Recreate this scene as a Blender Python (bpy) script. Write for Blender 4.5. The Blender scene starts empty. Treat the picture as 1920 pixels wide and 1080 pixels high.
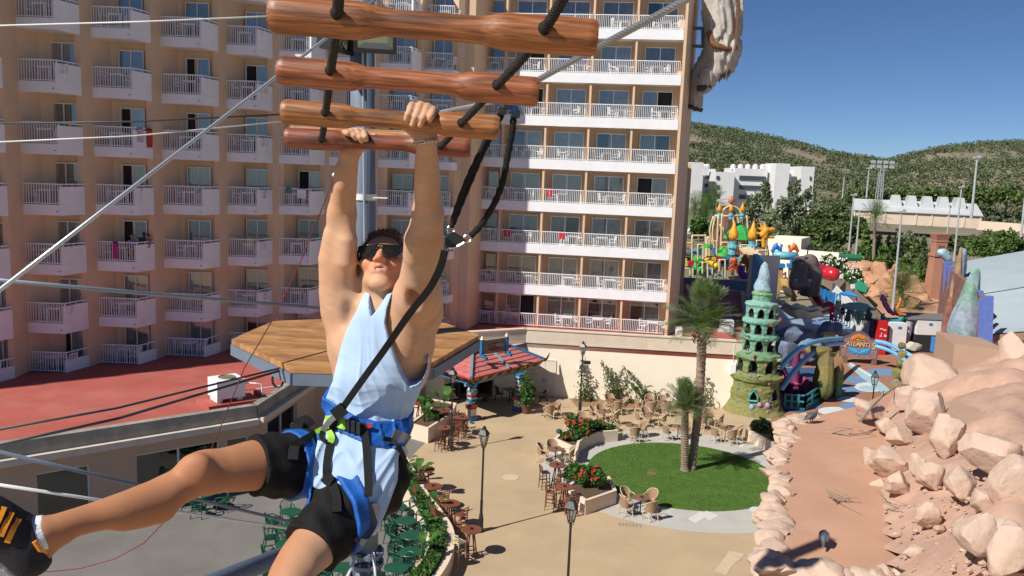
import bpy,bmesh,math,random
import numpy as np
from math import sin,cos,pi,radians,sqrt,atan2,hypot
from mathutils import Vector,Matrix,noise
random.seed(7);RNG=np.random.default_rng(7)
SC=bpy.context.scene
COL=SC.collection
EYE=Vector((0,0,14.0));FPX=1571.0
PITCH,ROLL=radians(7.9),radians(2.3)
FWD=Vector((0,cos(PITCH),-sin(PITCH)));_r=Vector((1,0,0));_u=Vector((0,sin(PITCH),cos(PITCH)))
RGT=_r*cos(ROLL)+_u*sin(ROLL);UPV=_u*cos(ROLL)-_r*sin(ROLL)
cd=bpy.data.cameras.new('camera');cam=bpy.data.objects.new('camera',cd);COL.objects.link(cam)
cd.sensor_width=36;cd.lens=36*FPX/1920;cd.clip_start=0.05;cd.clip_end=6000
M=Matrix((RGT,UPV,-FWD)).transposed().to_4x4();M.translation=EYE;cam.matrix_world=M
SC.camera=cam
SUN_EL=radians(43);SUN_TR=Vector((.805,.593,0))
world=bpy.data.worlds.new('World');SC.world=world;world.use_nodes=True
wn=world.node_tree.nodes;wl=world.node_tree.links
sky=wn.new('ShaderNodeTexSky');sky.sky_type='NISHITA';sky.sun_disc=False
sky.sun_elevation=SUN_EL;sky.sun_rotation=atan2(-SUN_TR.x,-SUN_TR.y)
sky.altitude=0;sky.air_density=.6;sky.dust_density=0.0;sky.ozone_density=8.0
wl.new(sky.outputs[0],wn['Background'].inputs[0]);wn['Background'].inputs[1].default_value=.065
sd=bpy.data.lights.new('sun','SUN');sun=bpy.data.objects.new('sun',sd);COL.objects.link(sun)
sd.energy=5.0;sd.angle=radians(.53);sd.color=(1.0,.945,.86)
sdir=Vector((SUN_TR.x*cos(SUN_EL),SUN_TR.y*cos(SUN_EL),-sin(SUN_EL)))
sun.rotation_euler=sdir.to_track_quat('-Z','Y').to_euler();sun.location=(-30,-22,40)
SC.view_settings.view_transform='Standard';SC.view_settings.look='None'
SC.view_settings.exposure=0.2;SC.view_settings.gamma=1.0;SC.view_settings.use_curve_mapping=False
SC.cycles.max_bounces=6;SC.cycles.transparent_max_bounces=16
def ray(x,y):return FWD*FPX+RGT*(x-960)-UPV*(y-540)
def at(x,y,Y):
 d=ray(x,y);return EYE+d*(Y/d.y)
def gz(x,y,z=0.0):
 d=ray(x,y);return EYE+d*((z-EYE.z)/d.z)
def V(*a):return Vector(a)
_mats={}
def rgb(c):return(c[0],c[1],c[2],1)
def mat(name,col,rough=.7,var=.12,scale=3.0,bump=0.0,bscale=None,metal=0.0,col2=None,spec=.5,detail=4,sheen=0.0,stain=0.0,stain_col=None,stain_scale=.35,coat=0.0):
 """procedural surface: base colour broken by two noises, fine relief, optional stains"""
 if name in _mats:return _mats[name]
 m=bpy.data.materials.new(name);m.use_nodes=True;nt=m.node_tree;N=nt.nodes;L=nt.links
 b=N['Principled BSDF'];b.inputs['Roughness'].default_value=rough;b.inputs['Metallic'].default_value=metal
 b.inputs['Specular IOR Level'].default_value=spec
 if sheen:b.inputs['Sheen Weight'].default_value=sheen
 if coat:b.inputs['Coat Weight'].default_value=coat;b.inputs['Coat Roughness'].default_value=.08
 tc=N.new('ShaderNodeTexCoord')
 nz=N.new('ShaderNodeTexNoise');nz.inputs['Scale'].default_value=scale;nz.inputs['Detail'].default_value=detail;nz.inputs['Roughness'].default_value=.6
 L.new(tc.outputs['Object'],nz.inputs['Vector'])
 cr=N.new('ShaderNodeValToRGB')
 c2=col2 if col2 else tuple(min(1,c*(1+var)) for c in col);c1=tuple(c*(1-var) for c in col) if not col2 else col
 cr.color_ramp.elements[0].position=.3;cr.color_ramp.elements[0].color=rgb(c1)
 cr.color_ramp.elements[1].position=.7;cr.color_ramp.elements[1].color=rgb(c2)
 L.new(nz.outputs['Fac'],cr.inputs['Fac']);out=cr.outputs['Color']
 if stain:
  n2=N.new('ShaderNodeTexNoise');n2 .inputs['Scale'].default_value=stain_scale;n2 .inputs['Detail'].default_value=8;n2 .inputs['Roughness'].default_value=.65
  L.new(tc.outputs['Object'],n2 .inputs['Vector'])
  r2=N.new('ShaderNodeValToRGB');r2 .color_ramp.elements[0].position=.48;r2 .color_ramp.elements[1].position=.72
  r2 .color_ramp.elements[0].color=(0,0,0,1);r2 .color_ramp.elements[1].color=(stain,stain,stain,1)
  L.new(n2 .outputs['Fac'],r2 .inputs['Fac'])
  mx=N.new('ShaderNodeMixRGB');mx.inputs['Color2'].default_value=rgb(stain_col if stain_col else tuple(c*.55 for c in col))
  L.new(r2 .outputs['Color'],mx.inputs['Fac']);L.new(out,mx.inputs['Color1']);out=mx.outputs['Color']
 L.new(out,b.inputs['Base Color'])
 if bump:
  n3=N.new('ShaderNodeTexNoise');n3 .inputs['Scale'].default_value=bscale or scale*8;n3 .inputs['Detail'].default_value=6
  L.new(tc.outputs['Object'],n3 .inputs['Vector'])
  bp=N.new('ShaderNodeBump');bp.inputs['Strength'].default_value=bump;bp.inputs['Distance'].default_value=.02
  L.new(n3 .outputs['Fac'],bp.inputs['Height']);L.new(bp.outputs['Normal'],b.inputs['Normal'])
 _mats[name]=m;return m
def glass(name,tint=(.75,.82,.85),gloss=.13,rough=.03):
 if name in _mats:return _mats[name]
 m=bpy.data.materials.new(name);m.use_nodes=True;N=m.node_tree.nodes;L=m.node_tree.links
 N.remove(N['Principled BSDF']);o=N['Material Output']
 t=N.new('ShaderNodeBsdfTransparent');t.inputs[0].default_value=rgb(tint)
 g=N.new('ShaderNodeBsdfGlossy');g.inputs['Roughness'].default_value=rough;g.inputs[0].default_value=(1,1,1,1)
 fr=N.new('ShaderNodeLayerWeight');fr.inputs[0].default_value=.25
 mp=N.new('ShaderNodeMapRange');mp.inputs[3].default_value=gloss;mp.inputs[4].default_value=.95
 L.new(fr.outputs['Fresnel'],mp.inputs[0])
 mx=N.new('ShaderNodeMixShader');L.new(mp.outputs[0],mx.inputs[0]);L.new(t.outputs[0],mx.inputs[1]);L.new(g.outputs[0],mx.inputs[2])
 L.new(mx.outputs[0],o.inputs[0]);_mats[name]=m;return m
def frame_from(d):
 d=Vector(d).normalized();a=Vector((0,0,1)) if abs(d.z)<.95 else Vector((1,0,0))
 x=a.cross(d).normalized();return x,d.cross(x),d
class MB:
 def __init__(s):s.v=[];s.f=[];s.m=[];s.mi=0
 def add(s,vs,fs):
  b=len(s.v);s.v+=[tuple(v) for v in vs]
  for f in fs:s.f.append(tuple(i+b for i in f));s.m.append(s.mi)
  return s
 def boxx(s,c,ax,ay,az):
  c=Vector(c);ax,ay,az=Vector(ax),Vector(ay),Vector(az)
  vs=[c+ax*i+ay*j+az*k for k in(-1,1) for j in(-1,1) for i in(-1,1)]
  return s.add(vs,[(0,2,3,1),(4,5,7,6),(0,1,5,4),(2,6,7,3),(0,4,6,2),(1,3,7,5)])
 def box(s,c,d,rz=0.0):
  ca,sa=cos(rz),sin(rz)
  return s.boxx(c,(ca*d[0]/2,sa*d[0]/2,0),(-sa*d[1]/2,ca*d[1]/2,0),(0,0,d[2]/2))
 def bar(s,a,b,w,h=None,up=None):
  a,b=Vector(a),Vector(b);h=h or w;d=b-a
  if up is None:x,y,z=frame_from(d)
  else:
   z=d.normalized();x=Vector(up).cross(z).normalized();y=z.cross(x)
  return s.boxx((a+b)/2,x*w/2,y*h/2,d/2)
 def tube(s,pts,r,n=6,cap=True,closed=False):
  pts=[Vector(p) for p in pts];k=len(pts);rs=r if isinstance(r,(list,tuple)) else[r]*k
  vs=[];px=None
  for i,p in enumerate(pts):
   if closed:d=pts[(i+1)%k]-pts[i-1]
   else:d=pts[min(i+1,k-1)]-pts[max(i-1,0)]
   if d.length<1e-9:d=Vector((0,0,1))
   d.normalize()
   if px is None:x,y,_=frame_from(d)
   else:
    x=px-d*px.dot(d)
    x=x.normalized() if x.length>1e-6 else frame_from(d)[0]
    y=d.cross(x)
   px=x
   vs+=[p+(x*cos(2*pi*j/n)+y*sin(2*pi*j/n))*rs[i] for j in range(n)]
  fs=[]
  for i in range(k if closed else k-1):
   i2=(i+1)%k
   fs+=[(i*n+j,i*n+(j+1)%n,i2*n+(j+1)%n,i2*n+j) for j in range(n)]
  if cap and not closed:fs+=[tuple(range(n-1,-1,-1)),tuple((k-1)*n+j for j in range(n))]
  return s.add(vs,fs)
 def lathe(s,prof,c=(0,0,0),n=12,axis=(0,0,1),sx=1.0):
  c=Vector(c);x,y,z=frame_from(axis) if tuple(axis)!=(0,0,1) else(Vector((1,0,0)),Vector((0,1,0)),Vector((0,0,1)))
  vs=[]
  for r,h in prof:vs+=[c+x*(r*cos(2*pi*j/n)*sx)+y*(r*sin(2*pi*j/n))+z*h for j in range(n)]
  k=len(prof)
  fs=[(i*n+j,i*n+(j+1)%n,(i+1)*n+(j+1)%n,(i+1)*n+j) for i in range(k-1) for j in range(n)]
  if prof[0][0]>1e-5:fs.append(tuple(range(n-1,-1,-1)))
  if prof[-1][0]>1e-5:fs.append(tuple((k-1)*n+j for j in range(n)))
  return s.add(vs,fs)
 def prism(s,poly,z0,z1):
  n=len(poly);vs=[(p[0],p[1],z0) for p in poly]+[(p[0],p[1],z1) for p in poly]
  a=sum(poly[i][0]*poly[(i+1)%n][1]-poly[(i+1)%n][0]*poly[i][1] for i in range(n))
  fs=[tuple(range(n-1,-1,-1)),tuple(range(n,2*n))]+[(i,(i+1)%n,n+(i+1)%n,n+i) for i in range(n)]
  if a<0:fs=[tuple(reversed(f)) for f in fs]
  return s.add(vs,fs)
 def ell(s,c,r,n=10,m=7,amp=0.0,fr=2.0,seed=0,rot=None,squash=0.0):
  c=Vector(c);vs=[];r=(r,r,r) if not hasattr(r,'__len__') else r
  for i in range(m+1):
   t=pi*i/m
   for j in range(n):
    d=Vector((sin(t)*cos(2*pi*j/n),sin(t)*sin(2*pi*j/n),-cos(t)))
    k=1+(amp*noise.noise(d*fr+Vector((seed*3.1,seed*1.7,0))) if amp else 0)
    p=Vector((d.x*r[0]*k,d.y*r[1]*k,d.z*r[2]*k))
    if rot:p=rot@p
    vs.append(c+p)
  fs=[(i*n+j,i*n+(j+1)%n,(i+1)*n+(j+1)%n,(i+1)*n+j) for i in range(m) for j in range(n)]
  return s.add(vs,fs)
 def build(s,name,mats,parent=None,off=None,smooth=False):
  me=bpy.data.meshes.new(name);o=Vector(off) if off is not None else None
  vs=s.v if o is None else[(v[0]-o.x,v[1]-o.y,v[2]-o.z) for v in s.v]
  me.from_pydata(vs,[],s.f)
  if not isinstance(mats,(list,tuple)):mats=[mats]
  for m in mats:me.materials.append(m)
  if len(mats)>1:me.polygons.foreach_set('material_index',s.m)
  if smooth:me.polygons.foreach_set('use_smooth',[True]*len(s.f))
  me.update();return link(name,me,parent)
def link(name,me,parent=None):
 ob=bpy.data.objects.new(name,me);COL.objects.link(ob)
 if parent is not None:ob.parent=parent
 return ob
def npmesh(name,vs,fs,mats,parent=None,smooth=True,tint=None,mi=None):
 """numpy verts + quads"""
 me=bpy.data.meshes.new(name);vs=np.asarray(vs,np.float32);fs=np.asarray(fs,np.int32);k=fs.shape[1]
 me.vertices.add(len(vs));me.vertices.foreach_set('co',vs.ravel())
 me.loops.add(fs.size);me.loops.foreach_set('vertex_index',fs.ravel())
 me.polygons.add(len(fs));me.polygons.foreach_set('loop_start',np.arange(0,fs.size,k,dtype=np.int32))
 me.polygons.foreach_set('loop_total',np.full(len(fs),k,np.int32))
 me.polygons.foreach_set('use_smooth',np.full(len(fs),smooth,bool))
 for m in(mats if isinstance(mats,(list,tuple)) else[mats]):me.materials.append(m)
 if mi is not None:me.polygons.foreach_set('material_index',np.asarray(mi,np.int32))
 me.update();me.validate()
 if tint is not None:
  a=me.color_attributes.new('tint','FLOAT_COLOR','POINT')
  t=np.ones((len(vs),4),np.float32);t[:,:tint.shape[1]]=tint;a.data.foreach_set('color',t.ravel())
 return link(name,me,parent)
def tag(o,label=None,cat=None,group=None,kind=None):
 if label:o['label']=label
 if cat:o['category']=cat
 if group:o['group']=group
 if kind:o['kind']=kind
 return o
def root(name,loc,label,cat,group=None,rz=0.0):
 o=bpy.data.objects.new(name,None);COL.objects.link(o);o.location=loc;o.rotation_euler=(0,0,rz);o.empty_display_size=.2
 return tag(o,label,cat,group)
def copy_tree(o,parent=None):
 c=o.copy();COL.objects.link(c)
 if parent is not None:c.parent=parent
 for ch in o.children:copy_tree(ch,c)
 return c
def dup(o,loc,rz=0.0,label=None,sc=None):
 c=copy_tree(o);c.location=loc;c.rotation_euler=(0,0,rz)
 if sc:c.scale=(sc,sc,sc) if not hasattr(sc,'__len__') else sc
 if label:c['label']=label
 return c
def struct(mb,name,m,smooth=False):
 return tag(mb.build(name,m,smooth=smooth),kind='structure')
def leaves(name,pts,size,mats,parent=None,up=.3,aspect=1.6,dirs=None,off=None,jit=.4):
 """one leaf-sized quad at each point"""
 P=np.asarray(pts,np.float32);n=len(P)
 if off is not None:P=P-np.array(off,np.float32)
 d=RNG.normal(size=(n,3)).astype(np.float32) if dirs is None else np.asarray(dirs,np.float32)+RNG.normal(scale=jit,size=(n,3)).astype(np.float32)
 d[:,2]+=up;d/=np.linalg.norm(d,axis=1)[:,None]+1e-6
 q=RNG.normal(size=(n,3)).astype(np.float32);x=np.cross(d,q);x/=np.linalg.norm(x,axis=1)[:,None]+1e-6
 s=(size*RNG.uniform(.6,1.35,n).astype(np.float32))[:,None]
 nn=np.cross(x,d)
 a=P-d*s*aspect*.5;b=P+x*s*.5+nn*s*.12;c=P+d*s*aspect*.5;e=P-x*s*.5+nn*s*.12
 vs=np.stack([a,b,c,e],1).reshape(-1,3);fs=np.arange(4*n).reshape(-1,4)
 mi=RNG.integers(0,len(mats),n) if isinstance(mats,(list,tuple)) else None
 return npmesh(name,vs,fs,mats,parent,smooth=False,mi=mi)
def leafmat(name,col,var=.35,trans=.25):
 if name in _mats:return _mats[name]
 m=mat(name,col,rough=.55,var=var,scale=2.2,spec=.35);N=m.node_tree.nodes;L=m.node_tree.links
 b=N['Principled BSDF'];t=N.new('ShaderNodeBsdfTranslucent');t.inputs[0].default_value=(col[0]*1.3,col[1]*1.5,col[2]*.7,1)
 mx=N.new('ShaderNodeMixShader');mx.inputs[0].default_value=trans;o=N['Material Output']
 L.new(b.outputs[0],mx.inputs[1]);L.new(t.outputs[0],mx.inputs[2]);L.new(mx.outputs[0],o.inputs[0]);return m
def text_mesh(name,body,size,m,parent,M4,extrude=.02,off=None):
 cu=bpy.data.curves.new('lettering','FONT');cu.body=body;cu.size=size;cu.extrude=extrude;cu.align_x='CENTER';cu.align_y='CENTER';cu.resolution_u=2
 ob=bpy.data.objects.new('lettering_source',cu);COL.objects.link(ob)
 dg=bpy.context.evaluated_depsgraph_get();me=bpy.data.meshes.new_from_object(ob.evaluated_get(dg))
 bpy.data.objects.remove(ob);bpy.data.curves.remove(cu)
 me.transform(M4);me.materials.clear();me.materials.append(m);me.name=name
 return link(name,me,parent)
ORD=['lowest','second','third','fourth','fifth','sixth','seventh','eighth','ninth','tenth']
NTH=['first','second','third','fourth','fifth','sixth','seventh','eighth','ninth','tenth']
WHITE=mat('white_paint',(.82,.835,.86),.6,.04,1.5,stain=.18,stain_col=(.60,.61,.62),stain_scale=.8)
BEIGE=mat('beige_render',(.70,.51,.345),.85,.05,.8,bump=.15,bscale=30,stain=.3,stain_col=(.59,.43,.29),stain_scale=.5)
CREAM=mat('cream_render',(.91,.815,.66),.85,.04,.6,bump=.15,bscale=25,stain=.35,stain_col=(.82,.71,.55),stain_scale=.45)
ALU=mat('white_aluminium',(.75,.76,.77),.4,.05)
PLASTIC=mat('white_plastic',(.82,.82,.80),.4,.04)
BLACKIRON=mat('black_iron',(.02,.021,.024),.4,.3,8)
GALV=mat('galvanised_steel',(.135,.175,.235),.65,.18,4,stain=.5,stain_col=(.095,.125,.175),stain_scale=2)
STEEL=mat('steel_wire',(.55,.58,.60),.35,.15,20,metal=.9)
REDROOF=mat('red_roof_coating',(.40,.095,.075),.75,.12,.5,bump=.2,bscale=12,stain=.55,stain_col=(.47,.19,.155),stain_scale=.4)
CURTAIN=mat('curtain_cloth',(.36,.36,.34),.9,.15,3)
DARK=mat('dark_paint_and_shade',(.02,.02,.022),.9,.2)  # near-black; also stands in for shade in rooms and carved windows
GLASS=glass('door_glass')
class SDF:
 """signed distance on a grid; each primitive only touches its own box"""
 def __init__(s,lo,hi,h):
  s.lo=np.array(lo,np.float32);s.h=h;s.n=np.ceil((np.array(hi)-s.lo)/h).astype(int)+1;s.D=np.full(tuple(s.n),.25,np.float32)
 def sub(s,lo,hi):
  a=np.clip(np.floor((np.array(lo)-s.lo)/s.h).astype(int),0,s.n);b=np.clip(np.ceil((np.array(hi)-s.lo)/s.h).astype(int)+1,0,s.n)
  if(b<=a).any():return None,None
  ax=[s.lo[i]+s.h*np.arange(a[i],b[i],dtype=np.float32) for i in range(3)]
  return(slice(a[0],b[0]),slice(a[1],b[1]),slice(a[2],b[2])),np.meshgrid(*ax,indexing='ij',sparse=True)
 def mix(s,sl,d,k,op):
  A=s.D[sl]
  if op=='add':
   if k>0:hh=np.maximum(k-np.abs(A-d),0)/k;s.D[sl]=np.minimum(A,d)-hh*hh*k*.25
   else:s.D[sl]=np.minimum(A,d)
  else:
   if k>0:hh=np.maximum(k-np.abs(A+d),0)/k;s.D[sl]=np.maximum(A,-d)+hh*hh*k*.25
   else:s.D[sl]=np.maximum(A,-d)
 def cone(s,a,b,r1,r2,k=.02,op='add',flat=None):
  a=np.array(a,np.float32);b=np.array(b,np.float32);m=max(r1,r2)+k+.03
  sl,g=s.sub(np.minimum(a,b)-m,np.maximum(a,b)+m)
  if sl is None:return s
  ba=b-a;L2=float(ba@ba)+1e-9;P=[g[i]-a[i] for i in range(3)]
  t=np.clip((P[0]*ba[0]+P[1]*ba[1]+P[2]*ba[2])/L2,0,1)
  Q=[P[i]-t*ba[i] for i in range(3)]
  if flat is not None:
   f=np.array(flat[0],np.float32);f=f/np.linalg.norm(f);c=Q[0]*f[0]+Q[1]*f[1]+Q[2]*f[2];e=c*(flat[1]-1);Q=[Q[i]+e*f[i] for i in range(3)]
  d=np.sqrt(Q[0]**2+Q[1]**2+Q[2]**2)-(r1+(r2-r1)*t);s.mix(sl,d.astype(np.float32),k,op);return s
 def chain(s,pts,k=.02):
  P=[np.array(p[0],np.float32) for p in pts];R=[p[1] for p in pts];m=max(R)+k+.03
  sl,g=s.sub(np.min(P,0)-m,np.max(P,0)+m)
  if sl is None:return s
  D=None
  for a,b,r1,r2 in zip(P[:-1],P[1:],R[:-1],R[1:]):
   ba=b-a;L2=float(ba@ba)+1e-9;Q=[g[i]-a[i] for i in range(3)];t=np.clip((Q[0]*ba[0]+Q[1]*ba[1]+Q[2]*ba[2])/L2,0,1)
   d=np.sqrt((Q[0]-t*ba[0])**2+(Q[1]-t*ba[1])**2+(Q[2]-t*ba[2])**2)-(r1+(r2-r1)*t)
   if D is None:D=d
   else:hh=np.maximum(.004-np.abs(D-d),0)/.004;D=np.minimum(D,d)-hh*hh*.0005
  s.mix(sl,D.astype(np.float32),k,'add');return s
 def ell(s,c,r,R=None,k=.02,op='add'):
  c=np.array(c,np.float32);r=np.array(r,np.float32);m=float(r.max())+k+.03
  sl,g=s.sub(c-m,c+m)
  if sl is None:return s
  P=[g[i]-c[i] for i in range(3)]
  if R is not None:P=[P[0]*R[0][i]+P[1]*R[1][i]+P[2]*R[2][i] for i in range(3)]
  q=np.sqrt((P[0]/r[0])**2+(P[1]/r[1])**2+(P[2]/r[2])**2);q2=np.sqrt((P[0]/r[0]**2)**2+(P[1]/r[1]**2)**2+(P[2]/r[2]**2)**2)+1e-6
  s.mix(sl,(q*(q-1)/q2).astype(np.float32),k,op);return s
 def mesh(s):
  D=s.D;ins=D<0;n=D.shape
  c=np.zeros((n[0]-1,n[1]-1,n[2]-1),np.uint8)
  for i in(0,1):
   for j in(0,1):
    for k in(0,1):c+=ins[i:n[0]-1+i,j:n[1]-1+j,k:n[2]-1+k]
  act=(c>0)&(c<8);I=np.argwhere(act).astype(np.int32);idx=np.full(act.shape,-1,np.int32);idx[act]=np.arange(len(I),dtype=np.int32)
  acc=np.zeros((len(I),3),np.float32);cnt=np.zeros(len(I),np.float32)
  cor=[(i,j,k) for i in(0,1) for j in(0,1) for k in(0,1)]
  val={o:D[I[:,0]+o[0],I[:,1]+o[1],I[:,2]+o[2]] for o in cor}
  for a in cor:
   for ax in range(3):
    if a[ax]:continue
    b=list(a);b[ax]=1;b=tuple(b);va,vb=val[a],val[b];m=(va<0)!=(vb<0);t=np.where(m,va/np.where(m,va-vb,1),0)
    for q in range(3):acc[:,q]+=np.where(m,a[q]+(t if q==ax else 0),0)
    cnt+=m
  vs=(I+acc/np.maximum(cnt,1)[:,None])*s.h+s.lo;fs=[]
  for ax in range(3):
   u,w=[(1,2),(2,0),(0,1)][ax];sl0=[slice(1,-1)]*3;sl1=[slice(1,-1)]*3;sl0[ax]=slice(0,-1);sl1[ax]=slice(1,None)
   A,B=ins[tuple(sl0)],ins[tuple(sl1)];E=np.argwhere(A!=B).astype(np.int32)
   if not len(E):continue
   flip=A[tuple(E.T)];off=np.ones(3,np.int32);off[ax]=0;E=E+off
   def ci(du,dw):q=E.copy();q[:,u]-=du;q[:,w]-=dw;return idx[q[:,0],q[:,1],q[:,2]]
   F=np.stack([ci(1,1),ci(0,1),ci(0,0),ci(1,0)],1);F[~flip]=F[~flip][:,::-1];fs.append(F)
  fs=np.concatenate(fs);fs=fs[(fs>=0).all(1)]
  return vs.astype(np.float32),fs
def axes(x,z):
 """right-handed axes with given x and approximate z, as columns"""
 x=Vector(x).normalized();z=Vector(z);y=z.cross(x).normalized();z=x.cross(y);return[[x[i],y[i],z[i]] for i in range(3)]
def smooth_noise(P,f,seed=0):
 """cheap vectorised value built from sines, for folds and fur"""
 x,y,z=P[...,0]*f,P[...,1]*f,P[...,2]*f
 return(np.sin(x*1.7+y*1.1+seed)+np.sin(y*2.3-z*1.3+seed*2.1)+np.sin(z*1.9+x*.7+seed*.7)+np.sin(x*3.1-z*2.7+y*.9+seed))/4
def boulder(name,c,r,seed,m,label=None,cat=None,group=None,parent=None,cuts=14,sub=4,amp=.22,off=None):
 rg=random.Random(seed);bm=bmesh.new();bmesh.ops.create_icosphere(bm,subdivisions=sub,radius=1.0);c=Vector(c)
 pl=[]
 for _ in range(cuts):d=Vector((rg.gauss(0,1),rg.gauss(0,1),rg.gauss(0,.8))).normalized();pl.append((d,rg.uniform(.50,.82)))
 for v in bm.verts:
  p=v.co.copy();p*=1+amp*noise.noise(p*1.6+Vector((seed*2.3,seed,0)))
  for d,h in pl:
   e=p.dot(d)-h
   if e>0:p-=d*e*.92
  p*=1+.06*noise.noise(p*4+Vector((seed,0,0)))+.03*noise.noise(p*11)
  v.co=(p.x*r[0],p.y*r[1],p.z*r[2])
 me=bpy.data.meshes.new(name);bm.to_mesh(me);bm.free();me.materials.append(m)
 me.polygons.foreach_set('use_smooth',[True]*len(me.polygons));me.set_sharp_from_angle(angle=radians(32))
 o=link(name,me,parent);o.location=c if off is None else c-Vector(off);o.rotation_euler=(0,0,0)
 if label:tag(o,label,cat,group)
 return o
#  GROUND AND SETTING
def ground_mat():
 return mat('plaza_concrete',(.47,.355,.225),.85,.10,.35,bump=.12,bscale=18,detail=8,stain=.55,stain_col=(.36,.26,.165),stain_scale=.22,spec=.3)
g=MB();g.add([(-400,-60,0),(500,-60,0),(500,95,0),(-400,95,0)],[(0,1,2,3)]);struct(g,'plaza_ground',ground_mat())
GREYCON=mat('grey_concrete',(.18,.17,.158),.85,.14,.4,bump=.12,bscale=20,detail=8,stain=.5,stain_col=(.125,.12,.11),stain_scale=.5)
SMOOTHCON=mat('smooth_concrete',(.47,.455,.42),.8,.08,.7,bump=.08,bscale=20,detail=8,stain=.4,stain_col=(.36,.34,.31),stain_scale=.6)
gp=[gz(x,y) for x,y in((760,862),(772,828),(800,800),(840,770))]
poly=[(-40,0),(-5.4,20),(-3.4,26),(-3.0,30),(-3.6,33.5),(-4.4,36),(-4.75,38.4),(-4.4,40.5),(-3.8,43),(-4.6,47),(-12,47),(-40,40)]
g=MB();g.add([(x,y,.004) for x,y in poly],[tuple(range(len(poly)))]);struct(g,'grey_terrace_paving',GREYCON)
LC=Vector((8.55,38.65,0));LR=4.55
def disc(r0,r1,z,n=96,cx=LC.x,cy=LC.y):
 vs=[];fs=[]
 for i in range(n):
  a=2*pi*i/n;vs+=[(cx+r0*cos(a),cy+r0*sin(a),z),(cx+r1*cos(a),cy+r1*sin(a),z)]
 for i in range(n):
  j=(i+1)%n;fs.append((2*i,2*i+1,2*j+1,2*j))
 return vs,fs
g=MB();g.add(*disc(LR,6.75,.005));struct(g,'concrete_ring_path',SMOOTHCON)
LAWN=mat('lawn_soil',(.06,.135,.016),.95,.35,1.2,bump=.5,bscale=60,col2=(.10,.18,.028))
g=MB();vs,fs=disc(.001,LR-.004,.008);g.add(vs,fs);struct(g,'lawn',LAWN)
n=52000;a=RNG.uniform(0,2*pi,n);r=LR*.997*np.sqrt(RNG.uniform(0,1,n))
P=np.stack([LC.x+r*np.cos(a),LC.y+r*np.sin(a),np.full(n,.008)],1)
d=RNG.normal(scale=.35,size=(n,3));d[:,2]=1;h=RNG.uniform(.018,.045,n)[:,None]
th=RNG.uniform(0,2*pi,n);w=np.stack([np.cos(th),np.sin(th),0*th],1)*.011
vs=np.stack([P-w,P+w,P+d*h],1).reshape(-1,3)
GR=[leafmat('grass_blade',(.065,.155,.018),.3,.2),leafmat('grass_blade_pale',(.10,.185,.03),.3,.2)]
mi=(np.array([noise.noise(Vector((p[0]*.7,p[1]*1.3,0))) for p in P])+RNG.normal(scale=.35,size=n)>.12).astype(int)
tag(npmesh('grass',vs,np.arange(3*n).reshape(-1,3),GR,smooth=False,mi=mi),'short mown green grass of the round lawn','grass',kind='stuff')
def slab_at(pts,name,m,z,label,cat):
 vs=[gz(x,y) for x,y in pts];c=sum(vs,Vector())/len(vs)
 b=MB();b.prism([(v.x-c.x,v.y-c.y) for v in vs],.002,z);o=b.build(name,m);o.location=(c.x,c.y,0);return tag(o,label,cat)
COVER=mat('pale_cover',(.62,.60,.57),.7,.06)
slab_at([(1290,973),(1314,959),(1330,966),(1306,981)],'inspection_cover',COVER,.016,'pale square inspection cover, left one of the pair below the lawn','cover')
slab_at([(1312,966),(1324,958),(1348,967),(1332,976)],'inspection_cover',COVER,.014,'pale square inspection cover, right one of the pair below the lawn','cover')
slab_at([(1253,984),(1270,983),(1271,989),(1254,990)],'inspection_cover',SMOOTHCON,.012,'small grey inspection cover in the concrete ring','cover')
slab_at([(1376,832),(1386,822),(1398,826),(1392,840)],'paving_patch',COVER,.012,'pale paving patch beside the right hand flower planter','paving')
slab_at([(1340,1070),(1368,1033),(1396,1040),(1384,1052),(1376,1058),(1362,1078)],'paving_patch',mat('beige_patch',(.56,.45,.31),.85,.08),.010,'pale beige patch in the plaza paving near the rim','paving')
def round_cover(px,py,r,label,m=COVER):
 p=gz(px,py);b=MB();b.lathe([(r,.002),(r,.014),(r-.02,.018),(0,.018)],n=20);o=b.build('round_cover',m);o.location=(p.x,p.y,0);tag(o,label,'cover')
round_cover(1420,956,.33,'white round manhole cover on the ring beside the rocky rim')
round_cover(958,895,.38,'faint round cover in the open plaza paving',mat('beige_patch',(.56,.45,.31),.85,.08))
p=gz(1222,888);b=MB();b.lathe([(.22,.002),(.22,.02),(.19,.03),(0,.03)],n=14);o=b.build('soil_patch',mat('brown_soil',(.22,.12,.06),.95,.3,9,bump=.5));o.location=p;tag(o,'small bare brown patch with cap in the lawn','patch')
p=gz(1181,984);b=MB()
for i in range(7):
 for j in range(3):b.lathe([(.045,0),(.05,.012),(.032,.012),(.03,0)],c=(-.42+i*.14,-.13+j*.11,0),n=8)
o=b.build('drain_grate',mat('grate',(.42,.37,.30),.8));o.location=(p.x,p.y,.004);o.rotation_euler=(0,0,-.1);tag(o,'pierced drain grate at the edge of the concrete ring','grate')
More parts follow.
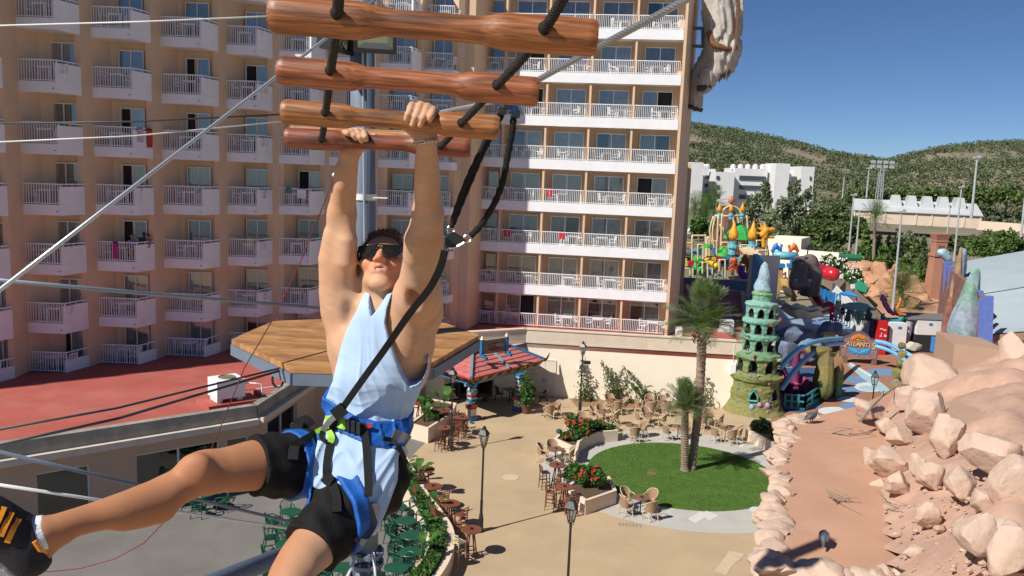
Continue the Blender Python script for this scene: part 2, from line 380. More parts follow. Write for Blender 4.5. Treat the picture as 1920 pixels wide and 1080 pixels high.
#  LOW TERRACE BUILDING UNDER THE HOTEL
DECKZ=3.45
W0,W1,W2=Vector((-34,15.4)),Vector((-18.06,28.77)),Vector((-10.78,34.87))
W3,W4,W5,W6=Vector((-9.9,41.9)),Vector((-4.9,48.6)),Vector((1.0,51.75)),Vector((15.9,50.3))
TB=root('terrace_building',(-10,42,0),'low cream terrace building with flat red roof at the foot of the hotel','building')
TO=Vector((-10,42,0))
b=MB();b.prism([tuple(W1),tuple(W2),tuple(W3),tuple(W4),tuple(W5),tuple(W6),(22.5,80),(15,90),(-60,90),(-60,15.4),tuple(W0)],DECKZ-.35,DECKZ)
b.build('roof',REDROOF,TB,TO)
def wall_seg(a,c,z0,z1,th,m,name='wall',holes=(),out=0.0):
 """wall from a to c with rectangular openings (s0,s1,zb,zt) measured along it, thickness behind the face"""
 d=(c-a);Lw=d.length;d=d/Lw;nrm=Vector((-d.y,d.x));b=MB()
 xs=sorted(set([0,Lw]+[h[0] for h in holes]+[h[1] for h in holes]));zs=sorted(set([z0,z1]+[h[2] for h in holes]+[h[3] for h in holes]))
 for i in range(len(xs)-1):
  z=None
  runs=[]
  for j in range(len(zs)-1):
   cx,cz=(xs[i]+xs[i+1])/2,(zs[j]+zs[j+1])/2
   if any(h[0]<cx<h[1] and h[2]<cz<h[3] for h in holes):continue
   if runs and abs(runs[-1][1]-zs[j])<1e-6:runs[-1][1]=zs[j+1]
   else:runs.append([zs[j],zs[j+1]])
  for za,zb in runs:
   p=a+d*((xs[i]+xs[i+1])/2)+nrm*(th/2-out)
   b.boxx((p.x,p.y,(za+zb)/2),(d.x*(xs[i+1]-xs[i])/2,d.y*(xs[i+1]-xs[i])/2,0),(nrm.x*th/2,nrm.y*th/2,0),(0,0,(zb-za)/2))
 return b,d,nrm
LOWWALL=mat('tan_render',(.50,.36,.26),.85,.06,.8,bump=.15,bscale=25)
PARA=mat('weathered_coping',(.30,.28,.25),.9,.25,1.5,bump=.3,bscale=20,stain=.6,stain_col=(.16,.15,.14),stain_scale=1.2)
LEDGE=mat('pale_ledge',(.62,.55,.46),.85,.1,2,stain=.4)
def low_wall(a,c,wins,m,ledge=True):
 b,d,nrm=wall_seg(a,c,0,DECKZ-.36,.3,m,holes=wins);b.build('wall',m,TB,TO)
 b,_,_=wall_seg(a,c,DECKZ-.34,DECKZ+.22,.34,PARA,out=.1);b.build('coping',PARA,TB,TO)
 if ledge:
  b,_,_=wall_seg(a,c,DECKZ-.60,DECKZ-.345,.5,LEDGE,out=.34);b.build('ledge',LEDGE,TB,TO)
 fm=mat('window_frame_white',(.62,.62,.60),.5,.05)
 for s0,s1,zb,zt in wins:
  p0,p1=a+d*s0+nrm*.12,a+d*s1+nrm*.12
  f=MB();nn=max(1,round((s1-s0)/1.7))
  for k in range(nn+1):
   q=p0+(p1-p0)*(k/nn);f.bar((q.x,q.y,zb),(q.x,q.y,zt),.07,.07)
  for z in(zb+.035,zt-.035):f.bar((p0 .x,p0 .y,z),(p1 .x,p1 .y,z),.068,.068)
  w=f.build('window',fm,TB,TO)
  for k in range(nn):
   q0,q1=p0+(p1-p0)*(k/nn)+nrm*.02,p0+(p1-p0)*((k+1)/nn)+nrm*.02
   g=MB();g.add([(q0 .x,q0 .y,zb),(q1 .x,q1 .y,zb),(q1 .x,q1 .y,zt),(q0 .x,q0 .y,zt)],[(0,1,2,3)]);g.build('pane',glass('dark_window',(.25,.28,.28),.10),w,TO)
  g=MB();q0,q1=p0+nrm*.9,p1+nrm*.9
  g.add([(q0 .x,q0 .y,0),(q1 .x,q1 .y,0),(q1 .x,q1 .y,3.05),(q0 .x,q0 .y,3.05)],[(0,1,2,3)]);g.build('shade_backdrop',DARK,TB,TO)  # near-black sheet stands in for the dim room behind the panes
L12=(W2-W1).length;L01=(W1-W0).length
low_wall(W1,W2,[(1.1,2.9,0.02,2.3),(4.6,L12-1.6,.5,2.35),(L12-1.25,L12-.35,.5,2.35)],LOWWALL)
low_wall(W0,W1,[(8.0,12.5,0.02,2.3),(14,19.5,.02,2.3)],LOWWALL)
L23=(W3-W2).length
low_wall(W2,W3,[(1.2,4.6,.35,2.5)],LOWWALL,True)
low_wall(W3,W4,[],LOWWALL,False)
CORN=mat('stone_cornice',(.66,.56,.44),.85,.08,1.2,bump=.2,bscale=15,stain=.45,stain_col=(.52,.44,.34),stain_scale=.7)
for a,c in((W4,W5),(W5,W6)):
 hol=[(1.2,4.6,.02,2.6)] if a is W4 else[]
 b,d,nrm=wall_seg(a,c,0,3.46,.3,CREAM,holes=hol);b.build('wall',CREAM,TB,TO)
 n_c=4 if a is W5 else 2
 for k in range(n_c):
  b,_,_=wall_seg(a+(c-a)*(k/n_c)+d*.004,a+(c-a)*((k+1)/n_c)-d*.004,3.50,4.22,.3,CORN,out=.03);b.build('cornice_block',CORN,TB,TO)
 b,_,_=wall_seg(a,c,4.224,4.30,.42,CORN,out=.08);b.build('coping',CORN,TB,TO)
 b,_,_=wall_seg(a,c,3.40,3.495,.34,CORN,out=.06);b.build('string_course',CORN,TB,TO)
 for s0,s1,zb,zt in hol:
  p0,p1=a+d*s0+nrm*1.6,a+d*s1+nrm*1.6
  g=MB();g.add([(p0 .x,p0 .y,0),(p1 .x,p1 .y,0),(p1 .x,p1 .y,3),(p0 .x,p0 .y,3)],[(0,1,2,3)]);g.build('shade_backdrop',DARK,TB,TO)  # near-black sheet paints the shade inside the entrance
  gp0=a+d*s0+nrm*.2;gp1=a+d*(s0+1.1)+nrm*.2
  f=MB();f.bar((gp1 .x,gp1 .y,0),(gp1 .x,gp1 .y,2.6),.07);f.bar((gp0 .x,gp0 .y,2.56),(gp1 .x,gp1 .y,2.56),.068);w=f.build('entrance_door',BLACKIRON,TB,TO)
  g=MB();g.add([(gp0 .x,gp0 .y,0),(gp1 .x,gp1 .y,0),(gp1 .x,gp1 .y,2.5),(gp0 .x,gp0 .y,2.5)],[(0,1,2,3)]);g.build('pane',glass('green_glass',(.25,.33,.30),.12),w,TO)
dd=(W6-W5).normalized();dn=Vector((-dd.y,dd.x))
def on_wall(s,z,o=0.0):q=W5+dd*s-dn*o;return Vector((q.x,q.y,z))
DOORW=mat('cream_door',(.80,.70,.56),.7,.04)
s_of=lambda px,py:(gz(px,py).xy-W5).dot(dd)
for k in range(2):
 s0=.62+k*.68;b=MB();b.boxx(on_wall(s0+.33,1.16,.025),dd.to_3d()*.33,dn.to_3d()*.02,(0,0,1.13));w=b.build('door',DOORW,TB,TO)
 b=MB();b.boxx(on_wall(s0+(.58 if k==0 else .08),1.05,.065),dd.to_3d()*.02,dn.to_3d()*.02,(0,0,.07));b.build('door_handle',BLACKIRON,w,TO)
b=MB()
for s in(.60,1.965):b.boxx(on_wall(s,1.18,.02),dd.to_3d()*.018,dn.to_3d()*.03,(0,0,1.17))
b.boxx(on_wall(1.28,2.36,.02),dd.to_3d()*.70,dn.to_3d()*.03,(0,0,.018));b.build('door_frame',DOORW,TB,TO)
b=MB();b.boxx(on_wall(3.55,2.0,.06),dd.to_3d()*.14,dn.to_3d()*.055,(0,0,.2));o=b.build('meter_box',ALU,None);tag(o,'small white meter box on the cream wall left of the tall lamp','box')
b=MB();b.boxx(on_wall(s_of(1360,760)+.15,2.55,.13),dd.to_3d()*.16,dn.to_3d()*.12,(0,0,.32));b.bar(on_wall(s_of(1360,760)+.15,2.8,.05),on_wall(s_of(1360,760)+.15,4.1,.05),.03);o=b.build('wall_speaker',WHITE,None);tag(o,'white box hung on the cream wall beside the castle tower','box')
#  HOTEL
HO=Vector((-4,56,0))
HOTEL=root('hotel_building',HO,'tall beige hotel with white balconies in two wings','building')
ST=2.852
def curtain_strip(p,q,zb,zt,amp,folds,out):
 b=MB();n=folds*4;d=(q-p);nn=Vector((d.y,-d.x)).normalized();vs=[]
 for i in range(n+1):
  t=i/n;w=sin(t*folds*2*pi)*amp+amp*.4*sin(t*folds*5.1+1);c=p+d*t+nn*(out+w)
  vs+=[(c.x,c.y,zb),(c.x,c.y,zt)]
 b.add(vs,[(2*i,2*i+2,2*i+3,2*i+1) for i in range(n)]);return b
CURT=[CURTAIN,CURTAIN,mat('curtain_pale',(.50,.50,.47),.9,.15,3),mat('curtain_beige',(.30,.27,.22),.9,.15,3)]
def sliding_door(p,q,zb,zt,state,hname):
 """p,q plan ends on the back wall (2D), seen from the -normal side"""
 d=(q-p).normalized();nn=Vector((d.y,-d.x));Lw=(q-p).length
 f=MB();o1=nn*.15
 for t in(0,.5,1):
  c=p+(q-p)*t+o1;f.bar((c.x,c.y,zb),(c.x,c.y,zt),.06,.05)
 for z in(zb+.03,zt-.03):f.bar((p.x+o1 .x,p.y+o1 .y,z),(q.x+o1 .x,q.y+o1 .y,z),.054,.06)
 fr=f.build('sliding_door',ALU,HOTEL,HO)
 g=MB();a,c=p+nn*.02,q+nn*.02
 g.add([(a.x,a.y,zb),(c.x,c.y,zb),(c.x,c.y,zt),(a.x,a.y,zt)],[(0,1,2,3)]);g.build('room_shade_panel',DARK,fr,HO)  # near-black panel on the wall stands in for the unlit room
 for k in range(2):
  if state=='open_left' and k==0:continue
  if state=='open_right' and k==1:continue
  a,c=p+(q-p)*(k*.5)+o1,p+(q-p)*(k*.5+.5)+o1
  g=MB();g.add([(a.x,a.y,zb),(c.x,c.y,zb),(c.x,c.y,zt),(a.x,a.y,zt)],[(0,1,2,3)]);g.build('pane',GLASS,fr,HO)
 lo,hi={'closed':(0,1),'open_left':(.5,1),'open_right':(0,.5),'half':(0,.55),'half2':(.4,1)}[state]
 curtain_strip(p+(q-p)*lo,p+(q-p)*hi,zb+.03,zt-.03,.022,max(3,int(6*(hi-lo))),.065).build('curtain',CURT[int(abs(p.x*7+zb*3))%4],fr,HO)
 return fr
def railing_mesh(a,c,zb,zt,step=.118,end_posts=True):
 """vertical-bar railing between plan points"""
 b=MB();d=c-a;n=max(2,int(d.length/step))
 for i in range(n+1):
  q=a+d*(i/n);b.bar((q.x,q.y,zb),(q.x,q.y,zt),.022,.03)
 b.bar((a.x,a.y,zt),(c.x,c.y,zt),.055,.05);b.bar((a.x,a.y,zb+.06),(c.x,c.y,zb+.06),.035,.035)
 return b
def balcony_chair():
 b=MB();b.box((0,0,.41),(.44,.42,.03))
 for x in(-.21,.21):
  b.bar((x,.20,0),(x*.95,.19,.62),.035);b.bar((x,-.19,0),(x*.95,-.23,.84),.035);b.bar((x*.96,.20,.62),(x*.96,-.23,.64),.045,.03)
 for i in range(6):
  x=-.17+i*.068;b.bar((x,-.20,.42),(x,-.25,.82),.04,.015)
 b.bar((-.21,-.245,.83),(.21,-.245,.83),.04,.06);return b
def balcony_table():
 b=MB();b.box((0,0,.70),(.72,.72,.03))
 for x in(-.3,.3):
  for y in(-.3,.3):b.bar((x,y,0),(x*.95,y*.95,.69),.045)
 b.box((0,0,.66),(.64,.64,.04));return b
CHM=balcony_chair().build('balcony_chair',PLASTIC).data;TBM=balcony_table().build('balcony_table',PLASTIC).data
for o in list(COL.objects):
 if o.name in('balcony_chair','balcony_table'):bpy.data.objects.remove(o)
def put(name,me,loc,rz,label,cat,group):
 o=link(name,me);o.location=loc;o.rotation_euler=(0,0,rz);return tag(o,label,cat,group)
def furnish(c,e1,e2,z,where,rnd):
 """table with two chairs, centred at c"""
 t=c;k=rnd.random();a=atan2(e1 .y,e1 .x)
 put('balcony_table',TBM,(t.x,t.y,z),a+rnd.uniform(-.2,.2),'white plastic table, '+where,'table','hotel balcony tables')
 for sgn,word in((-1,'left'),(1,'right')):
  if rnd.random()<.08:continue
  q=t+e1*(sgn*rnd.uniform(.58,.68))+e2*rnd.uniform(-.12,.25)
  put('balcony_chair',CHM,(q.x,q.y,z),a+(pi/2)*sgn+rnd.uniform(-.5,.5),'white plastic chair %s of table, %s'%(word,where),'chair','hotel balcony chairs')
PL,PR=Vector((-3.51,57.57)),Vector((10.75,55.71));E1=(PR-PL).normalized();E2=Vector((-E1 .y,E1 .x))
def fac(px,py):
 d=ray(px,py);t=(PL.to_3d()-EYE).xy.dot(E2)/d.xy.dot(E2);return((EYE+d*t).xy-PL).dot(E1)
SB=[fac(x,232) for x in(866,943,1023,1104,1185,1271)]
rr=random.Random(3);TOPK=8
def fp(s,d):return PL+E1*s+E2*d
def fbox(b,s0,s1,d0,d1,z0,z1):
 c=fp((s0+s1)/2,(d0+d1)/2);b.boxx((c.x,c.y,(z0+z1)/2),E1 .to_3d()*(s1-s0)/2,E2 .to_3d()*(d1-d0)/2,(0,0,(z1-z0)/2))
b=MB();fbox(b,SB[0]-.3,SB[5]+.1,1.25,1.75,3,26.36);b.build('rear_wall',BEIGE,HOTEL,HO)
b=MB();fbox(b,SB[0]-.2,SB[5]+.1,1.8,4.5,3,26.36);b.build('unseen_mass',BEIGE,HOTEL,HO)  # hidden mass, kept thin so sunlight reaches the park behind
for i in range(1,5):
 b=MB();fbox(b,SB[i]-.07,SB[i]+.07,0.02,1.25,3.5,26.36);b.build('partition',BEIGE,HOTEL,HO)
ew=Vector((.318,.948));q=fp(SB[5],0)
b=MB();b.prism([tuple(q+E1*.02-E2*.06),tuple(q+E1*.20-E2*.06),tuple(q+E1*.20-E2*.06+ew*5),tuple(q+E1*.02+ew*5)],3.2,26.38);b.build('end_wall',BEIGE,HOTEL,HO)
for k in range(TOPK):
 zc=3.3+ST*k if k==0 else 6.04+ST*(k-1);zt=zc+.32 if k else 3.52;zf=zt-.12 if k else 3.5
 if k:
  b=MB();fbox(b,SB[0],SB[5]+.015,0,1.24,zc-.30,zf);b.build('slab',WHITE,HOTEL,HO)
  b=MB();fbox(b,SB[0],SB[5]+.012,-.085,.0-.004,zc-.33,zt);b.build('fascia',WHITE,HOTEL,HO)
 for i in range(5):
  s0,s1=SB[i]+.09,SB[i+1]-.09
  a,c=fp(s0,-.02),fp(s1,-.02)
  railing_mesh(a,c,zt+.01,zt+.86).build('balcony_railing',WHITE,HOTEL,HO)
  m0=(SB[i]+SB[i+1])/2+.10;st=rr.choice(['closed']*5+['half','half2','open_left','open_right'])
  if(k,i) in((3,4),):st='open_left'
  if(k,i) in((1,4),(2,4)):st='half2'
  sliding_door(fp(m0-.98,1.25),fp(m0+.98,1.25),zf+.02,zf+2.02,st,'')
  if k<8:
   where='%s balcony up, %s sunlit bay from right'%(ORD[k],NTH[4-i])
   furnish(fp(SB[i]+(SB[i+1]-SB[i])*rr.choice([.62,.70,.74,.45]),.55),E1,E2,zf,where,rr)
CS=[(-72,-8,20,37.6),(48,118,163,39.7),(183,257,291,41.9),(308,383,413,44.1),(427,484,511,46.2),(523,581,608,47.8),(618,672,699,49.5),(706,764,781,51.5),(787,838,None,53.6)]
e1=Vector((1,-.03)).normalized();e2=Vector((.27,.963)).normalized()
AB=[]
for xl,xc,xs,Y in CS:
 A=at(xl,500,Y).xy;B=at(xc,500,Y).xy
 if xs is not None:
  d=ray(xs,500).xy;dn_=Vector((-d.y,d.x));t=-B.dot(dn_)/e2 .dot(dn_);D=B+e2*max(.4,t)
 else:D=None
 AB.append((A,B,D))
COLN=['off the left edge','leftmost shaded column','second shaded column from left','third shaded column from left','fourth shaded column from left','fifth shaded column from left','column behind mast','last angled shaded column','narrow inner corner column']
rl=random.Random(11)
SHW=WHITE
for i,(A,B,D) in enumerate(AB):
 An=AB[i+1][0] if i+1<len(AB) else fp(SB[0],0)
 rd=max(1.35,(D-B).length+.3) if D is not None else 1.35
 K1,K2=A+e2*rd,B+e2*rd;KE=K2
 if D is not None:
  fd=An-D;den=e1 .x*fd.y-e1 .y*fd.x;u_=((D-K1).x*fd.y-(D-K1).y*fd.x)/den;KE=K1+e1*u_
 if D is not None:
  b=MB();b.prism([tuple(D),tuple(An),tuple(An+e2*2.1),tuple(An+e2*2.1-e1*.45),tuple(D-e1*.30)],3.0,26.38);b.build('pier',BEIGE,HOTEL,HO)
  b=MB();b.prism([tuple(K1-e1*.3),tuple(KE-e1*.01),tuple(KE-e1*.01+fd.normalized()*.22),tuple(K1-e1*.3+e2*.22)],3.0,26.38);b.build('rear_wall',BEIGE,HOTEL,HO)
 else:
  b=MB();b.prism([tuple(K1-e1*.5),tuple(K2+e1*.9),tuple(K2+e1*.9+e2*4),tuple(K1-e1*.5+e2*4)],3.0,26.38);b.build('rear_wall',BEIGE,HOTEL,HO)
  q0=at(836,500,54.6).xy;q1=at(868,500,55.3).xy
  pts=[tuple(q0),tuple((q0*2+q1)/3+Vector((0,-.35))),tuple((q0+q1*2)/3+Vector((0,-.4))),tuple(q1+Vector((-.02,-.1))),tuple(q1+Vector((.15,3))),tuple(q0+Vector((.2,3)))]
  b=MB();b.prism(pts,3.0,26.38);b.build('pier',BEIGE,HOTEL,HO)
 for k in range(8):
  zb=2.95 if k==0 else 5.37+2.855*(k-1);fz=zb+.50
  if D is not None:
   b=MB();b.prism([tuple(A),tuple(B),tuple(D-e1*.005),tuple(KE-e1*.02-e2*.01),tuple(K1-e2*.01)],zb,fz);sl=b.build('balcony',SHW,HOTEL,HO)
   dB=(D-B);b=MB();nn=Vector((-dB.y,dB.x)).normalized()
   top=zb+1.36 if k else zb+1.1
   b.prism([tuple(B+e2*.01-e1*.012),tuple(D-e1*.012),tuple(D+nn*.1),tuple(B+nn*.1+e2*.01)],fz+.003,top);b.build('side_panel',SHW,sl,HO)
   railing_mesh(A+e2*.05,B+e2*.05-e1*.03,fz+.01,fz+.98).build('balcony_railing',SHW,sl,HO)
   b=MB();p0,p1=B+e2*.05-e1*.05,D-e1*.05;b.bar((p0 .x,p0 .y,fz+.98),(p1 .x,p1 .y,fz+.98),.05)
   for t in(.05,.5):q=p0+(p1-p0)*t;b.bar((q.x,q.y,top),(q.x,q.y,fz+.97),.03)
   b.build('handrail',SHW,sl,HO)
   b=MB();q=A+(B-A)*.93-e2*.03;b.tube([(q.x,q.y,zb+.2),(q.x,q.y-.12,zb+.18)],.02,6);b.build('drain_spout',BLACKIRON,sl,HO)
   wd=1.22;fr0=.42;dirK=(K2-K1).normalized();LK=(K2-K1).length;m0=K1+dirK*LK*fr0
  else:
   b=MB();b.prism([tuple(A),tuple(B+e1*.1),tuple(B+e1*.1+e2*1.34),tuple(A+e2*1.34)],zb,fz);sl=b.build('balcony',SHW,HOTEL,HO)
   railing_mesh(A+e2*.05,B+e2*.05,fz+.01,fz+.98).build('balcony_railing',SHW,sl,HO)
   wd=1.22;dirK=(K2-K1).normalized();LK=(K2-K1).length;m0=K1+dirK*LK*.4
  st=rl.choice(['closed']*4+['half','half2','open_left'])
  if(i,k) in((3,5),(2,4),(2,2),(2,3)):st='open_left'
  sliding_door(m0-dirK*wd/2,m0+dirK*wd/2,fz+.02,fz+2.0,st,'')
  if i>=1 and k<8 and i!=6:
   where='%s balcony up, %s'%(ORD[k],COLN[i])
   furnish(A+(B-A)*rl.choice([.45,.55])+e2*.55,e1,e2,fz,where,rl)
sw=[AB[0][0]+Vector((-.2,1.2))]
for j in range(1,9):
 c=AB[0][0]+Vector((-2.6,-2.1))*j;sw+=[c+Vector((2.05,0)),c]
b=MB();b.prism([tuple(v) for v in sw]+[(-60,25),(-50,75),(-6,75),tuple(AB[-1][1]+Vector((0,5)))],0.0,26.37);b.build('unseen_mass',BEIGE,HOTEL,HO)  # unseen wing continuation, added to block sun from the left wing
b=MB();b.prism([tuple(sw[-1]+Vector((-.5,-.5))),tuple(AB[0][0]),tuple(AB[3][0]),tuple(AB[-1][0]),tuple(fp(0,-.3)),tuple(fp(SB[5]+.2,-.3)),tuple(fp(SB[5]+1.4,4.8)),(-6,76),(-51,76),(-61,25)],26.40,26.6);b.build('roof',WHITE,HOTEL,HO)
p0,p1,p2=at(1279,400,75),at(1291,400,74),at(1303,400,80)
b=MB();b.prism([(p0 .x-6,p0 .y),(p1 .x,p1 .y),(p2 .x,p2 .y+4),(p0 .x-6,p0 .y+10)],3,at(1290,306,74.5).z);o=b.build('beige_annex',BEIGE);tag(o,'narrow beige annex wall just right of the hotel end','building')
def cloth_over(p,d,w,drop,back,m,label,name='towel',seed=0):
 """cloth folded over a rail at p, width along d"""
 b=MB();nn=Vector((d.y,-d.x,0));vs=[];nx=10;prof=[(-back,-.02),(-back*.5,-.02),(0,0)]+[(drop*t,.025) for t in(.15,.4,.7,1.0)]
 for i in range(nx+1):
  for h,o_ in prof:
   w_=.02*sin(i*1.3+seed)+.012*sin(i*2.9+h*5+seed);q=p+d*(w*(i/nx-.5))*(1-.06*abs(h))+nn*(o_+(w_ if h>0 else 0))
   vs.append((q.x,q.y,q.z-abs(h)+(.008 if h==0 else 0)))
 k=len(prof);b.add(vs,[(i*k+j,(i+1)*k+j,(i+1)*k+j+1,i*k+j+1) for i in range(nx) for j in range(k-1)])
 return tag(b.build(name,m,smooth=True),label,'towel')
A,B,D=AB[2];sdv=(D-B).normalized().to_3d();zb=5.37+2.855*3
q=(B+(D-B)*.32).to_3d();q.z=zb+1.49;cloth_over(q,sdv,.38,.72,.3,mat('pink_towel',(.62,.42,.55),.9),'pale pink towel hung over a shaded balcony side panel',seed=1)
q=(B+(D-B)*.80).to_3d();q.z=zb+1.49;cloth_over(q,sdv,.42,.95,.3,mat('red_towel',(.50,.05,.05),.9,.3,12),'red towel hung beside the pink towel on a shaded balcony',seed=2)
q=(A+(B-A)*.46).to_3d();q.z=5.37+2.855*1+.50+1.0;cloth_over(q,e1 .to_3d(),.24,.85,.3,mat('magenta_towel',(.55,.03,.25),.9),'magenta towel draped over a shaded balcony railing',seed=3)
A,B,D=AB[5];q=(A+(B-A)*.72).to_3d();q.z=5.37+2.855*2+.5+1.0;cloth_over(q,e1 .to_3d(),.55,.55,.3,mat('white_towel',(.78,.80,.82),.9),'white towel drying on the shaded balcony left of the man',seed=4)
q=(A+(B-A)*.3).to_3d();q.z=5.37+2.855*2+.5+1.0;cloth_over(q,e1 .to_3d(),.3,.2,.3,mat('green_towel',(.05,.30,.22),.9),'small green towel beside the white towel on the shaded balcony',seed=5)
for i_,(s_,k_,w_,lab) in enumerate(((.25,2,.5,'dark red towel over the third sunlit balcony railing near the shadow edge'),(2.86,2,.45,'red towel at the right of a sunlit balcony, third floor up'),(2.2,3,.4,'small red cloth on the fourth sunlit balcony up'))):
 ss=SB[1]+s_*(SB[2]-SB[1])/1.0*.5+.2;zt_=6.04+ST*(k_-1)+.32+.86;q=fp(ss,-.02).to_3d();q.z=zt_+.03;cloth_over(q,E1 .to_3d(),w_,.5,.4,mat('red_towel',(.50,.05,.05),.9,.3,12),lab,seed=10+i_)
def seated(c,rz,top,hair,label):
 r=root('person',c,label,'person',rz=rz);G_=SDF((-.4,-.35,-.05),(.4,.75,1.45),.018)
 G_.chain([((0,0,.48),.15),((0,-.02,.72),.14),((0,-.02,.95),.16)],.05);G_.chain([((0,-.02,1.0),.06),((0,0,1.12),.055)],.04);G_.ell((0,.02,1.23),(.085,.10,.12),None,.03);G_.cone((0,.11,1.22),(0,.13,1.2),.015,.018,.02)
 for q in(-1,1):G_.chain([((q*.10,.05,.48),.085),((q*.12,.42,.47),.07),((q*.12,.45,.2),.055),((q*.12,.46,.04),.04),((q*.12,.58,.03),.035)],.04);G_.chain([((q*.19,-.02,.98),.055),((q*.25,.05,.72),.042),((q*.20,.28,.68),.035),((q*.18,.34,.69),.04)],.03)
 v,f=G_.mesh();npmesh('body',v,f,mat('guest_skin',(.36,.21,.14),.6,.1,6),r)
 T_=SDF((-.4,-.3,.3),(.4,.3,1.1),.018);T_.chain([((0,0,.48),.165),((0,-.02,.72),.155),((0,-.02,.93),.175)],.05);v,f=T_.mesh();npmesh('shirt',v,f,mat(label.split()[2]+'_guest_shirt',top,.85,.1,8),r)
 b=MB();b.ell((0,-.01,1.27),(.095,.105,.105),12,8,amp=.1,fr=4);b.build('hair',mat('guest_hair',hair,.7,.3,20),r,smooth=True)
A,B,D=AB[2];zf_=5.37+2.855+.50
q=A+(B-A)*.62+e2*.75;seated((q.x,q.y,zf_),pi,(.18,.22,.42),(.03,.02,.015),'person in blue shirt sitting behind a shaded hotel balcony railing')
q=A+(B-A)*.9+e2*1.1;seated((q.x,q.y,zf_),pi*.8,(.35,.10,.16),(.05,.03,.02),'person in red shirt sitting by the open shaded balcony door')
#  PLAZA FURNITURE
RATTAN=mat('tan_rattan',(.33,.215,.13),.75,.25,40,bump=.5,bscale=140)
CANE=mat('pale_cane',(.62,.50,.34),.6,.2,15)
BROWNTOP=mat('brown_table_top',(.20,.095,.06),.45,.2,6)
REDWOOD=mat('red_brown_wood',(.20,.065,.035),.55,.25,8)
DKWOOD=mat('dark_stool_wood',(.085,.035,.022),.55,.3,8)
GREENP=mat('green_plastic',(.012,.085,.05),.4,.15,4)
def arc(c,r,a0,a1,n,z=0,ry=None):return[Vector((c[0]+r*cos(a0+(a1-a0)*i/n),c[1]+(ry or r)*sin(a0+(a1-a0)*i/n),z)) for i in range(n+1)]
def rattan_chair(name='rattan_armchair',wm=RATTAN,fm=CANE):
 r=root(name,(0,0,0),'x','chair')
 b=MB();b.lathe([(0,.455),(.20,.455),(.235,.44),(.235,.415),(.2,.40),(0,.40)],n=14,sx=1.02);b.build('seat',wm,r)
 b=MB();vs=[];n=12;zz=[.45,.58,.72,.84,.90]
 for j,z in enumerate(zz):
  t=j/(len(zz)-1)
  for i in range(n+1):
   a=pi+pi*i/n;w=abs(i/n-.5)*2
   top=z if z<.6 else .58+(z-.58)*(1-.62*w**2.4)
   rr_=.235+.045*t;vs.append((rr_*cos(a)*1.05,rr_*sin(a)*.95-.02*t,top))
 k=n+1;m=len(zz);fs=[(j*k+i,j*k+i+1,(j+1)*k+i+1,(j+1)*k+i) for j in range(m-1) for i in range(n)]
 b.add(vs,fs);b.add([(v[0]*.93,v[1]*.93,v[2]) for v in vs],[tuple(reversed(f)) for f in fs]);b.build('backrest',wm,r,smooth=True)
 b=MB();pts=[]
 for i in range(n+1):
  a=pi+pi*i/n;w=abs(i/n-.5)*2;pts.append((.275*cos(a)*1.05,.275*sin(a)*.95-.02,.58+.335*(1-.62*w**2.4)))
 b.tube(pts,.017,6);b.build('back_rim',fm,r)
 for s in(-1,1):
  b=MB();b.tube([(s*.285,-.02,.68),(s*.30,.12,.67),(s*.285,.23,.64),(s*.25,.24,.52),(s*.23,.2,.42)],.017,6);b.build('arm',fm,r)
  b=MB();b.tube([(s*.21,.17,.43),(s*.235,.215,.2),(s*.25,.235,0)],.016,6);b.build('leg',fm,r)
  b=MB();b.tube([(s*.20,-.17,.43),(s*.225,-.22,.2),(s*.24,-.25,0)],.016,6);b.build('leg',fm,r)
 b=MB()
 for s in(-1,1):
  b.tube([(s*.235,.215,.17),(s*.21,0,.33),(s*.225,-.22,.17)],.011,5)
 b.tube([(-.235,.215,.17),(0,.2,.35),(.235,.215,.17)],.011,5);b.tube([(-.225,-.22,.17),(0,-.19,.35),(.225,-.22,.17)],.011,5);b.build('brace',fm,r)
 return r
def cafe_table(name,shape,topm,h=.74,rad=.36):
 r=root(name,(0,0,0),'x','table');b=MB()
 if shape=='round':b.lathe([(0,h),(rad-.01,h),(rad,h-.012),(rad-.01,h-.035),(0,h-.035)],n=24)
 else:
  b.box((0,0,h-.02),(rad*2*.95,rad*2*.95,.035))
 b.build('table_top',topm,r)
 b=MB();b.lathe([(.03,.05),(.028,h-.04)],n=8);b.build('pedestal',BLACKIRON,r)
 b=MB();
 for i in range(4):a=pi/4+i*pi/2;b.bar((0,0,.045),(.3*cos(a),.3*sin(a),.018),.05,.03)
 b.build('foot',BLACKIRON,r);return r
def ashtray_mesh():
 b=MB();b.lathe([(0,.012),(.04,.012),(.05,.045),(.058,.045),(.06,0),(0,0)],n=10);return b.build('ashtray',BLACKIRON)
ASH=ashtray_mesh();ASHM=ASH.data;bpy.data.objects.remove(ASH)
def aim(o,p,face,label):
 o.location=p;d=Vector(face)-Vector(p);o.rotation_euler=(0,0,atan2(d.y,d.x)-pi/2);o['label']=label
protoC=rattan_chair();protoR=cafe_table('cafe_table','round',BROWNTOP);protoS=cafe_table('cafe_table','square',BROWNTOP)
_used=set()
def take(proto):
 if proto.name in _used:return copy_tree(proto)
 _used.add(proto.name);return proto
ANG=lambda a:radians(a)
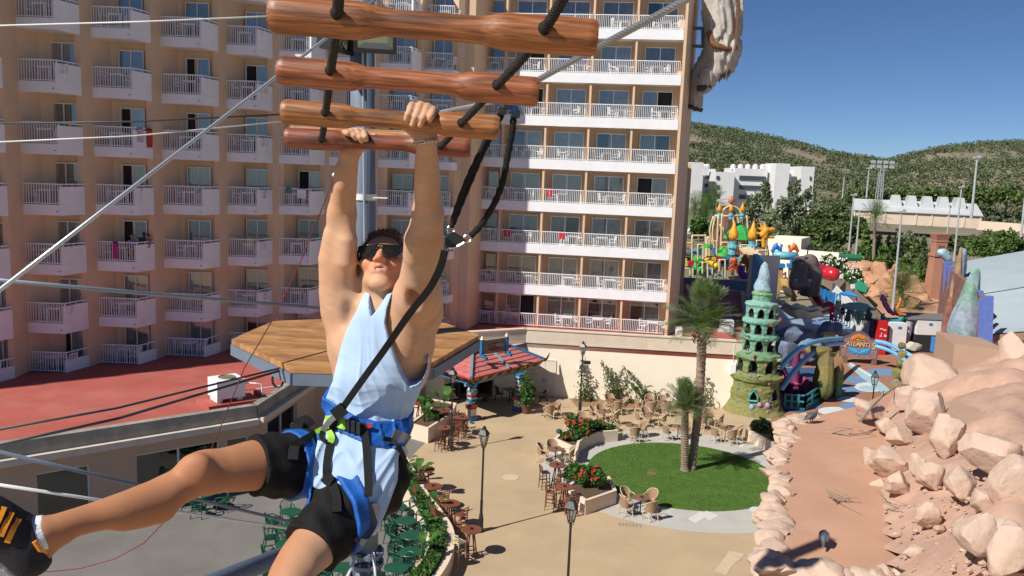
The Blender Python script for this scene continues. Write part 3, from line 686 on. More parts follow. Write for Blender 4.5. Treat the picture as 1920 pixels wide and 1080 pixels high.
TBL=[(1025,757,'s','at the edge of the pagoda shade',[20,-80]),(1089,785,'r','left of the back flower planter',[80,190,-20]),(1133,770,'r','left of the wall plants',[170,100,-15]),(1150,750,'s','nearest the wall on the left',[100,190,-5,-80]),(1219,751,'s','left half of the joined pair by the wall',[90,-90,180]),(1246,753,'s','right half of the joined pair by the wall',[90,-90,0]),(1221,776,'r','between the joined pair and the planter',[175,110,-10]),(1185,797,'r','right of the back flower planter',[175,-80,25]),(1272,799,'r','just behind the palm trunks',[190,30]),(1326,777,'s','nearest the castle',[70,-120,-10]),(1361,802,'r','near the right hand planter',[200,-80,0]),(1042,841,'s','left of the ring beside the bar tables',[165,95,0]),(1202,932,'r','alone at the near edge of the lawn',[205,135,35,-60])]
for ti,(x,y,sh,where,angs) in enumerate(TBL):
 p=gz(x,y,.74);p.z=0;t=take(protoR if sh=='r' else protoS);t.location=p;t.rotation_euler=(0,0,.45+ti*.13 if sh=='s' else ti)
 t['label']='%s brown cafe table %s'%('round' if sh=='r' else 'square',where);t['group']='brown cafe tables on the plaza'
 a_=link('ashtray',ASHM);a_.location=(p.x+.03,p.y,.742);tag(a_,'black ashtray on the table %s'%where,'ashtray','ashtrays on the cafe tables')
 for ci,a in enumerate(angs):
  a=ANG(a+random.uniform(-8,8));q=p+Vector((cos(a),sin(a),0))*random.uniform(.60,.72);c=take(protoC);c['group']='rattan armchairs on the plaza'
  dg=(math.degrees(a)+360)%360
  side='right' if dg<50 or dg>310 else 'far' if dg<145 else 'left' if dg<230 else 'near'
  aim(c,q,p,'tan rattan armchair, %s side of table %s'%(side,where))
DKRAT=mat('dark_rattan',(.10,.06,.045),.7,.25,40,bump=.4,bscale=140);protoD=rattan_chair('rattan_armchair',DKRAT,DKRAT)
for ti,(x,y,where,angs) in enumerate([(956,729,'in the pagoda shade',[185,-60]),(1000,736,'by the pagoda pillar',[100,10])]):
 p=gz(x,y,.74);p.z=0;t=copy_tree(protoS);t.location=p;t.rotation_euler=(0,0,.5);t['label']='square dark table '+where;t['group']='brown cafe tables on the plaza'
 for a in angs:
  a_=ANG(a);q=p+Vector((cos(a_),sin(a_),0))*.66;c=take(protoD);c['group']='dark rattan chairs under the pagoda';aim(c,q,p,'dark rattan armchair %s the table %s'%({185:'left of',-60:'in front of',100:'behind',10:'right of'}[a],where))
def bar_table():
 r=root('bar_table',(0,0,0),'x','table');h=1.06;b=MB();R_=.37;k=9
 for i in range(k):
  y=-R_+(i+.5)*2*R_/k;w=sqrt(max(0,R_*R_-y*y));b.box((0,y,h-.012),(2*w-.01,2*R_/k-.009,.024))
 b.build('slatted_top',REDWOOD,r)
 b=MB();b.lathe([(R_-.02,h-.045),(R_+.004,h-.045),(R_+.004,h+.002),(R_-.02,h+.002),(R_-.02,h-.045)],n=24);b.build('rim',REDWOOD,r)
 for i in range(4):
  a=pi/4+i*pi/2;b=MB();b.bar((.10*cos(a),.10*sin(a),h-.05),(.27*cos(a),.27*sin(a),0),.045);b.build('leg',REDWOOD,r)
 b=MB()
 for i in range(4):a,c=pi/4+i*pi/2,pi/4+(i+1)*pi/2;b.bar((.22*cos(a),.22*sin(a),.32),(.22*cos(c),.22*sin(c),.32),.03)
 b.build('stretcher',REDWOOD,r);return r
def bar_stool(name='bar_stool',m=REDWOOD):
 r=root(name,(0,0,0),'x','stool');b=MB();b.box((0,0,.75),(.38,.36,.035));b.build('seat',m,r)
 for x in(-.17,.17):
  b=MB();b.bar((x,.15,.74),(x*1.12,.19,0),.035);b.build('leg',m,r)
  b=MB();b.tube([(x*1.12,-.2,0),(x,-.17,.74),(x,-.20,.95),(x,-.225,1.10)],.02,5);b.build('leg',m,r)
 b=MB();
 for z in(.86,.96,1.06):b.bar((-.17,-.20-(z-.86)*.1,z),(.17,-.20-(z-.86)*.1,z),.05,.02)
 b.build('backrest',m,r);b=MB()
 for z,q in((.28,1),(.45,-1)):
  b.bar((-.18,.18*q,z),(.18,.18*q,z),.028);b.bar((-.18,-.18,z+.06),(-.18,.18,z+.06),.028);b.bar((.18,-.18,z+.06),(.18,.18,z+.06),.028)
 b.build('stretcher',m,r);return r
protoB=bar_table();protoT=bar_stool();protoTD=bar_stool('bar_stool',DKWOOD);protoTC=bar_stool('bar_stool',CANE)
BT=[(799,879,'farthest along the curved hedge',[200,-100],1),(812,911,'second along the curved hedge',[205,-40],0),(845,943,'third along the curved hedge',[215,-40],0),(884,992,'nearest along the curved hedge',[225],2),(867,782,'beside the pagoda pillar',[85,-100],0),(835,801,'beside the pagoda planter',[-110,-40],1),(788,756,'left by the pagoda entrance',[20],1),(832,769,'behind the pagoda planter',[200,-10],0),(1045,871,'at the left of the ring',[200,-70],1),(1059,912,'by the near flower planter',[170,-60,110],0)]
for x,y,where,angs,kind in BT:
 p=gz(x,y,1.06);p.z=0;t=take(protoB);t.location=p;t.rotation_euler=(0,0,random.uniform(0,3));t['label']='round slatted red brown bar table '+where;t['group']='bar tables on the plaza'
 a_=link('ashtray',ASHM);a_.location=(p.x,p.y,1.064);tag(a_,'black ashtray on the bar table %s'%where,'ashtray','ashtrays on the cafe tables')
 for j,a in enumerate(angs):
  a=ANG(a);q=p+Vector((cos(a),sin(a),0))*.58;c=take((protoT,protoTD,protoTC)[kind]);c['group']='bar stools on the plaza'
  aim(c,q,p,'%s bar stool %s the bar table %s'%(('red brown','dark','pale cane')[kind],['at','in front of','behind'][j],where))
def green_chair():
 r=root('green_chair',(0,0,0),'x','chair');b=MB();b.lathe([(0,.44),(.2,.44),(.235,.425),(.22,.40),(0,.40)],n=12,sx=1.0);b.build('seat',GREENP,r)
 b=MB();pts=[(.215*cos(a),-.2-.05*sin(a),.62+.25*sin(a)) for a in[2*pi*i/16 for i in range(16)]];b.tube(pts,.022,6,closed=True)
 for x in(-.12,-.06,0,.06,.12):h=.24*sqrt(1-(x/.215)**2);b.bar((x,-.2+.045,.62-h),(x,-.2-.045,.62+h),.03,.012)
 b.bar((-.18,-.19,.43),(-.18,-.2,.6),.03);b.bar((.18,-.19,.43),(.18,-.2,.6),.03);b.build('backrest',GREENP,r)
 for s in(-1,1):
  b=MB();b.tube([(s*.21,-.21,.66),(s*.27,-.05,.66),(s*.28,.12,.64),(s*.26,.22,.60),(s*.235,.22,.42)],.022,6);b.build('arm',GREENP,r)
  b=MB();b.tube([(s*.2,.17,.42),(s*.235,.22,0)],[.028,.02],6);b.build('leg',GREENP,r)
  b=MB();b.tube([(s*.19,-.17,.42),(s*.225,-.25,0)],[.028,.02],6);b.build('leg',GREENP,r)
 return r
protoG=green_chair();protoGT=cafe_table('green_table','round',GREENP,.72,.42)
for ch in protoGT.children:ch.data.materials[0]=GREENP
GT=[(545,959,'farthest in the left green row'),(541,989,'second in the left green row'),(541,1018,'third in the left green row'),(540,1052,'nearest in the left green row'),(744,950,'farthest beside the curved hedge'),(761,976,'second beside the curved hedge'),(773,1003,'third beside the curved hedge'),(770,1034,'fourth beside the curved hedge'),(743,1064,'nearest beside the curved hedge'),(645,1064,'beneath the mast'),(600,985,'hidden behind the thigh'),(384,925,'against the low tan wall')]
for gi,(x,y,where) in enumerate(GT):
 p=gz(x,y,.72);p.z=0;t=take(protoGT);t.location=p;t['label']='round dark green plastic table '+where;t['group']='green plastic terrace tables'
 for ci,(a,word) in enumerate(((25,'right of'),(115,'behind'),(205,'left of'),(295,'in front of'))):
  a=ANG(a+random.uniform(-14,14)+gi*7);q=p+Vector((cos(a),sin(a),0))*random.uniform(.62,.74);c=take(protoG);c['group']='green plastic terrace chairs'
  aim(c,q,p,'dark green plastic armchair %s the table %s'%(word,where))
LGLASS=glass('lantern_glass',(.85,.87,.85),.12)
def lamp(h=4.3):
 r=root('street_lamp',(0,0,0),'x','lamp','black lantern street lamps');b=MB()
 b.lathe([(.13,0),(.13,.06),(.10,.10),(.10,.55),(.075,.62),(.085,.68),(.055,.76),(.055,1.2),(.065,1.24),(.045,1.3),(.038,h-1.0),(.05,h-.98),(.035,h-.92),(.03,h-.85)],n=12);b.build('post',BLACKIRON,r,smooth=False)
 b=MB();z0,z1=h-.80,h-.38
 for i in range(4):
  a=pi/4+i*pi/2;b.bar((.10*cos(a),.10*sin(a),z0),(.20*cos(a),.20*sin(a),z1),.022)
 for rr_,z in((.10,z0),(.20,z1)):
  for i in range(4):
   a,c=pi/4+i*pi/2,pi/4+(i+1)*pi/2;b.bar((rr_*cos(a),rr_*sin(a),z),(rr_*cos(c),rr_*sin(c),z),.024)
 for i in range(4):a=pi/4+i*pi/2;b.tube([(.03*cos(a),.03*sin(a),h-.9),(.09*cos(a),.09*sin(a),h-.88),(.1*cos(a),.1*sin(a),z0)],.012,5)
 lf=b.build('lantern_frame',BLACKIRON,r)
 b=MB()
 for i in range(4):
  a,c=pi/4+i*pi/2,pi/4+(i+1)*pi/2;b.add([(.097*cos(a),.097*sin(a),z0),(.097*cos(c),.097*sin(c),z0),(.197*cos(c),.197*sin(c),z1),(.197*cos(a),.197*sin(a),z1)],[(0,1,2,3)])
 b.build('lantern_glass',LGLASS,lf)
 b=MB();b.lathe([(.235,z1+.01),(.245,z1+.04),(.13,h-.18),(.09,h-.15),(.075,h-.08),(.085,h-.06),(.03,h-.03),(.02,h),(0,h+.02)],n=4,sx=1.0);ca=b.build('cap',BLACKIRON,r);ca.rotation_euler=(0,0,0)
 b=MB();b.lathe([(.012,z0),(.03,z0+.05),(.03,z0+.16),(0,z0+.2)],n=8);b.build('bulb',mat('frosted_bulb',(.8,.8,.76),.4),lf)
 return r
protoL=lamp()
for x,y,lab in[(845,845,'black lantern street lamp beside the pagoda planter'),(901,997,'black lantern street lamp at the middle of the open plaza'),(1087,772,'black lantern street lamp against the cream wall'),(1060,1178,'black lantern street lamp nearest the camera, cut by the lower edge')]:
 l=take(protoL);l.location=gz(x,y);l['label']=lab;l.rotation_euler=(0,0,.35)
l=copy_tree(protoL);q=gz(1642,694,4.3);l.location=(q.x,q.y,0);l['label']='black lantern street lamp rising behind the pale boulders'
q=gz(1087,772);b=MB();b.boxx((q.x+.28,q.y-.02,3.02),(.2,0,0),(0,.1,0),(0,0,.09));b.tube([(q.x,q.y,3.0),(q.x+.2,q.y,3.02)],.025,6);b.tube([(q.x+.16,q.y,3.02),(q.x+.16,q.y,3.3),(q.x+.2,q.y,3.35)],.015,5);tag(b.build('security_camera',BLACKIRON),'black camera box bracketed to the lamp by the cream wall','camera')
PLW=mat('planter_render',(.74,.60,.47),.85,.05,1.5,bump=.15,bscale=25,stain=.3)
SOIL=mat('planter_soil',(.10,.065,.04),.95,.3,9,bump=.5)
LEAFA=[leafmat('leaf_green',(.055,.14,.025)),leafmat('leaf_light',(.10,.21,.035)),leafmat('leaf_deep',(.03,.085,.02))]
REDF=mat('red_petals',(.62,.025,.02),.6,.25,20)
def planter(poly,h,label,th=.14,m=PLW):
 c=sum((Vector(p) for p in poly),Vector((0,0)))/len(poly);r=root('planter',(c.x,c.y,0),label,'planter');n=len(poly)
 loc=[Vector(p)-c for p in poly];area=sum(loc[i].x*loc[(i+1)%n].y-loc[(i+1)%n].x*loc[i].y for i in range(n))
 if area<0:loc.reverse()
 inn=[]
 for i in range(n):
  a,p,d=loc[i-1],loc[i],loc[(i+1)%n];n1=(p-a).normalized();n2=(d-p).normalized();n1=Vector((-n1 .y,n1 .x));n2=Vector((-n2 .y,n2 .x));m_=(n1+n2).normalized();inn.append(p+m_*(th/max(.3,m_.dot(n1))))
 for i in range(n):
  j=(i+1)%n;b=MB();b.prism([tuple(loc[i]),tuple(loc[j]),tuple(inn[j]),tuple(inn[i])],0,h);b.build('side',m,r)
 b=MB();b.add([(p.x,p.y,h-.07) for p in inn],[tuple(range(n))]);b.build('soil',SOIL,r);return r,c,loc
def inpoly(p,poly):
 c=False;n=len(poly)
 for i in range(n):
  a,d=poly[i],poly[i-1]
  if(a[1]>p[1])!=(d[1]>p[1]) and p[0]<(d[0]-a[0])*(p[1]-a[1])/(d[1]-a[1])+a[0]:c=not c
 return c
def bush(name,c,rx,ry,h,n,size,mats,label,cat='bush',flowers=0,seed=0,fm=None,group=None,rz=0.0,fsize=.065):
 c=Vector(c);r=root(name,c,label,cat,group);rg=np.random.default_rng(seed+5)
 pts=[];k=max(5,int(8*h))
 blobs=[(rg.uniform(-.6,.6)*rx,rg.uniform(-.6,.6)*ry,rg.uniform(.35,.8)*h,rg.uniform(.35,.55)) for _ in range(k)]
 for bx,by,bz,br in blobs:
  u=rg.normal(size=(n//k,3));u/=np.linalg.norm(u,axis=1)[:,None];u*=(rg.uniform(.35,1,(n//k,1)))**.5
  pts.append(np.stack([bx+u[:,0]*br*rx,by+u[:,1]*br*ry,np.maximum(.02,bz+u[:,2]*br*h*.75)],1))
 pts=np.concatenate(pts);ca,sa=cos(rz),sin(rz);R2=np.array([[ca,sa,0],[-sa,ca,0],[0,0,1]]);pts=pts@R2
 leaves('foliage',pts,size,mats,r,up=.4)
 b=MB()
 for i in range(4):q=pts[rg.integers(len(pts))];b.tube([(q[0]*.2,q[1]*.2,0),(q[0]*.6,q[1]*.6,q[2]*.5),tuple(q)],[.02,.014,.006],5)
 b.build('stems',mat('brown_stem',(.12,.08,.05),.8),r)
 for i in range(flowers):
  bl=blobs[rg.integers(len(blobs))];u=rg.normal(size=3);u[2]=abs(u[2])*.8;u[1]-=.5;u/=np.linalg.norm(u);q=np.array([bl[0]+u[0]*bl[3]*rx,bl[1]+u[1]*bl[3]*ry,bl[2]+u[2]*bl[3]*h*.78])@R2
  f=MB()
  for j in range(5):
   a=2*pi*j/5;f.add([(0,0,0),(fsize*cos(a-.5),fsize*sin(a-.5),.03),(fsize*1.25*cos(a),fsize*1.25*sin(a),.05),(fsize*cos(a+.5),fsize*sin(a+.5),.03)],[(0,1,2,3)])
  f.tube([(0,0,0),(0,0,.1)],.012,5);o=f.build('flower',fm or REDF,r);o.location=q;o.rotation_euler=Vector((u[0],u[1],u[2]+.2)).to_track_quat('Z','Y').to_euler()
 return r
P2=lambda*pts:[tuple(gz(x,y).xy) for x,y in pts]
def top2(h,*pts):return[tuple(gz(x,y,h).xy) for x,y in pts]
outer=[(LC.x+6.65*cos(ANG(a)),LC.y+6.65*sin(ANG(a))) for a in(168,160,152,144,136,128,120,114)]
pp=outer+[(5.35,46.1),(4.3,45.6),(3.2,44.6),(2.2,43.2),(1.75,41.6)]
planter([(2.05,40.1),(2.75,41.9),(3.6,43.2),(4.6,44.1),(5.7,44.6),(5.65,45.7),(4.4,45.5),(3.0,44.4),(1.9,42.9),(1.2,41.2)] if False else[(3.55,39.75),(3.75,41.0),(4.3,42.0),(5.0,42.7),(5.95,43.1),(5.85,44.2),(4.7,44.0),(3.6,43.3),(2.85,42.4),(2.45,41.3)],.62,'curved cream planter with red flowers behind the lawn')
bush('flowering_bush',(3.85,42.35,.5),.75,.75,.95,1500,.1,LEAFA,'tall red flowering bush in the curved planter',flowers=22,seed=1)
bush('flowering_bush',(3.2,41.3,.5),.6,.7,.5,900,.09,LEAFA,'low green bush at the left end of the curved planter',flowers=3,seed=2)
bush('flowering_bush',(5.1,43.4,.5),.85,.45,.45,900,.09,LEAFA,'low bush at the right end of the curved planter',flowers=3,seed=3)
p=gz(1060,815,.5);b=MB();b.ell((0,0,.12),(.17,.17,.13),10,6);o=b.build('garden_light',mat('dark_green_dome',(.02,.07,.05),.5));o.location=(2.75,42.2,.6);tag(o,'dark green dome light on the curved planter','light')
planter(P2((1058,938),(1097,966),(1155,945),(1142,918),(1102,905)),.62,'cream planter with red flowers at the near side of the lawn')
c=gz(1103,940);bush('flowering_bush',(c.x+.1,c.y+.15,.5),.72,.62,.85,1500,.1,LEAFA,'red flowering bush in the near planter',flowers=14,seed=4)
c=gz(1075,925);bush('flowering_bush',(c.x,c.y,.5),.55,.6,.75,1000,.1,LEAFA,'pale green bush at the left of the near planter',seed=5)
planter([(13.05,44.3),(13.9,42.0),(15.3,42.9),(14.6,45.0)],.62,'cream planter beside the rocky rim')
bush('flowering_bush',(13.7,44.0,.5),.55,.55,.85,1100,.09,[leafmat('leaf_dark_purple',(.05,.065,.04)),leafmat('leaf_deep',(.03,.085,.02))],'dark leaved bush in the planter beside the rim',seed=6)
bush('flowering_bush',(14.4,43.0,.5),.5,.55,.85,1100,.09,LEAFA,'red flowering bush in the planter beside the rim',flowers=12,seed=7)
def paddle_plant(loc,n,h,label,seed,size=1.0):
 rg=random.Random(seed);r=root('paddle_leaf_plant',loc,label,'plant','paddle leaf plants')
 for i in range(n):
  a=2*pi*i/n*1.62+rg.uniform(-.4,.4);t=rg.uniform(.18,.5);hh=h*rg.uniform(.6,1);b=MB()
  d=Vector((cos(a),sin(a),0));stem=[Vector((0,0,0)),d*t*hh*.25+Vector((0,0,hh*.35)),d*t*hh*.55+Vector((0,0,hh*.62))];b.tube(stem,[.022,.016,.01],5)
  L_=hh*.62;w=L_*.20*size;vs=[];x=Vector((-d.y,d.x,0));base=stem[-1];m=7
  for k in range(m+1):
   u=k/m;c=base+(d*(t*.9*u+.25*u*u)+Vector((0,0,.8*u-.45*u*u)))*L_;ww=w*sin(pi*min(1,u*.93+.05))**.7
   vs+=[c-x*ww+Vector((0,0,ww*.35)),c,c+x*ww+Vector((0,0,ww*.35))]
  b.add(vs,[q for k in range(m) for q in((3*k,3*k+1,3*k+4,3*k+3),(3*k+1,3*k+2,3*k+5,3*k+4))]);b.build('leaf',leafmat('paddle_leaf',(.06,.17,.03),.25,.3),r,smooth=True)
 return r
planter([(-5.1,42.3),(-4.0,41.55),(-3.0,44.4),(-2.9,46.5),(-6.1,48.0),(-6.6,46.8),(-4.3,45.3)],.8,'long cream planter leading to the pagoda entrance')
bush('hedge_plants',(-4.1,43.6,.66),.55,1.2,.45,1200,.09,LEAFA,'low green shrubs in the pagoda planter',seed=9)
bush('hedge_plants',(-4.9,46.5,.66),1.0,.5,.4,800,.09,LEAFA,'low green shrubs at the back of the pagoda planter',seed=10)
paddle_plant((-4.35,42.9,.7),6,1.5,'paddle leaf plant at the near end of the pagoda planter',1,1.2)
paddle_plant((-3.55,44.7,.7),6,1.7,'taller paddle leaf plant at the middle of the pagoda planter',2,1.2)
HP=[gz(x,y,.5).xy for x,y in((752,868),(768,898),(785,930),(808,965),(826,998),(824,1035),(806,1072),(770,1110))]
HPo=[gz(x,y,.5).xy for x,y in((764,862),(784,895),(804,930),(832,966),(851,1000),(849,1040),(828,1082),(790,1125))]
HPi=[gz(x,y,.5).xy for x,y in((738,874),(750,905),(768,942),(782,972),(797,1005),(797,1036),(784,1062),(750,1100))]
def spline(ps,k=5):
 out=[]
 for i in range(len(ps)-1):
  p0,p1,p2,p3=ps[max(0,i-1)],ps[i],ps[i+1],ps[min(len(ps)-1,i+2)]
  for j in range(k):
   t=j/k;out.append(.5*((2*p1)+(-p0+p2)*t+(2*p0-5*p1+4*p2-p3)*t*t+(-p0+3*p1-3*p2+p3)*t**3))
 return out+[ps[-1]]
so,si=spline(HPo),spline(HPi);n=len(so)
r=root('curved_planter',(so[n//2].x,so[n//2].y,0),'long curved cream planter holding the hedge','planter');off=Vector((so[n//2].x,so[n//2].y,0))
def strip_wall(line,inward,h,th,name):
 b=MB();vs=[]
 for i,p in enumerate(line):
  q=p+(inward[i]-p).normalized()*th;vs+=[(p.x,p.y,0),(p.x,p.y,h),(q.x,q.y,h),(q.x,q.y,0)]
 k=len(line);fs=[]
 for i in range(k-1):fs+=[(4*i+j,4*i+4+j,4*i+4+(j+1)%4,4*i+(j+1)%4) for j in range(3)]
 fs+=[(0,1,2,3),(4*k-4,4*k-1,4*k-2,4*k-3)];b.add(vs,fs);return b.build(name,PLW,r,off)
strip_wall(so,si,.62,.3,'outer_wall');strip_wall(si,so,.62,.16,'inner_wall')
b=MB();b.add([(p.x,p.y,.5) for p in so]+[(p.x,p.y,.5) for p in si],[(i,i+1,n+i+1,n+i) for i in range(n-1)]);b.build('soil',SOIL,r,off)
pts=[]
for i in range(n-1):
 for _ in range(420):
  t,u=random.random(),random.uniform(.30,.86);p=(so[i]*(1-t)+so[i+1]*t)*(1-u)+(si[i]*(1-t)+si[i+1]*t)*u;hh=.28+.16*noise.noise((p.x*1.3,p.y*1.3,0));pts.append((p.x,p.y,.5+hh*sqrt(random.random())))
o=leaves('hedge',pts,.065,[leafmat('hedge_leaf',(.07,.15,.03)),leafmat('hedge_leaf_light',(.115,.20,.045)),leafmat('leaf_deep',(.03,.085,.02))],up=.8,aspect=2.2);tag(o,'feathery green hedge filling the curved planter','hedge')
for k,(x,y,h) in enumerate(((784,905,1.3),(815,960,1.1),(800,985,.8),(790,1045,1.2),(760,878,1.0))):
 q=gz(x,y+8,.5);paddle_plant((q.x,q.y,.5),5,h,'paddle leaf plant %s in the curved hedge'%('second from far','at the bend','low by the table side','nearest','farthest')[k],20+k,1.2)
def climber(s,h,shoots,seed,label):
 rg=random.Random(seed);base=on_wall(s,.05,.45);r=root('climbing_plant',base,label,'plant','climbers on the cream wall');pts=[];b=MB()
 for dx,hh in shoots:
  path=[];m=9
  for i in range(m+1):t=i/m;path.append(Vector((0,0,0))+dd.to_3d()*(dx*t**1.3+.06*sin(t*7+seed))-dn.to_3d()*(-.15*t)+Vector((0,0,hh*t)))
  b.tube(path,[.018*(1-.7*i/m)+.004 for i in range(m+1)],5)
  for i in range(int(95*hh)):
   t=rg.random();k=min(m-1,int(t*m));c=path[k].lerp(path[k+1],t*m-k);sp=.07+.16*(1-t);pts.append((c.x+rg.gauss(0,sp),c.y+rg.gauss(0,sp*.6),max(.05,c.z+rg.gauss(0,sp*.7))))
 for i in range(260):pts.append((rg.gauss(0,.28),rg.gauss(-.05,.16),abs(rg.gauss(.25,.3))))
 b.build('stem',mat('brown_stem',(.12,.08,.05),.8),r);leaves('foliage',pts,.085,[leafmat('climber_leaf',(.06,.11,.03)),leafmat('climber_leaf_b',(.10,.15,.05)),leafmat('climber_dry',(.20,.14,.06))],r)
for s,h,sh,sd_,lab in[(s_of(1094,765),2,[(-.3,2.5),(.35,1.5)],1,'climbing shrub beside the wall lamp'),(s_of(1150,758),2,[(-.9,2.5),(-.3,2.1),(.5,2.3),(.75,1.2)],2,'tall climber with several bare shoots on the cream wall'),(s_of(1215,762),2,[(-1.4,2.1),(.9,1.0),(-.3,1.1)],3,'arching climber at the middle of the cream wall'),(s_of(1280,765),2,[(-.2,1.6),(.9,1.7)],4,'climber behind the palm trunks'),(s_of(1316,765),2,[(.3,1.9)],6,'thin climber right of the palm trunks')]:climber(s,h,sh,sd_,lab)
paddle_plant(on_wall(s_of(1196,765),.02,.7),5,1.7,'paddle leaf plant against the cream wall',41)
b=MB();q0=[on_wall(s,0,o_) for s,o_ in((2.9,.05),(11.6,.05),(11.2,1.15),(5.2,1.5),(3.4,1.9))];b.add([(q.x,q.y,.006) for q in q0],[(0,4,3,2,1)]);struct(b,'soil_bed',mat('red_soil',(.30,.17,.09),.95,.25,4,bump=.4))
for k,(x,y) in enumerate(((1108,752),(1183,756),(1160,748))):
 q=gz(x,y);r=root('spiky_plant',q,'spiky %s plant %s'%(('green','grey green','green')[k],('left in the wall bed','at the middle of the wall bed','small between the wall climbers')[k]),'plant');b=MB()
 for i in range(70):
  a=random.uniform(0,2*pi);e=random.uniform(.2,1.4);L_=random.uniform(.3,.55);d=Vector((cos(a)*cos(e),sin(a)*cos(e),sin(e)));x_=Vector((-sin(a),cos(a),0))*.018;b.add([x_,-x_,d*L_],[(0,1,2)])
 b.build('foliage',leafmat(('agave_leaf','grey_leaf','agave_leaf')[k],((.10,.16,.05),(.20,.26,.19),(.10,.16,.05))[k]),r)
TRUNK=mat('palm_trunk',(.27,.20,.15),.9,.3,7,bump=.9,bscale=25)
FROND=leafmat('palm_frond',(.11,.18,.05),.3,.3);FRONDG=leafmat('palm_frond_grey',(.19,.225,.125),.3,.3)
def frond_mesh(L_,droop,seed,m,width=.34,nl=34):
 rg=random.Random(seed);b=MB();pts=[];k=10
 for i in range(k+1):t=i/k;pts.append(Vector((L_*(t-.12*droop*t*t),0,L_*(.32*t-droop*.62*t*t))))
 b.tube(pts,[.022*(1-t/k*.85) for t in range(k+1)],4)
 for i in range(nl):
  t=.12+.86*i/(nl-1);f=t*k;j=min(k-1,int(f));p=pts[j].lerp(pts[j+1],f-j);d=(pts[j+1]-pts[j]).normalized();up=d.cross(Vector((0,1,0))).normalized()*-1
  if up.z<0:up=-up
  ln=L_*width*(sin(pi*(.15+.8*t))**.6)*rg.uniform(.85,1.1)
  for s in(-1,1):
   e=(Vector((0,s,0))*.72+d*.62+up*rg.uniform(.15,.4)-Vector((0,0,.25*rg.random()))).normalized();wv=d*.02*L_/2.0
   mid=p+e*ln*.55+Vector((0,0,-.02));tip=p+e*ln+Vector((0,0,-.12*ln));b.add([p-wv*.5,mid-wv,tip,mid+wv,p+wv*.5],[(0,1,2),(0,2,3,4)] if False else[(0,1,2,3,4)])
 me=b.build('frond',m);d_=me.data;bpy.data.objects.remove(me);return d_
FR=[frond_mesh(1.75,dr,i,(FROND,FRONDG)[i%2==1]) for i,dr in enumerate((.05,.1,.3,.35,.6,.7,.95,1.0))]
def palm(base,top,r0,r1,nf,label,scale=1.0,lean=None,boss=True,up_bias=0.0,seed=0,frs=None,cat='palm tree',ang=None):
 rg=random.Random(seed);base=Vector(base);top=Vector(top);r=root('palm_tree',base,label,cat);b=MB();n=26;prof=[];pts=[];rs=[]
 for i in range(n*2+1):
  t=i/(n*2);c=base.lerp(top,t)+Vector((lean or(0,0,0)))*sin(pi*t);pts.append(c-base);rs.append((r0+(r1-r0)*t)*(1.06 if i%2 else .95)*(1+.35*max(0,1-t*14)))
 b.tube(pts,rs,12);b.build('trunk',TRUNK,r,smooth=False);tp=top-base
 if boss:
  b=MB()
  for i in range(70):
   a=rg.uniform(0,2*pi);z=rg.uniform(-.75,.15)*scale;rr_=r1*(1.15+.5*max(0,1-abs(z+.2*scale)/.6));p=tp+Vector((cos(a)*rr_,sin(a)*rr_,z));e=Vector((cos(a)*.75,sin(a)*.75,.9)).normalized();b.bar(p,p+e*rg.uniform(.12,.28)*scale,.07,.025)
  b.build('leaf_bases',mat('leaf_base_brown',(.20,.14,.09),.9,.4,12),r)
 FF=frs or FR
 for i in range(nf):
  u=(i+.5)/nf;k=min(len(FF)-1,int(u*len(FF)));a=i*2.39996+rg.uniform(-.2,.2);o=link('frond',FF[k],r);o.location=tp+Vector((cos(a)*r1*.4,sin(a)*r1*.4,.1*(1-u)))
  o.rotation_euler=(rg.uniform(-.25,.25),radians(ang[0]+(ang[1]-ang[0])*u**1.3 if ang else-72+118*u**1.15-up_bias*30)+rg.uniform(-.1,.1),a);s=scale*rg.uniform(.85,1.1)*(.75+.35*min(1,2*(1-abs(u-.45)*1.2)));o.scale=(s,s,s)
 return r
pb=gz(1289,881)
palm((pb.x+.2,pb.y+.12,0),(9.05,39.0,7.05),.19,.23,60,'tall date palm on the lawn with ragged fibrous collar',1.08,(.12,0,0),seed=1,ang=(-90,2))
palm((pb.x-.15,pb.y-.1,0),(8.42,38.6,3.15),.18,.18,44,'shorter date palm sharing the lawn with the taller one',.70,(0,0,0),boss=False,seed=2,ang=(-88,4))
#  PAGODA PORCH
EC,EL,ER=gz(883,708,2.55),gz(811,688,2.55),gz(1019,676,2.55)
T1,TL,TR=gz(886,664,3.35),gz(861,659,3.35),gz(953,651,3.35)
PAV=root('pagoda_porch',(-2,46,0),'pagoda style porch with red tiled roof and striped pillars','pavilion');PO=Vector((-2,46,0))
TILE=mat('red_roof_tile',(.50,.15,.14),.6,.12,2.5,bump=.15,stain=.35,stain_col=(.58,.27,.25),stain_scale=1.5)
BLUEP=mat('blue_paint',(.03,.16,.34),.5,.12,3);TEALP=mat('grey_blue_paint',(.16,.27,.33),.5,.12,3);YELP=mat('ochre_paint',(.46,.30,.04),.6,.2,4);REDP=mat('red_paint',(.42,.05,.04),.5,.1,3);CREAMP=mat('cream_paint',(.70,.62,.48),.6,.1,3)
def lerp4(a,b,c,d,u,v):return(a*(1-u)+b*u)*(1-v)+(d*(1-u)+c*u)*v
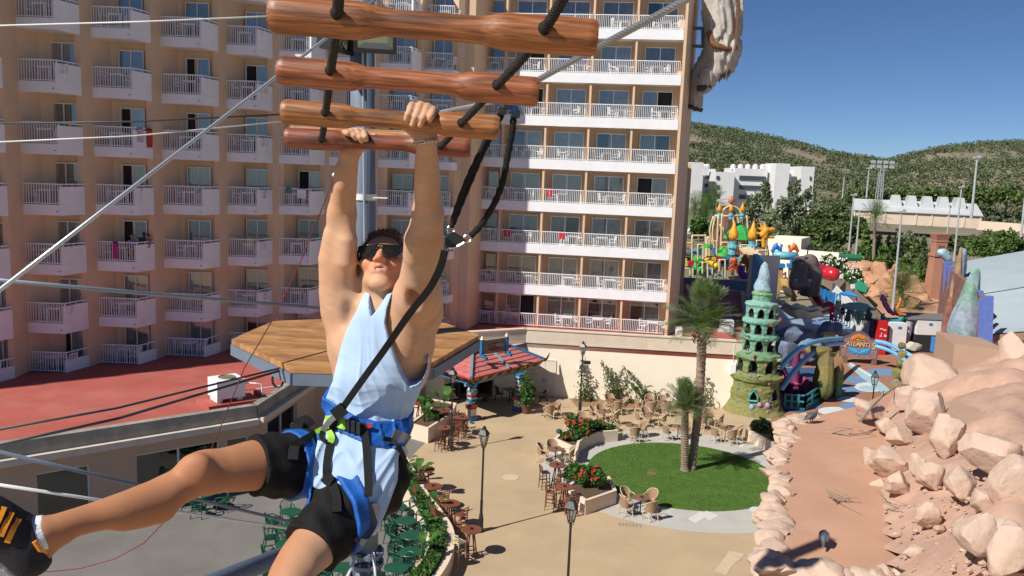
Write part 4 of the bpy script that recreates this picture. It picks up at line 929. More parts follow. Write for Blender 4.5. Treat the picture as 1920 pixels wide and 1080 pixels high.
def tiled(a,b,c,d,rows,cols):
 """courses of tiles from eave a-b to top d-c; each course laps over the one below"""
 n=(b-a).cross(d-a).normalized()
 if n.z<0:n=-n
 for r_ in range(rows):
  for k in range(cols):
   u0,u1=k/cols+.0025,(k+1)/cols-.0025;v0,v1=r_/rows,min(1,(r_+1.12)/rows);b_=MB()
   p=[lerp4(a,b,c,d,u0,v0)+n*.06,lerp4(a,b,c,d,u1,v0)+n*.06,lerp4(a,b,c,d,u1,v1)+n*.005,lerp4(a,b,c,d,u0,v1)+n*.005]
   q=[x-n*.055 for x in p[:2]]+[x-n*.004 for x in p[2:]]
   b_.add(p+q,[(0,1,2,3),(4,7,6,5),(0,4,5,1),(1,5,6,2),(2,6,7,3),(3,7,4,0)]);b_.build('tile',TILE,PAV,PO)
up3=Vector((0,0,.10));dFR=(ER-EC).normalized();dLF=(EL-EC).normalized()
ECt=EC-(dFR+dLF)*.25;ERt=ER+dFR*.1;ELt=EL+dLF*.1
tiled(ECt,ERt,TR+dFR*.2,T1,5,10);tiled(ELt,ECt,T1,TL,5,5)
b=MB();back=[Vector((1.0,51.7,3.38)),Vector((-4.6,48.7,3.38))]
b.add([T1+up3*.2,TR+up3*.2,back[0],back[1],TL+up3*.2],[(0,1,2,3,4)]);b.build('flat_top',mat('pale_pink_coating',(.58,.40,.38),.8,.15,2,stain=.5,stain_col=(.62,.55,.52)),PAV,PO)
b=MB();b.add([ECt,ERt,back[0]+Vector((0,0,-.9)),back[1]+Vector((0,0,-.9)),ELt],[(4,3,2,1,0)]);b.build('ceiling',TEALP,PAV,PO)
def ridge(a,c,w,m,name='ridge_cap'):b=MB();b.bar(a+up3,c+up3,w,.12);b.build(name,m,PAV,PO)
ridge(ECt,T1,.14,TEALP);ridge(lerp4(ECt,ERt,TR,T1,.5,0),lerp4(ECt,ERt,TR,T1,.5,1),.12,TEALP);ridge(lerp4(ELt,ECt,T1,TL,.45,0),lerp4(ELt,ECt,T1,TL,.45,1),.10,TEALP);ridge(ERt,TR+dFR*.2,.16,BLUEP);ridge(T1,TR+dFR*.2,.12,BLUEP)
b=MB();b.tube([ERt,ERt+dFR*.25+Vector((0,0,.08)),ERt+dFR*.42+Vector((0,0,.28)),ERt+dFR*.46+Vector((0,0,.42))],[.09,.07,.045,.015],6);b.build('upturned_tip',DARK,PAV,PO)
for a,c,n in((ECt,ERt,16),(ELt,ECt,8)):
 d=(c-a);L_=d.length;d.normalize();inw=Vector((-d.y,d.x,0));
 b=MB();b.bar(a-Vector((0,0,.01)),c-Vector((0,0,.01)),.12,.06);b.build('eave_trim',REDP,PAV,PO)
 for k in range(n):
  p0=a+d*(L_*k/n+.006)-Vector((0,0,.05))+inw*.05;p1=a+d*(L_*(k+1)/n-.006)-Vector((0,0,.05))+inw*.05;q0,q1=p0+inw*.32-Vector((0,0,.34)),p1+inw*.32-Vector((0,0,.34));b=MB()
  if k%2:b.add([p0,p1,q1,q0,p0+inw*.03,p1+inw*.03,q1+inw*.03,q0+inw*.03],[(0,1,2,3),(7,6,5,4),(0,4,5,1),(2,6,7,3),(0,3,7,4),(1,5,6,2)])
  else:
   p0,p1,q0,q1=[v+inw*.02 for v in(p0,p1,q0,q1)];b.add([p0,p1,q1,q0,p0+inw*.03,p1+inw*.03,q1+inw*.03,q0+inw*.03],[(0,1,2,3),(7,6,5,4),(0,4,5,1),(2,6,7,3),(0,3,7,4),(1,5,6,2)])
  b.build('valance_board',YELP if k%2 else mat('dark_maroon',(.10,.04,.03),.6,.2),PAV,PO)
 a2,c2=a+inw*.42-Vector((0,0,.42)),c+inw*.42-Vector((0,0,.42));b=MB();b.bar(a2,c2,.14,.16);b.build('beam',BLUEP if n==8 else TEALP,PAV,PO)
rp=random.Random(4)
def pillar(p):
 x,y=p.x,p.y;a=.78
 for c,d,m in(((x,y,.14),(.52,.52,.28),BLUEP),((x,y,.48),(.42,.42,.40),CREAMP),((x,y,.75),(.46,.46,.12),REDP),((x,y,.86),(.5,.5,.09),REDP)):
  b=MB();b.box(c,d,a);b.build('pillar_block',m,PAV,PO)
 z=.92;cols=[TEALP,mat('pale_blue_paint',(.40,.52,.56),.6),REDP,mat('pale_blue_paint',(.40,.52,.56),.6),BLUEP,CREAMP]
 for k in range(14):
  h=.086;w=rp.uniform(.26,.44);b=MB();b.box((x+rp.uniform(-.03,.03),y+rp.uniform(-.03,.03),z+h/2),(w,w,h-.006),a+rp.uniform(-.25,.25));b.build('stacked_book',cols[(k*5+k//3)%6],PAV,PO);z+=h
 b=MB();b.box((x,y,z+.06),(.5,.5,.12),a);b.build('capital',BLUEP,PAV,PO)
pillar(gz(883,788));pillar(gz(972,770))
SP0,SP1=gz(903,668,3.42),gz(949,661,3.42);sdx=(SP1-SP0).normalized();sdx.z=0;sdx.normalize();sn=Vector((sdx.y,-sdx.x,0))
r=root('porch_sign',(SP0+SP1)/2,'painted oval name sign between two blue posts on the pagoda roof','sign');so_=(SP0+SP1)/2;W_=(SP1-SP0).length
for s,p in((-1,SP0),(1,SP1)):
 b=MB();b.boxx(p+Vector((0,0,.46)),sdx*.09,sn*.09,(0,0,.50));b.boxx(p+sn*.18+Vector((0,0,.02)),sdx*.08,sn*.14,(0,0,.10));b.boxx(p+sn*.38+Vector((0,0,-.06)),sdx*.08,sn*.09,(0,0,.09));b.build('post',BLUEP,r,so_)
 b=MB();b.lathe([(.12,.97),(.12,1.0),(.085,1.04),(.09,1.08),(.04,1.15),(0,1.2)],c=p,n=10);b.build('finial',CREAMP,r,so_)
cS=so_+Vector((0,0,.50));b=MB();b.boxx(cS,sdx*(W_/2-.10),sn*.03,(0,0,.40));b.build('panel',mat('grey_brown_panel',(.20,.15,.12),.7,.15),r,so_)
def oval(rx,rz,o,m,name,n=28,a0=0,a1=2*pi,dz=0):
 b=MB();vs=[cS+sn*o+Vector((0,0,dz))]+[cS+sn*o+sdx*(rx*cos(a0+(a1-a0)*i/n))+Vector((0,0,dz+rz*sin(a0+(a1-a0)*i/n))) for i in range(n+1)];b.add(vs,[(0,i+1,i+2) for i in range(n)]);b.build(name,m,r,so_)
NAVY=mat('navy_paint',(.015,.03,.13),.5,.15);oval(W_*.37,.27,.034,mat('gold_paint',(.55,.33,.04),.5,.2),'oval_border');oval(W_*.35,.25,.038,NAVY,'oval_field');oval(W_*.33,.2,.042,mat('dark_red_paint',(.20,.03,.03),.5),'lower_field',a0=pi*1.08,a1=pi*1.92)
def sign_mat(c,dx,n_):return Matrix.Translation(c)@Matrix((dx,Vector((0,0,1)),n_)).transposed().to_4x4()
for i,ch in enumerate('KATMANDU'):
 t=(i-3.5)/3.5;m_=(YELP,YELP,YELP,mat('orange_paint',(.60,.16,.03),.5),mat('orange_paint',(.60,.16,.03),.5),CREAMP,CREAMP,CREAMP)[i]
 text_mesh('letter',ch,.26,m_,r,sign_mat(cS-so_+sn*.046+sdx*(t*W_*.29)+Vector((0,0,.06-.05*t*t)),sdx,sn),.006)
b=MB();pts=[cS+sn*.05+sdx*(W_*.3*cos(pi+pi*i/12))+Vector((0,0,-.19+.10*sin(pi+pi*i/12))) for i in range(13)];b.tube(pts,.025,5);b.build('scroll',mat('orange_paint',(.60,.16,.03),.5),r,so_)
def pot(px,py,label,h=.5,rr_=.26,plant=False):
 p=gz(px,py);r=root('plant_pot',p,label,'pot');b=MB();b.lathe([(0,0),(rr_*.65,0),(rr_,h*.9),(rr_*1.08,h*.9),(rr_*1.08,h),(rr_*.9,h),(rr_*.88,h*.92),(0,h*.9)],n=16);b.build('pot',mat('terracotta_dark',(.13,.06,.04),.7,.2),r)
 if plant:
  pts=[(random.gauss(0,.2),random.gauss(0,.2),h+abs(random.gauss(.7,.5))) for _ in range(600)];leaves('foliage',pts,.11,LEAFA,r);b=MB();b.tube([(0,0,h*.8),(.03,0,h+.5),(0,.02,h+1)],.03,6);b.build('stem',mat('brown_stem',(.12,.08,.05),.8),r)
pot(910,752,'round dark pot under the pagoda roof');pot(986,775,'terracotta pot with a leafy shrub beside the pagoda pillar',.55,.3,True)
#  ROOF FITTINGS ON THE RED TERRACE
bp=gz(430,768,DECKZ);r=root('rooftop_unit',bp,'white rooftop air unit on a red plinth','air unit');bo=bp
dr=(W2-W1).normalized().to_3d();nr=Vector((-dr.y,dr.x,0));c0=gz(425,757,DECKZ)
b=MB();b.boxx(c0+Vector((0,0,.1))+dr*.1,dr*1.15,nr*.75,(0,0,.1));b.build('plinth',REDROOF,r,bo)
b=MB();c1=c0+Vector((0,0,.78));b.boxx(c1,dr*.62,nr*.55,(0,0,.40));b.build('casing',WHITE,r,bo)
b=MB();b.boxx(c0+Vector((0,0,.30))-dr*.45,dr*.12,nr*.4,(0,0,.09));b.boxx(c0+Vector((0,0,.30))+dr*.45,dr*.12,nr*.4,(0,0,.09));b.build('foot',WHITE,r,bo)
b=MB();b.lathe([(.36,0),(.36,.05),(.33,.05),(.33,.01),(0,.01)],c=c1+Vector((0,0,.402)),n=16)
for i in range(6):a=i*pi/3;b.bar(c1+Vector((0,0,.44)),c1+Vector((.33*cos(a),.33*sin(a),.44)),.03,.012)
b.build('fan_guard',mat('rusty_grille',(.25,.22,.16),.7,.3,12),r,bo)
b=MB();q=c0+dr*1.25;b.tube([q+Vector((-.5,0,.75)),q+Vector((.1,0,.75)),q+Vector((.3,.1,.68)),q+Vector((.34,.1,.2))],.035,6);b.tube([q+nr*.2+Vector((-.4,0,.35)),q+nr*.5+Vector((1.4,.8,.42))],.02,5);b.build('pipe',WHITE,r,bo)
b=MB();q=gz(483,742,DECKZ);b.box((q.x,q.y,q.z+.15),(.4,.25,.3),.5);tag(b.build('roof_block',REDROOF),'small red block on the terrace roof beside the air unit','block')
for(a,c,w,lab,m) in(((925,622),(980,612),.05,'thin red pipe lying along the terrace edge',REDP),):
 p0,p1=gz(*a,DECKZ+.3),gz(*c,DECKZ+.35);b=MB();b.tube([p0,p1],w,6);b.box((p0 .x-.1,p0 .y,p0 .z),(.5,.3,.18),.4);tag(b.build('roof_pipe',m),lab,'pipe')
b=MB();q=gz(1363,622,DECKZ);b.box((q.x,q.y+.2,q.z+.45),(.9,.6,.7),-.1);b.box((q.x,q.y+.2,q.z+.05),(1.1,.8,.1),-.1);b.box((q.x,q.y-.14,q.z+.2),(.7,.03,.16),-.1);tag(b.build('rooftop_box',WHITE),'white ventilation box on the red terrace left of the castle','air unit')
b=MB();q=gz(1272,632,DECKZ);b.box((q.x,q.y,q.z+.35),(.4,.75,.62),-.1)
for k in range(6):b.box((q.x-.02,q.y-.38,q.z+.12+k*.09),(.34,.02,.03),-.1)
tag(b.build('air_conditioner',WHITE),'small white air conditioner at the foot of the hotel end','air conditioner')
DUCT=mat('grey_duct',(.30,.31,.35),.6,.15,3)
for k,(pts,w,lab) in enumerate((([(1345,548),(1392,548),(1400,610)],.35,'wide grey duct framing the shaded terrace'),([(1348,562),(1368,566),(1372,625)],.22,'thinner grey duct on the shaded terrace'),([(1300,528),(1402,527)],.5,'blue grey wall pipe behind the palm'))):
 b=MB();P=[gz(x,y,DECKZ+.3) for x,y in pts]
 for a,c in zip(P[:-1],P[1:]):b.bar(a,c+(c-a).normalized()*w*.49,w,w*.7,up=(0,0,1))
 tag(b.build('roof_duct',DUCT),lab,'duct')
#  SANDCASTLE TOWER
CC=gz(1420,775);CC.y+=.9;CH=9.2
prof=[(0,1.95),(.25,1.72),(.6,1.55),(1.6,1.42),(1.95,1.42),(2.05,1.58),(2.28,1.62),(2.36,1.40),(2.5,1.30),(3.2,1.28),(3.4,1.42),(3.6,1.40),(3.68,1.12),(3.8,1.05),(4.4,1.02),(4.55,1.16),(4.72,1.15),(4.8,1.0),(5.4,.97),(5.55,1.10),(5.72,1.06),(5.8,.92),(6.45,.90),(6.6,.98),(6.72,.95),(6.78,.62),(6.85,.56),(7.15,.60),(7.25,.66),(7.36,.60),(7.42,.52),(8.0,.44),(8.6,.31),(9.0,.20),(9.2,.05)]
nz,na=330,200;Z=np.linspace(0,CH,nz);Rr=np.interp(Z,[p[0] for p in prof],[p[1] for p in prof]);Ath=np.linspace(0,2*pi,na,endpoint=False)
ZZ,AA=np.meshgrid(Z,Ath,indexing='ij');RR=np.repeat(Rr[:,None],na,1)
for i in range(nz):
 for j in range(na):
  a=AA[i,j];p=Vector((cos(a)*1.4,sin(a)*1.4,ZZ[i,j]*1.6));RR[i,j]*=1+.055*noise.noise(p*1.2)+.035*noise.noise(p*3.1)+.018*noise.noise(p*7)
sp=(ZZ>7.42);RR=np.where(sp,RR*(1+.13*np.sin(AA+ZZ*5.5)*np.clip((9.2-ZZ)/1.2,0,1)),RR)
face=-pi/2-.28
wins=[]
for zc,rad,angs,w,h in((2.55,1.3,(-52,-10,36,78),.25,.72),(3.85,1.05,(-42,2,44,86),.23,.58),(4.88,1.0,(-48,-6,38,78),.21,.56),(5.86,.93,(-40,0,42,82),.19,.50),(.95,1.45,(-2,52),.21,.58)):
 for a in angs:wins.append((zc,rad,face+radians(a),w,h))
carved=np.zeros_like(RR)
for zc,rad,a0,w,h in wins:
 u=np.angle(np.exp(1j*(AA-a0)))*rad;v=(ZZ-zc)/h;wid=w*np.where(v<.45,1,np.sqrt(np.clip(1-((v-.45)/.62)**1.3,0,1)));inside=(v>0)&(v<1.05)&(np.abs(u)<wid);carved=np.maximum(carved,inside*1.0)
RR=RR-carved*.5
X=CC.x+RR*np.cos(AA);Y_=CC.y+RR*np.sin(AA);vs=np.stack([X-CC.x,Y_-CC.y,ZZ],-1).reshape(-1,3)
ii,jj=np.meshgrid(np.arange(nz-1),np.arange(na),indexing='ij');j2=(jj+1)%na;fs=np.stack([ii*na+jj,ii*na+j2,(ii+1)*na+j2,(ii+1)*na+jj],-1).reshape(-1,4)
def zramp(name,stops,rough=.85,bump=.5,bscale=9,nscale=2.0,namp=.5):
 m=bpy.data.materials.new(name);m.use_nodes=True;N=m.node_tree.nodes;L=m.node_tree.links;b=N['Principled BSDF'];b.inputs['Roughness'].default_value=rough
 tc=N.new('ShaderNodeTexCoord');sx=N.new('ShaderNodeSeparateXYZ');L.new(tc.outputs['Object'],sx.inputs[0]);nn=N.new('ShaderNodeTexNoise');nn.inputs['Scale'].default_value=nscale;nn.inputs['Detail'].default_value=6;L.new(tc.outputs['Object'],nn.inputs['Vector'])
 ml=N.new('ShaderNodeMath');ml.operation='MULTIPLY_ADD';ml.inputs[1].default_value=namp*2;L.new(nn.outputs['Fac'],ml.inputs[0]);L.new(sx.outputs[2],ml.inputs[2])
 z0,z1=stops[0][0],stops[-1][0];mr=N.new('ShaderNodeMapRange');mr.inputs[1].default_value=z0+namp;mr.inputs[2].default_value=z1+namp;L.new(ml.outputs[0],mr.inputs[0])
 cr=N.new('ShaderNodeValToRGB');els=cr.color_ramp.elements
 while len(els)<len(stops):els.new(.5)
 for e,(z,c) in zip(els,stops):e.position=(z-z0)/(z1-z0);e.color=rgb(c)
 L.new(mr.outputs[0],cr.inputs[0]);n2=N.new('ShaderNodeTexNoise');n2 .inputs['Scale'].default_value=bscale;n2 .inputs['Detail'].default_value=8;L.new(tc.outputs['Object'],n2 .inputs['Vector'])
 mx=N.new('ShaderNodeMixRGB');mx.blend_type='MULTIPLY';mx.inputs[0].default_value=.55;L.new(cr.outputs[0],mx.inputs[1]);r2=N.new('ShaderNodeValToRGB');r2 .color_ramp.elements[0].position=.35;r2 .color_ramp.elements[1].position=.6;r2 .color_ramp.elements[0].color=(.45,.42,.35,1);L.new(n2 .outputs['Fac'],r2 .inputs[0]);L.new(r2 .outputs[0],mx.inputs[2]);L.new(mx.outputs[0],b.inputs['Base Color'])
 bp_=N.new('ShaderNodeBump');bp_.inputs['Strength'].default_value=bump;bp_.inputs['Distance'].default_value=.05;L.new(n2 .outputs['Fac'],bp_.inputs['Height']);L.new(bp_.outputs[0],b.inputs['Normal']);return m
CASM=zramp('castle_paint',[(0,(.23,.22,.075)),(2.2,(.19,.22,.07)),(3.3,(.17,.27,.11)),(4.3,(.15,.36,.25)),(5.5,(.18,.41,.33)),(6.8,(.24,.46,.40)),(7.4,(.18,.32,.14)),(7.6,(.29,.44,.52)),(9.2,(.36,.48,.56))])
CAS=root('sandcastle_tower',CC,'green painted sandcastle tower with pointed windows and blue spire','tower')
cf=carved.reshape(-1)[fs].max(1)>.5
npmesh('tower_body',vs,fs,[CASM,DARK],CAS,mi=cf.astype(int))  # carved window faces painted near-black to deepen the recess shade
def on_castle(a,z,o=0.0):
 rr_=np.interp(z,[p[0] for p in prof],[p[1] for p in prof])+o;A_=face+radians(a);return Vector((rr_*cos(A_),rr_*sin(A_),z)),Vector((cos(A_),sin(A_),0))
def starfish(a,z,s,col,i):
 p,d=on_castle(a,z,.05);x,y,n_=frame_from(d);b=MB();vs=[n_*s*.3];k=10
 for j in range(k):rr_=s if j%2==0 else s*.38;an=2*pi*j/k+i;vs.append((x*cos(an)+y*sin(an))*rr_)
 b.add(vs,[(0,1+j,1+(j+1)%k) for j in range(k)]);o=b.build('starfish',col,CAS);o.location=p
pc=[mat('starfish_blue',(.06,.17,.40),.5),mat('starfish_orange',(.60,.17,.06),.5),mat('starfish_pink',(.55,.25,.28),.5),mat('starfish_teal',(.08,.38,.36),.5),mat('shell_lilac',(.45,.27,.50),.5),mat('shell_blue',(.22,.45,.62),.5)]
for i,(a,z,s,c) in enumerate(((-42,1.5,.13,0),(-18,1.45,.13,0),(12,1.55,.12,2),(40,1.1,.12,0),(35,.9,.11,0),(28,.35,.12,2),(60,.5,.1,1),(-35,.8,.09,5),(-25,2.6,.12,1),(-12,2.35,.13,0),(22,3.1,.13,1),(30,2.0,.1,2))):starfish(a,z,s,pc[c],i)
for i,(a,z,s,c) in enumerate(((-4,.55,.17,5),(12,.72,.15,4),(30,.70,.16,4))):
 p,d=on_castle(a,z,.05);b=MB();b.ell((0,0,0),(s,s*.6,s*1.1),10,6,amp=.2,fr=3,seed=i);o=b.build('shell',pc[c],CAS,smooth=True);o.location=p
for i,(a,z) in enumerate(((-34,4.75),(-8,3.55),(16,4.5),(50,3.4),(60,2.3),(62,2.9),(48,4.3),(30,5.5),(-50,5.0),(0,2.38),(66,5.7),(52,6.1),(-30,3.7))):
 p,d=on_castle(a,z,.04);b=MB();rc=random.Random(i)
 for k in range(7):
  e=(d+Vector((rc.gauss(0,.6),rc.gauss(0,.6),rc.gauss(.5,.5)))).normalized();b.tube([Vector((0,0,0)),e*.14,e*.25+Vector((0,0,.05))],[.045,.04,.015],5)
 o=b.build('coral',(mat('coral_grey',(.42,.38,.33),.8),mat('coral_rust',(.45,.16,.09),.8),mat('coral_olive',(.20,.22,.10),.8))[i%3],CAS);o.location=p
p,d=on_castle(-2,.93,.10);x,y,n_=frame_from(d);b=MB();fpts=[p-Vector((0,0,0))+x*w+Vector((0,0,h)) for w,h in((-.24,0),(-.24,.3),(0,.66),(.24,.3),(.24,0))];b.tube(fpts,.06,6,closed=True);b.build('window_frame',pc[3],CAS)
#  ROCK-EDGED PINK ROOF ON THE RIGHT
RZ=8.0
PINK=mat('pink_render',(.50,.285,.19),.9,.10,.8,bump=.25,bscale=22,detail=8,stain=.5,stain_col=(.42,.225,.145),stain_scale=.6)
ROCK=mat('pale_artificial_rock',(.55,.405,.315),.9,.18,1.6,bump=.7,bscale=14,detail=10,stain=.85,stain_col=(.44,.275,.20),stain_scale=1.6)
rimpx=[(1530,772),(1500,776),(1478,783),(1468,793),(1472,806),(1478,822),(1456,836),(1452,845),(1470,856),(1450,872),(1455,888),(1463,905),(1458,918),(1436,938),(1444,950),(1462,962),(1456,978),(1450,992),(1430,1020),(1432,1038),(1475,1050),(1550,1058),(1630,1062),(1700,1060),(1765,1054)]
rim=[gz(x,y,RZ+.12) for x,y in rimpx]
poly=[(p.x,p.y) for p in rim]+[(9.2,12.6),(22,12),(24,26),(12.5,25.5),(9.6,22.4)]
b=MB();b.prism(poly,RZ-.42,RZ);struct(b,'pink_roof_terrace',PINK)
rl_=spline([p.xy for p in rim],3);rre=random.Random(31);RIMR=root('rock_rim',(rim[9].x,rim[9].y,RZ),'pale layered rock edging along the pink roof','rock edge');ro=RIMR.location.copy()
for i,p in enumerate(rl_):
 w=rre.uniform(.15,.27)
 boulder('rock',(p.x+rre.uniform(.0,.16),p.y+rre.uniform(-.02,.14),RZ-.05+rre.uniform(-.04,.05)),(w*1.25,w*rre.uniform(.9,1.4),w*rre.uniform(.45,.8)),700+i,ROCK,parent=RIMR,off=ro,sub=3,amp=.3,cuts=7)
 if i%2:boulder('rock',(p.x+rre.uniform(.02,.2),p.y+.1,RZ-.30),(w,w,w*.7),800+i,ROCK,parent=RIMR,off=ro,sub=3,amp=.3,cuts=7)
b=MB();b.prism([(p.x+.45+max(0,(12.5-p.y)*.0),p.y+.5) for p in rim[2:19]]+[(4.9,13.4),(9.4,13.0),(22,12.6),(23,26)],0,RZ-.43);struct(b,'rock_building_wall',mat('dark_red_wall',(.16,.05,.035),.85,.25,2))
rmx=random.Random(21)
def mh(px):return max(0,min(1,(px-1650)/230))*1.5
BOUL=[(1746,708,66,40,'largest pale boulder on the skyline of the rock pile'),(1805,716,60,34,'pinkish boulder right of the largest one'),(1626,768,38,24,'low boulder at the far edge beside the lamp'),(1705,748,30,27,'rounded boulder below the largest one'),(1660,800,24,20,'smooth boulder half way along the pile'),(1738,778,42,42,'tall pale boulder at the middle of the pile'),(1684,818,28,24,'small boulder left of the dark crevice'),(1770,822,44,42,'angular boulder above the brown slope'),(1632,858,18,22,'upright narrow boulder on the pink roof'),(1668,868,42,30,'cracked oval boulder on the pink roof'),(1682,908,34,28,'round pale boulder nearest the open pink roof'),(1722,874,26,26,'wedge shaped boulder behind the cracked one'),(1748,892,34,32,'shaded boulder in the middle of the pile'),(1740,965,26,27,'lone round boulder in front of the pile'),(1850,842,62,46,'big flat topped boulder at the right'),(1800,906,48,34,'brown shaded boulder below the flat topped one'),(1893,905,50,52,'bulky boulder cut by the right edge'),(1835,1005,46,52,'tall boulder near the lower right'),(1888,1035,44,58,'darkest boulder in the lower right corner'),(1903,668,36,50,'upper boulder at the right edge'),(1868,712,46,30,'low boulder beneath the upper right one'),(1850,935,40,26,'sloping boulder between the large right ones')]
for i,(x,y,wx,hy,lab) in enumerate(BOUL):
 hgt=mh(x) if y>780 else max(mh(x),.2)*.9
 if y<730:p=at(x,y,23.5)
 else:
  q=gz(x,min(1075,y+hy*.8),RZ+hgt);p=at(x,y,q.y+.15)
 s=p.y/FPX;boulder('boulder',p,(wx*s*1.02,max(wx,hy)*s*.95,hy*s*1.06),100+i*3,ROCK,lab,'boulder','pale boulders on the pink roof')
b=MB();nx,ny=70,60;vs=[]
for j in range(ny+1):
 for i in range(nx+1):
  x=5.4+i*.25;y=10.4+j*.235;q=Vector((x,y,RZ));px=960+FPX*(q-EYE).dot(RGT)/(q-EYE).dot(FWD)
  h=mh(px)*1.04+.18*noise.noise((x*.8,y*.8,0))*mh(px)*2+.05*noise.noise((x*3,y*3,1))*min(1,mh(px)*4);far=max(0,(y-22)/2.5);vs.append((x,y,RZ-.05+h+(.0 if px>1640 else-.15)-far*.2))
pxs=[960+FPX*(Vector(v)-EYE).dot(RGT)/(Vector(v)-EYE).dot(FWD) for v in vs]
b.add(vs,[(j*(nx+1)+i,j*(nx+1)+i+1,(j+1)*(nx+1)+i+1,(j+1)*(nx+1)+i) for j in range(ny) for i in range(nx) if pxs[j*(nx+1)+i]>1600 and vs[j*(nx+1)+i][0]>5.4+.35*(vs[j*(nx+1)+i][1]-10.4)]);struct(b,'rubble_slope',mat('pinkish_rubble',(.50,.32,.235),.95,.15,2.2,bump=.6,bscale=10,stain=.5),True)
rr2=random.Random(5)
for i in range(12):
 x,y=rr2 .uniform(1640,1900),rr2 .uniform(775,1060);p=gz(x,y,RZ+mh(x)*.95);s=rr2 .uniform(.06,.2);boulder('small_stone',p,(s*1.3,s,s*.8),300+i,ROCK,'small loose stone among the pale boulders','stone','loose stones among the boulders',sub=2)
b=MB()
for i in range(420):
 x,y=rr2 .gauss(1775,70),rr2 .uniform(770,1075)
 if x<1650 or x>1935:continue
 p=gz(x,y,RZ+mh(x)*.93);w=abs(rr2 .gauss(.014,.016))+.006;b.ell(p,(w*1.3,w,w*.8),6,4,amp=.5,fr=2,seed=i)
tag(b.build('gravel',mat('pink_gravel',(.46,.31,.23),.95,.25,5)),'loose gravel between the pale boulders','gravel',kind='stuff')
TANB=mat('tan_render_brown',(.42,.27,.19),.9,.06,1,bump=.15)
a0,a1,a2,a3=gz(1755,800,9.0),gz(1790,745,9.0),gz(1935,700,9.4),gz(1960,850,9.3)
b=MB();b.add([a0,a3,a2,a1]+[Vector((q.x,q.y,7.6)) for q in(a0,a3,a2,a1)],[(0,1,2,3),(0,4,5,1),(1,5,6,2),(2,6,7,3),(3,7,4,0)]);tag(b.build('brown_slab',TANB),'smooth brown sloping slab among the boulders','slab')
p=at(1842,700,29);b=MB();q0,q1=at(1790,645,29),at(1898,650,28);b.prism([(q0 .x,q0 .y),(q1 .x,q1 .y),(q1 .x+.3,q1 .y+2.5),(q0 .x+.6,q0 .y+2.5)],0,q0 .z);tag(b.build('tan_block',TANB),'plain tan wall block behind the boulders','wall')
def twig(pts,r0,label):
 b=MB();P=[gz(x,y,z) for x,y,z in pts];b.tube(P,[r0*(1-.7*i/(len(P)-1)) for i in range(len(P))],6);rt=random.Random(len(label))
 for k in range(5):
  a=P[rt.randrange(len(P)-1)];b.tube([a,a+Vector((rt.gauss(0,.15),rt.gauss(0,.15),.12)),a+Vector((rt.gauss(0,.35),rt.gauss(0,.35),.1))],[.012,.009,.004],5)
 tag(b.build('dry_root',mat('dry_wood',(.28,.22,.18),.9,.3,9)),label,'root')
twig([(1612,790,8.35),(1635,762,8.6),(1655,742,8.75),(1680,725,8.8),(1690,750,8.5)],.05,'dry root lying over the far boulders')
twig([(1560,811,8.03),(1590,815,8.05),(1625,812,8.04),(1632,800,8.2)],.02,'thin dry twig on the pink roof')
twig([(1573,940,8.02),(1582,937,8.04),(1590,941,8.02)],.02,'short bent stick on the pink roof')
twig([(1673,945,8.04),(1690,955,8.15),(1705,962,8.04)],.03,'dark stick near the round boulder')
def pigeon(px,py,rz,label,sc=1.0,peck=False):
 s=SDF((-.24,-.12,-.02),(.22,.12,.34),.0065)
 s.ell((0,0,.17),(.125,.07,.07),axes((1,0,.25),(0,0,1)),.03);s.cone((-.09,0,.15),(-.22,0,.10),.035,.018,.03,flat=((0,0,1),1.8));s.cone((.07,0,.20),(.115,0,.27) if not peck else(.16,0,.17),.045,.028,.03)
 hd=(.125,0,.285) if not peck else(.175,0,.155);s.ell(hd,(.03,.026,.028),None,.015);s.cone((hd[0]+.02,0,hd[2]-.003),(hd[0]+.055,0,hd[2]-.012),.009,.004,.006)
 for q in(-1,1):s.cone((.0,q*.03,.12),(.01,q*.03,.01),.011,.008,.02);s.cone((.01,q*.03,.008),(.045,q*.03,.006),.008,.006,.01);s.ell((-.02,q*.062,.175),(.11,.016,.05),axes((1,0,.25),(0,0,1)),.012)
 vs,fs=s.mesh();o=npmesh('pigeon',vs,fs,mat('pigeon_grey',(.075,.08,.10),.6,.3,9));p=gz(px,py,RZ);o.location=p;o.rotation_euler=(0,0,rz);o.scale=(sc,)*3;tag(o,label,'pigeon','pigeons on the pink roof')
pigeon(1521,794,.4,'grey pigeon at the far corner of the pink roof',1.15);pigeon(1543,1026,1.2,'grey pigeon pecking near the front edge',1.1,True);pigeon(1727,1020,.3,'grey pigeon beside the lower boulders',1.05);pigeon(1903,968,2.6,'dark pigeon on the rocks at the right edge',1.1)
#  TERRAIN AND HILLS
RIDGE=[(-2000,150),(1000,205),(1285,231),(1350,240),(1420,254),(1500,272),(1560,284),(1640,296),(1690,284),(1750,272),(1850,265),(1920,263),(2300,258),(4000,250)]
def ridge_z(px):
 y=np.interp(px,[r[0] for r in RIDGE],[r[1] for r in RIDGE]);return at(px,float(y)+7,700).z
def hz(x,y):
 k_=.8+4.2*max(0,min(1,(1440-960-FPX*x/max(y,1))/110));base=0 if y<95 else k_*min(1,(y-95)/40)
 if y>280:
  q=Vector((x,y,14));px=960+FPX*x/y;t=min(1,(y-280)/420);t=t*t*(3-2*t)*.55+t*.45;zr=ridge_z(max(-1800,min(3900,px)))
  base+=(zr-base)*t+(5*noise.noise((x*.012,y*.012,0))+2.2*noise.noise((x*.04,y*.04,5)))*min(1,t*3)*(1-t**6*.8)
  if y>700:base-=(y-700)*.12
 return base
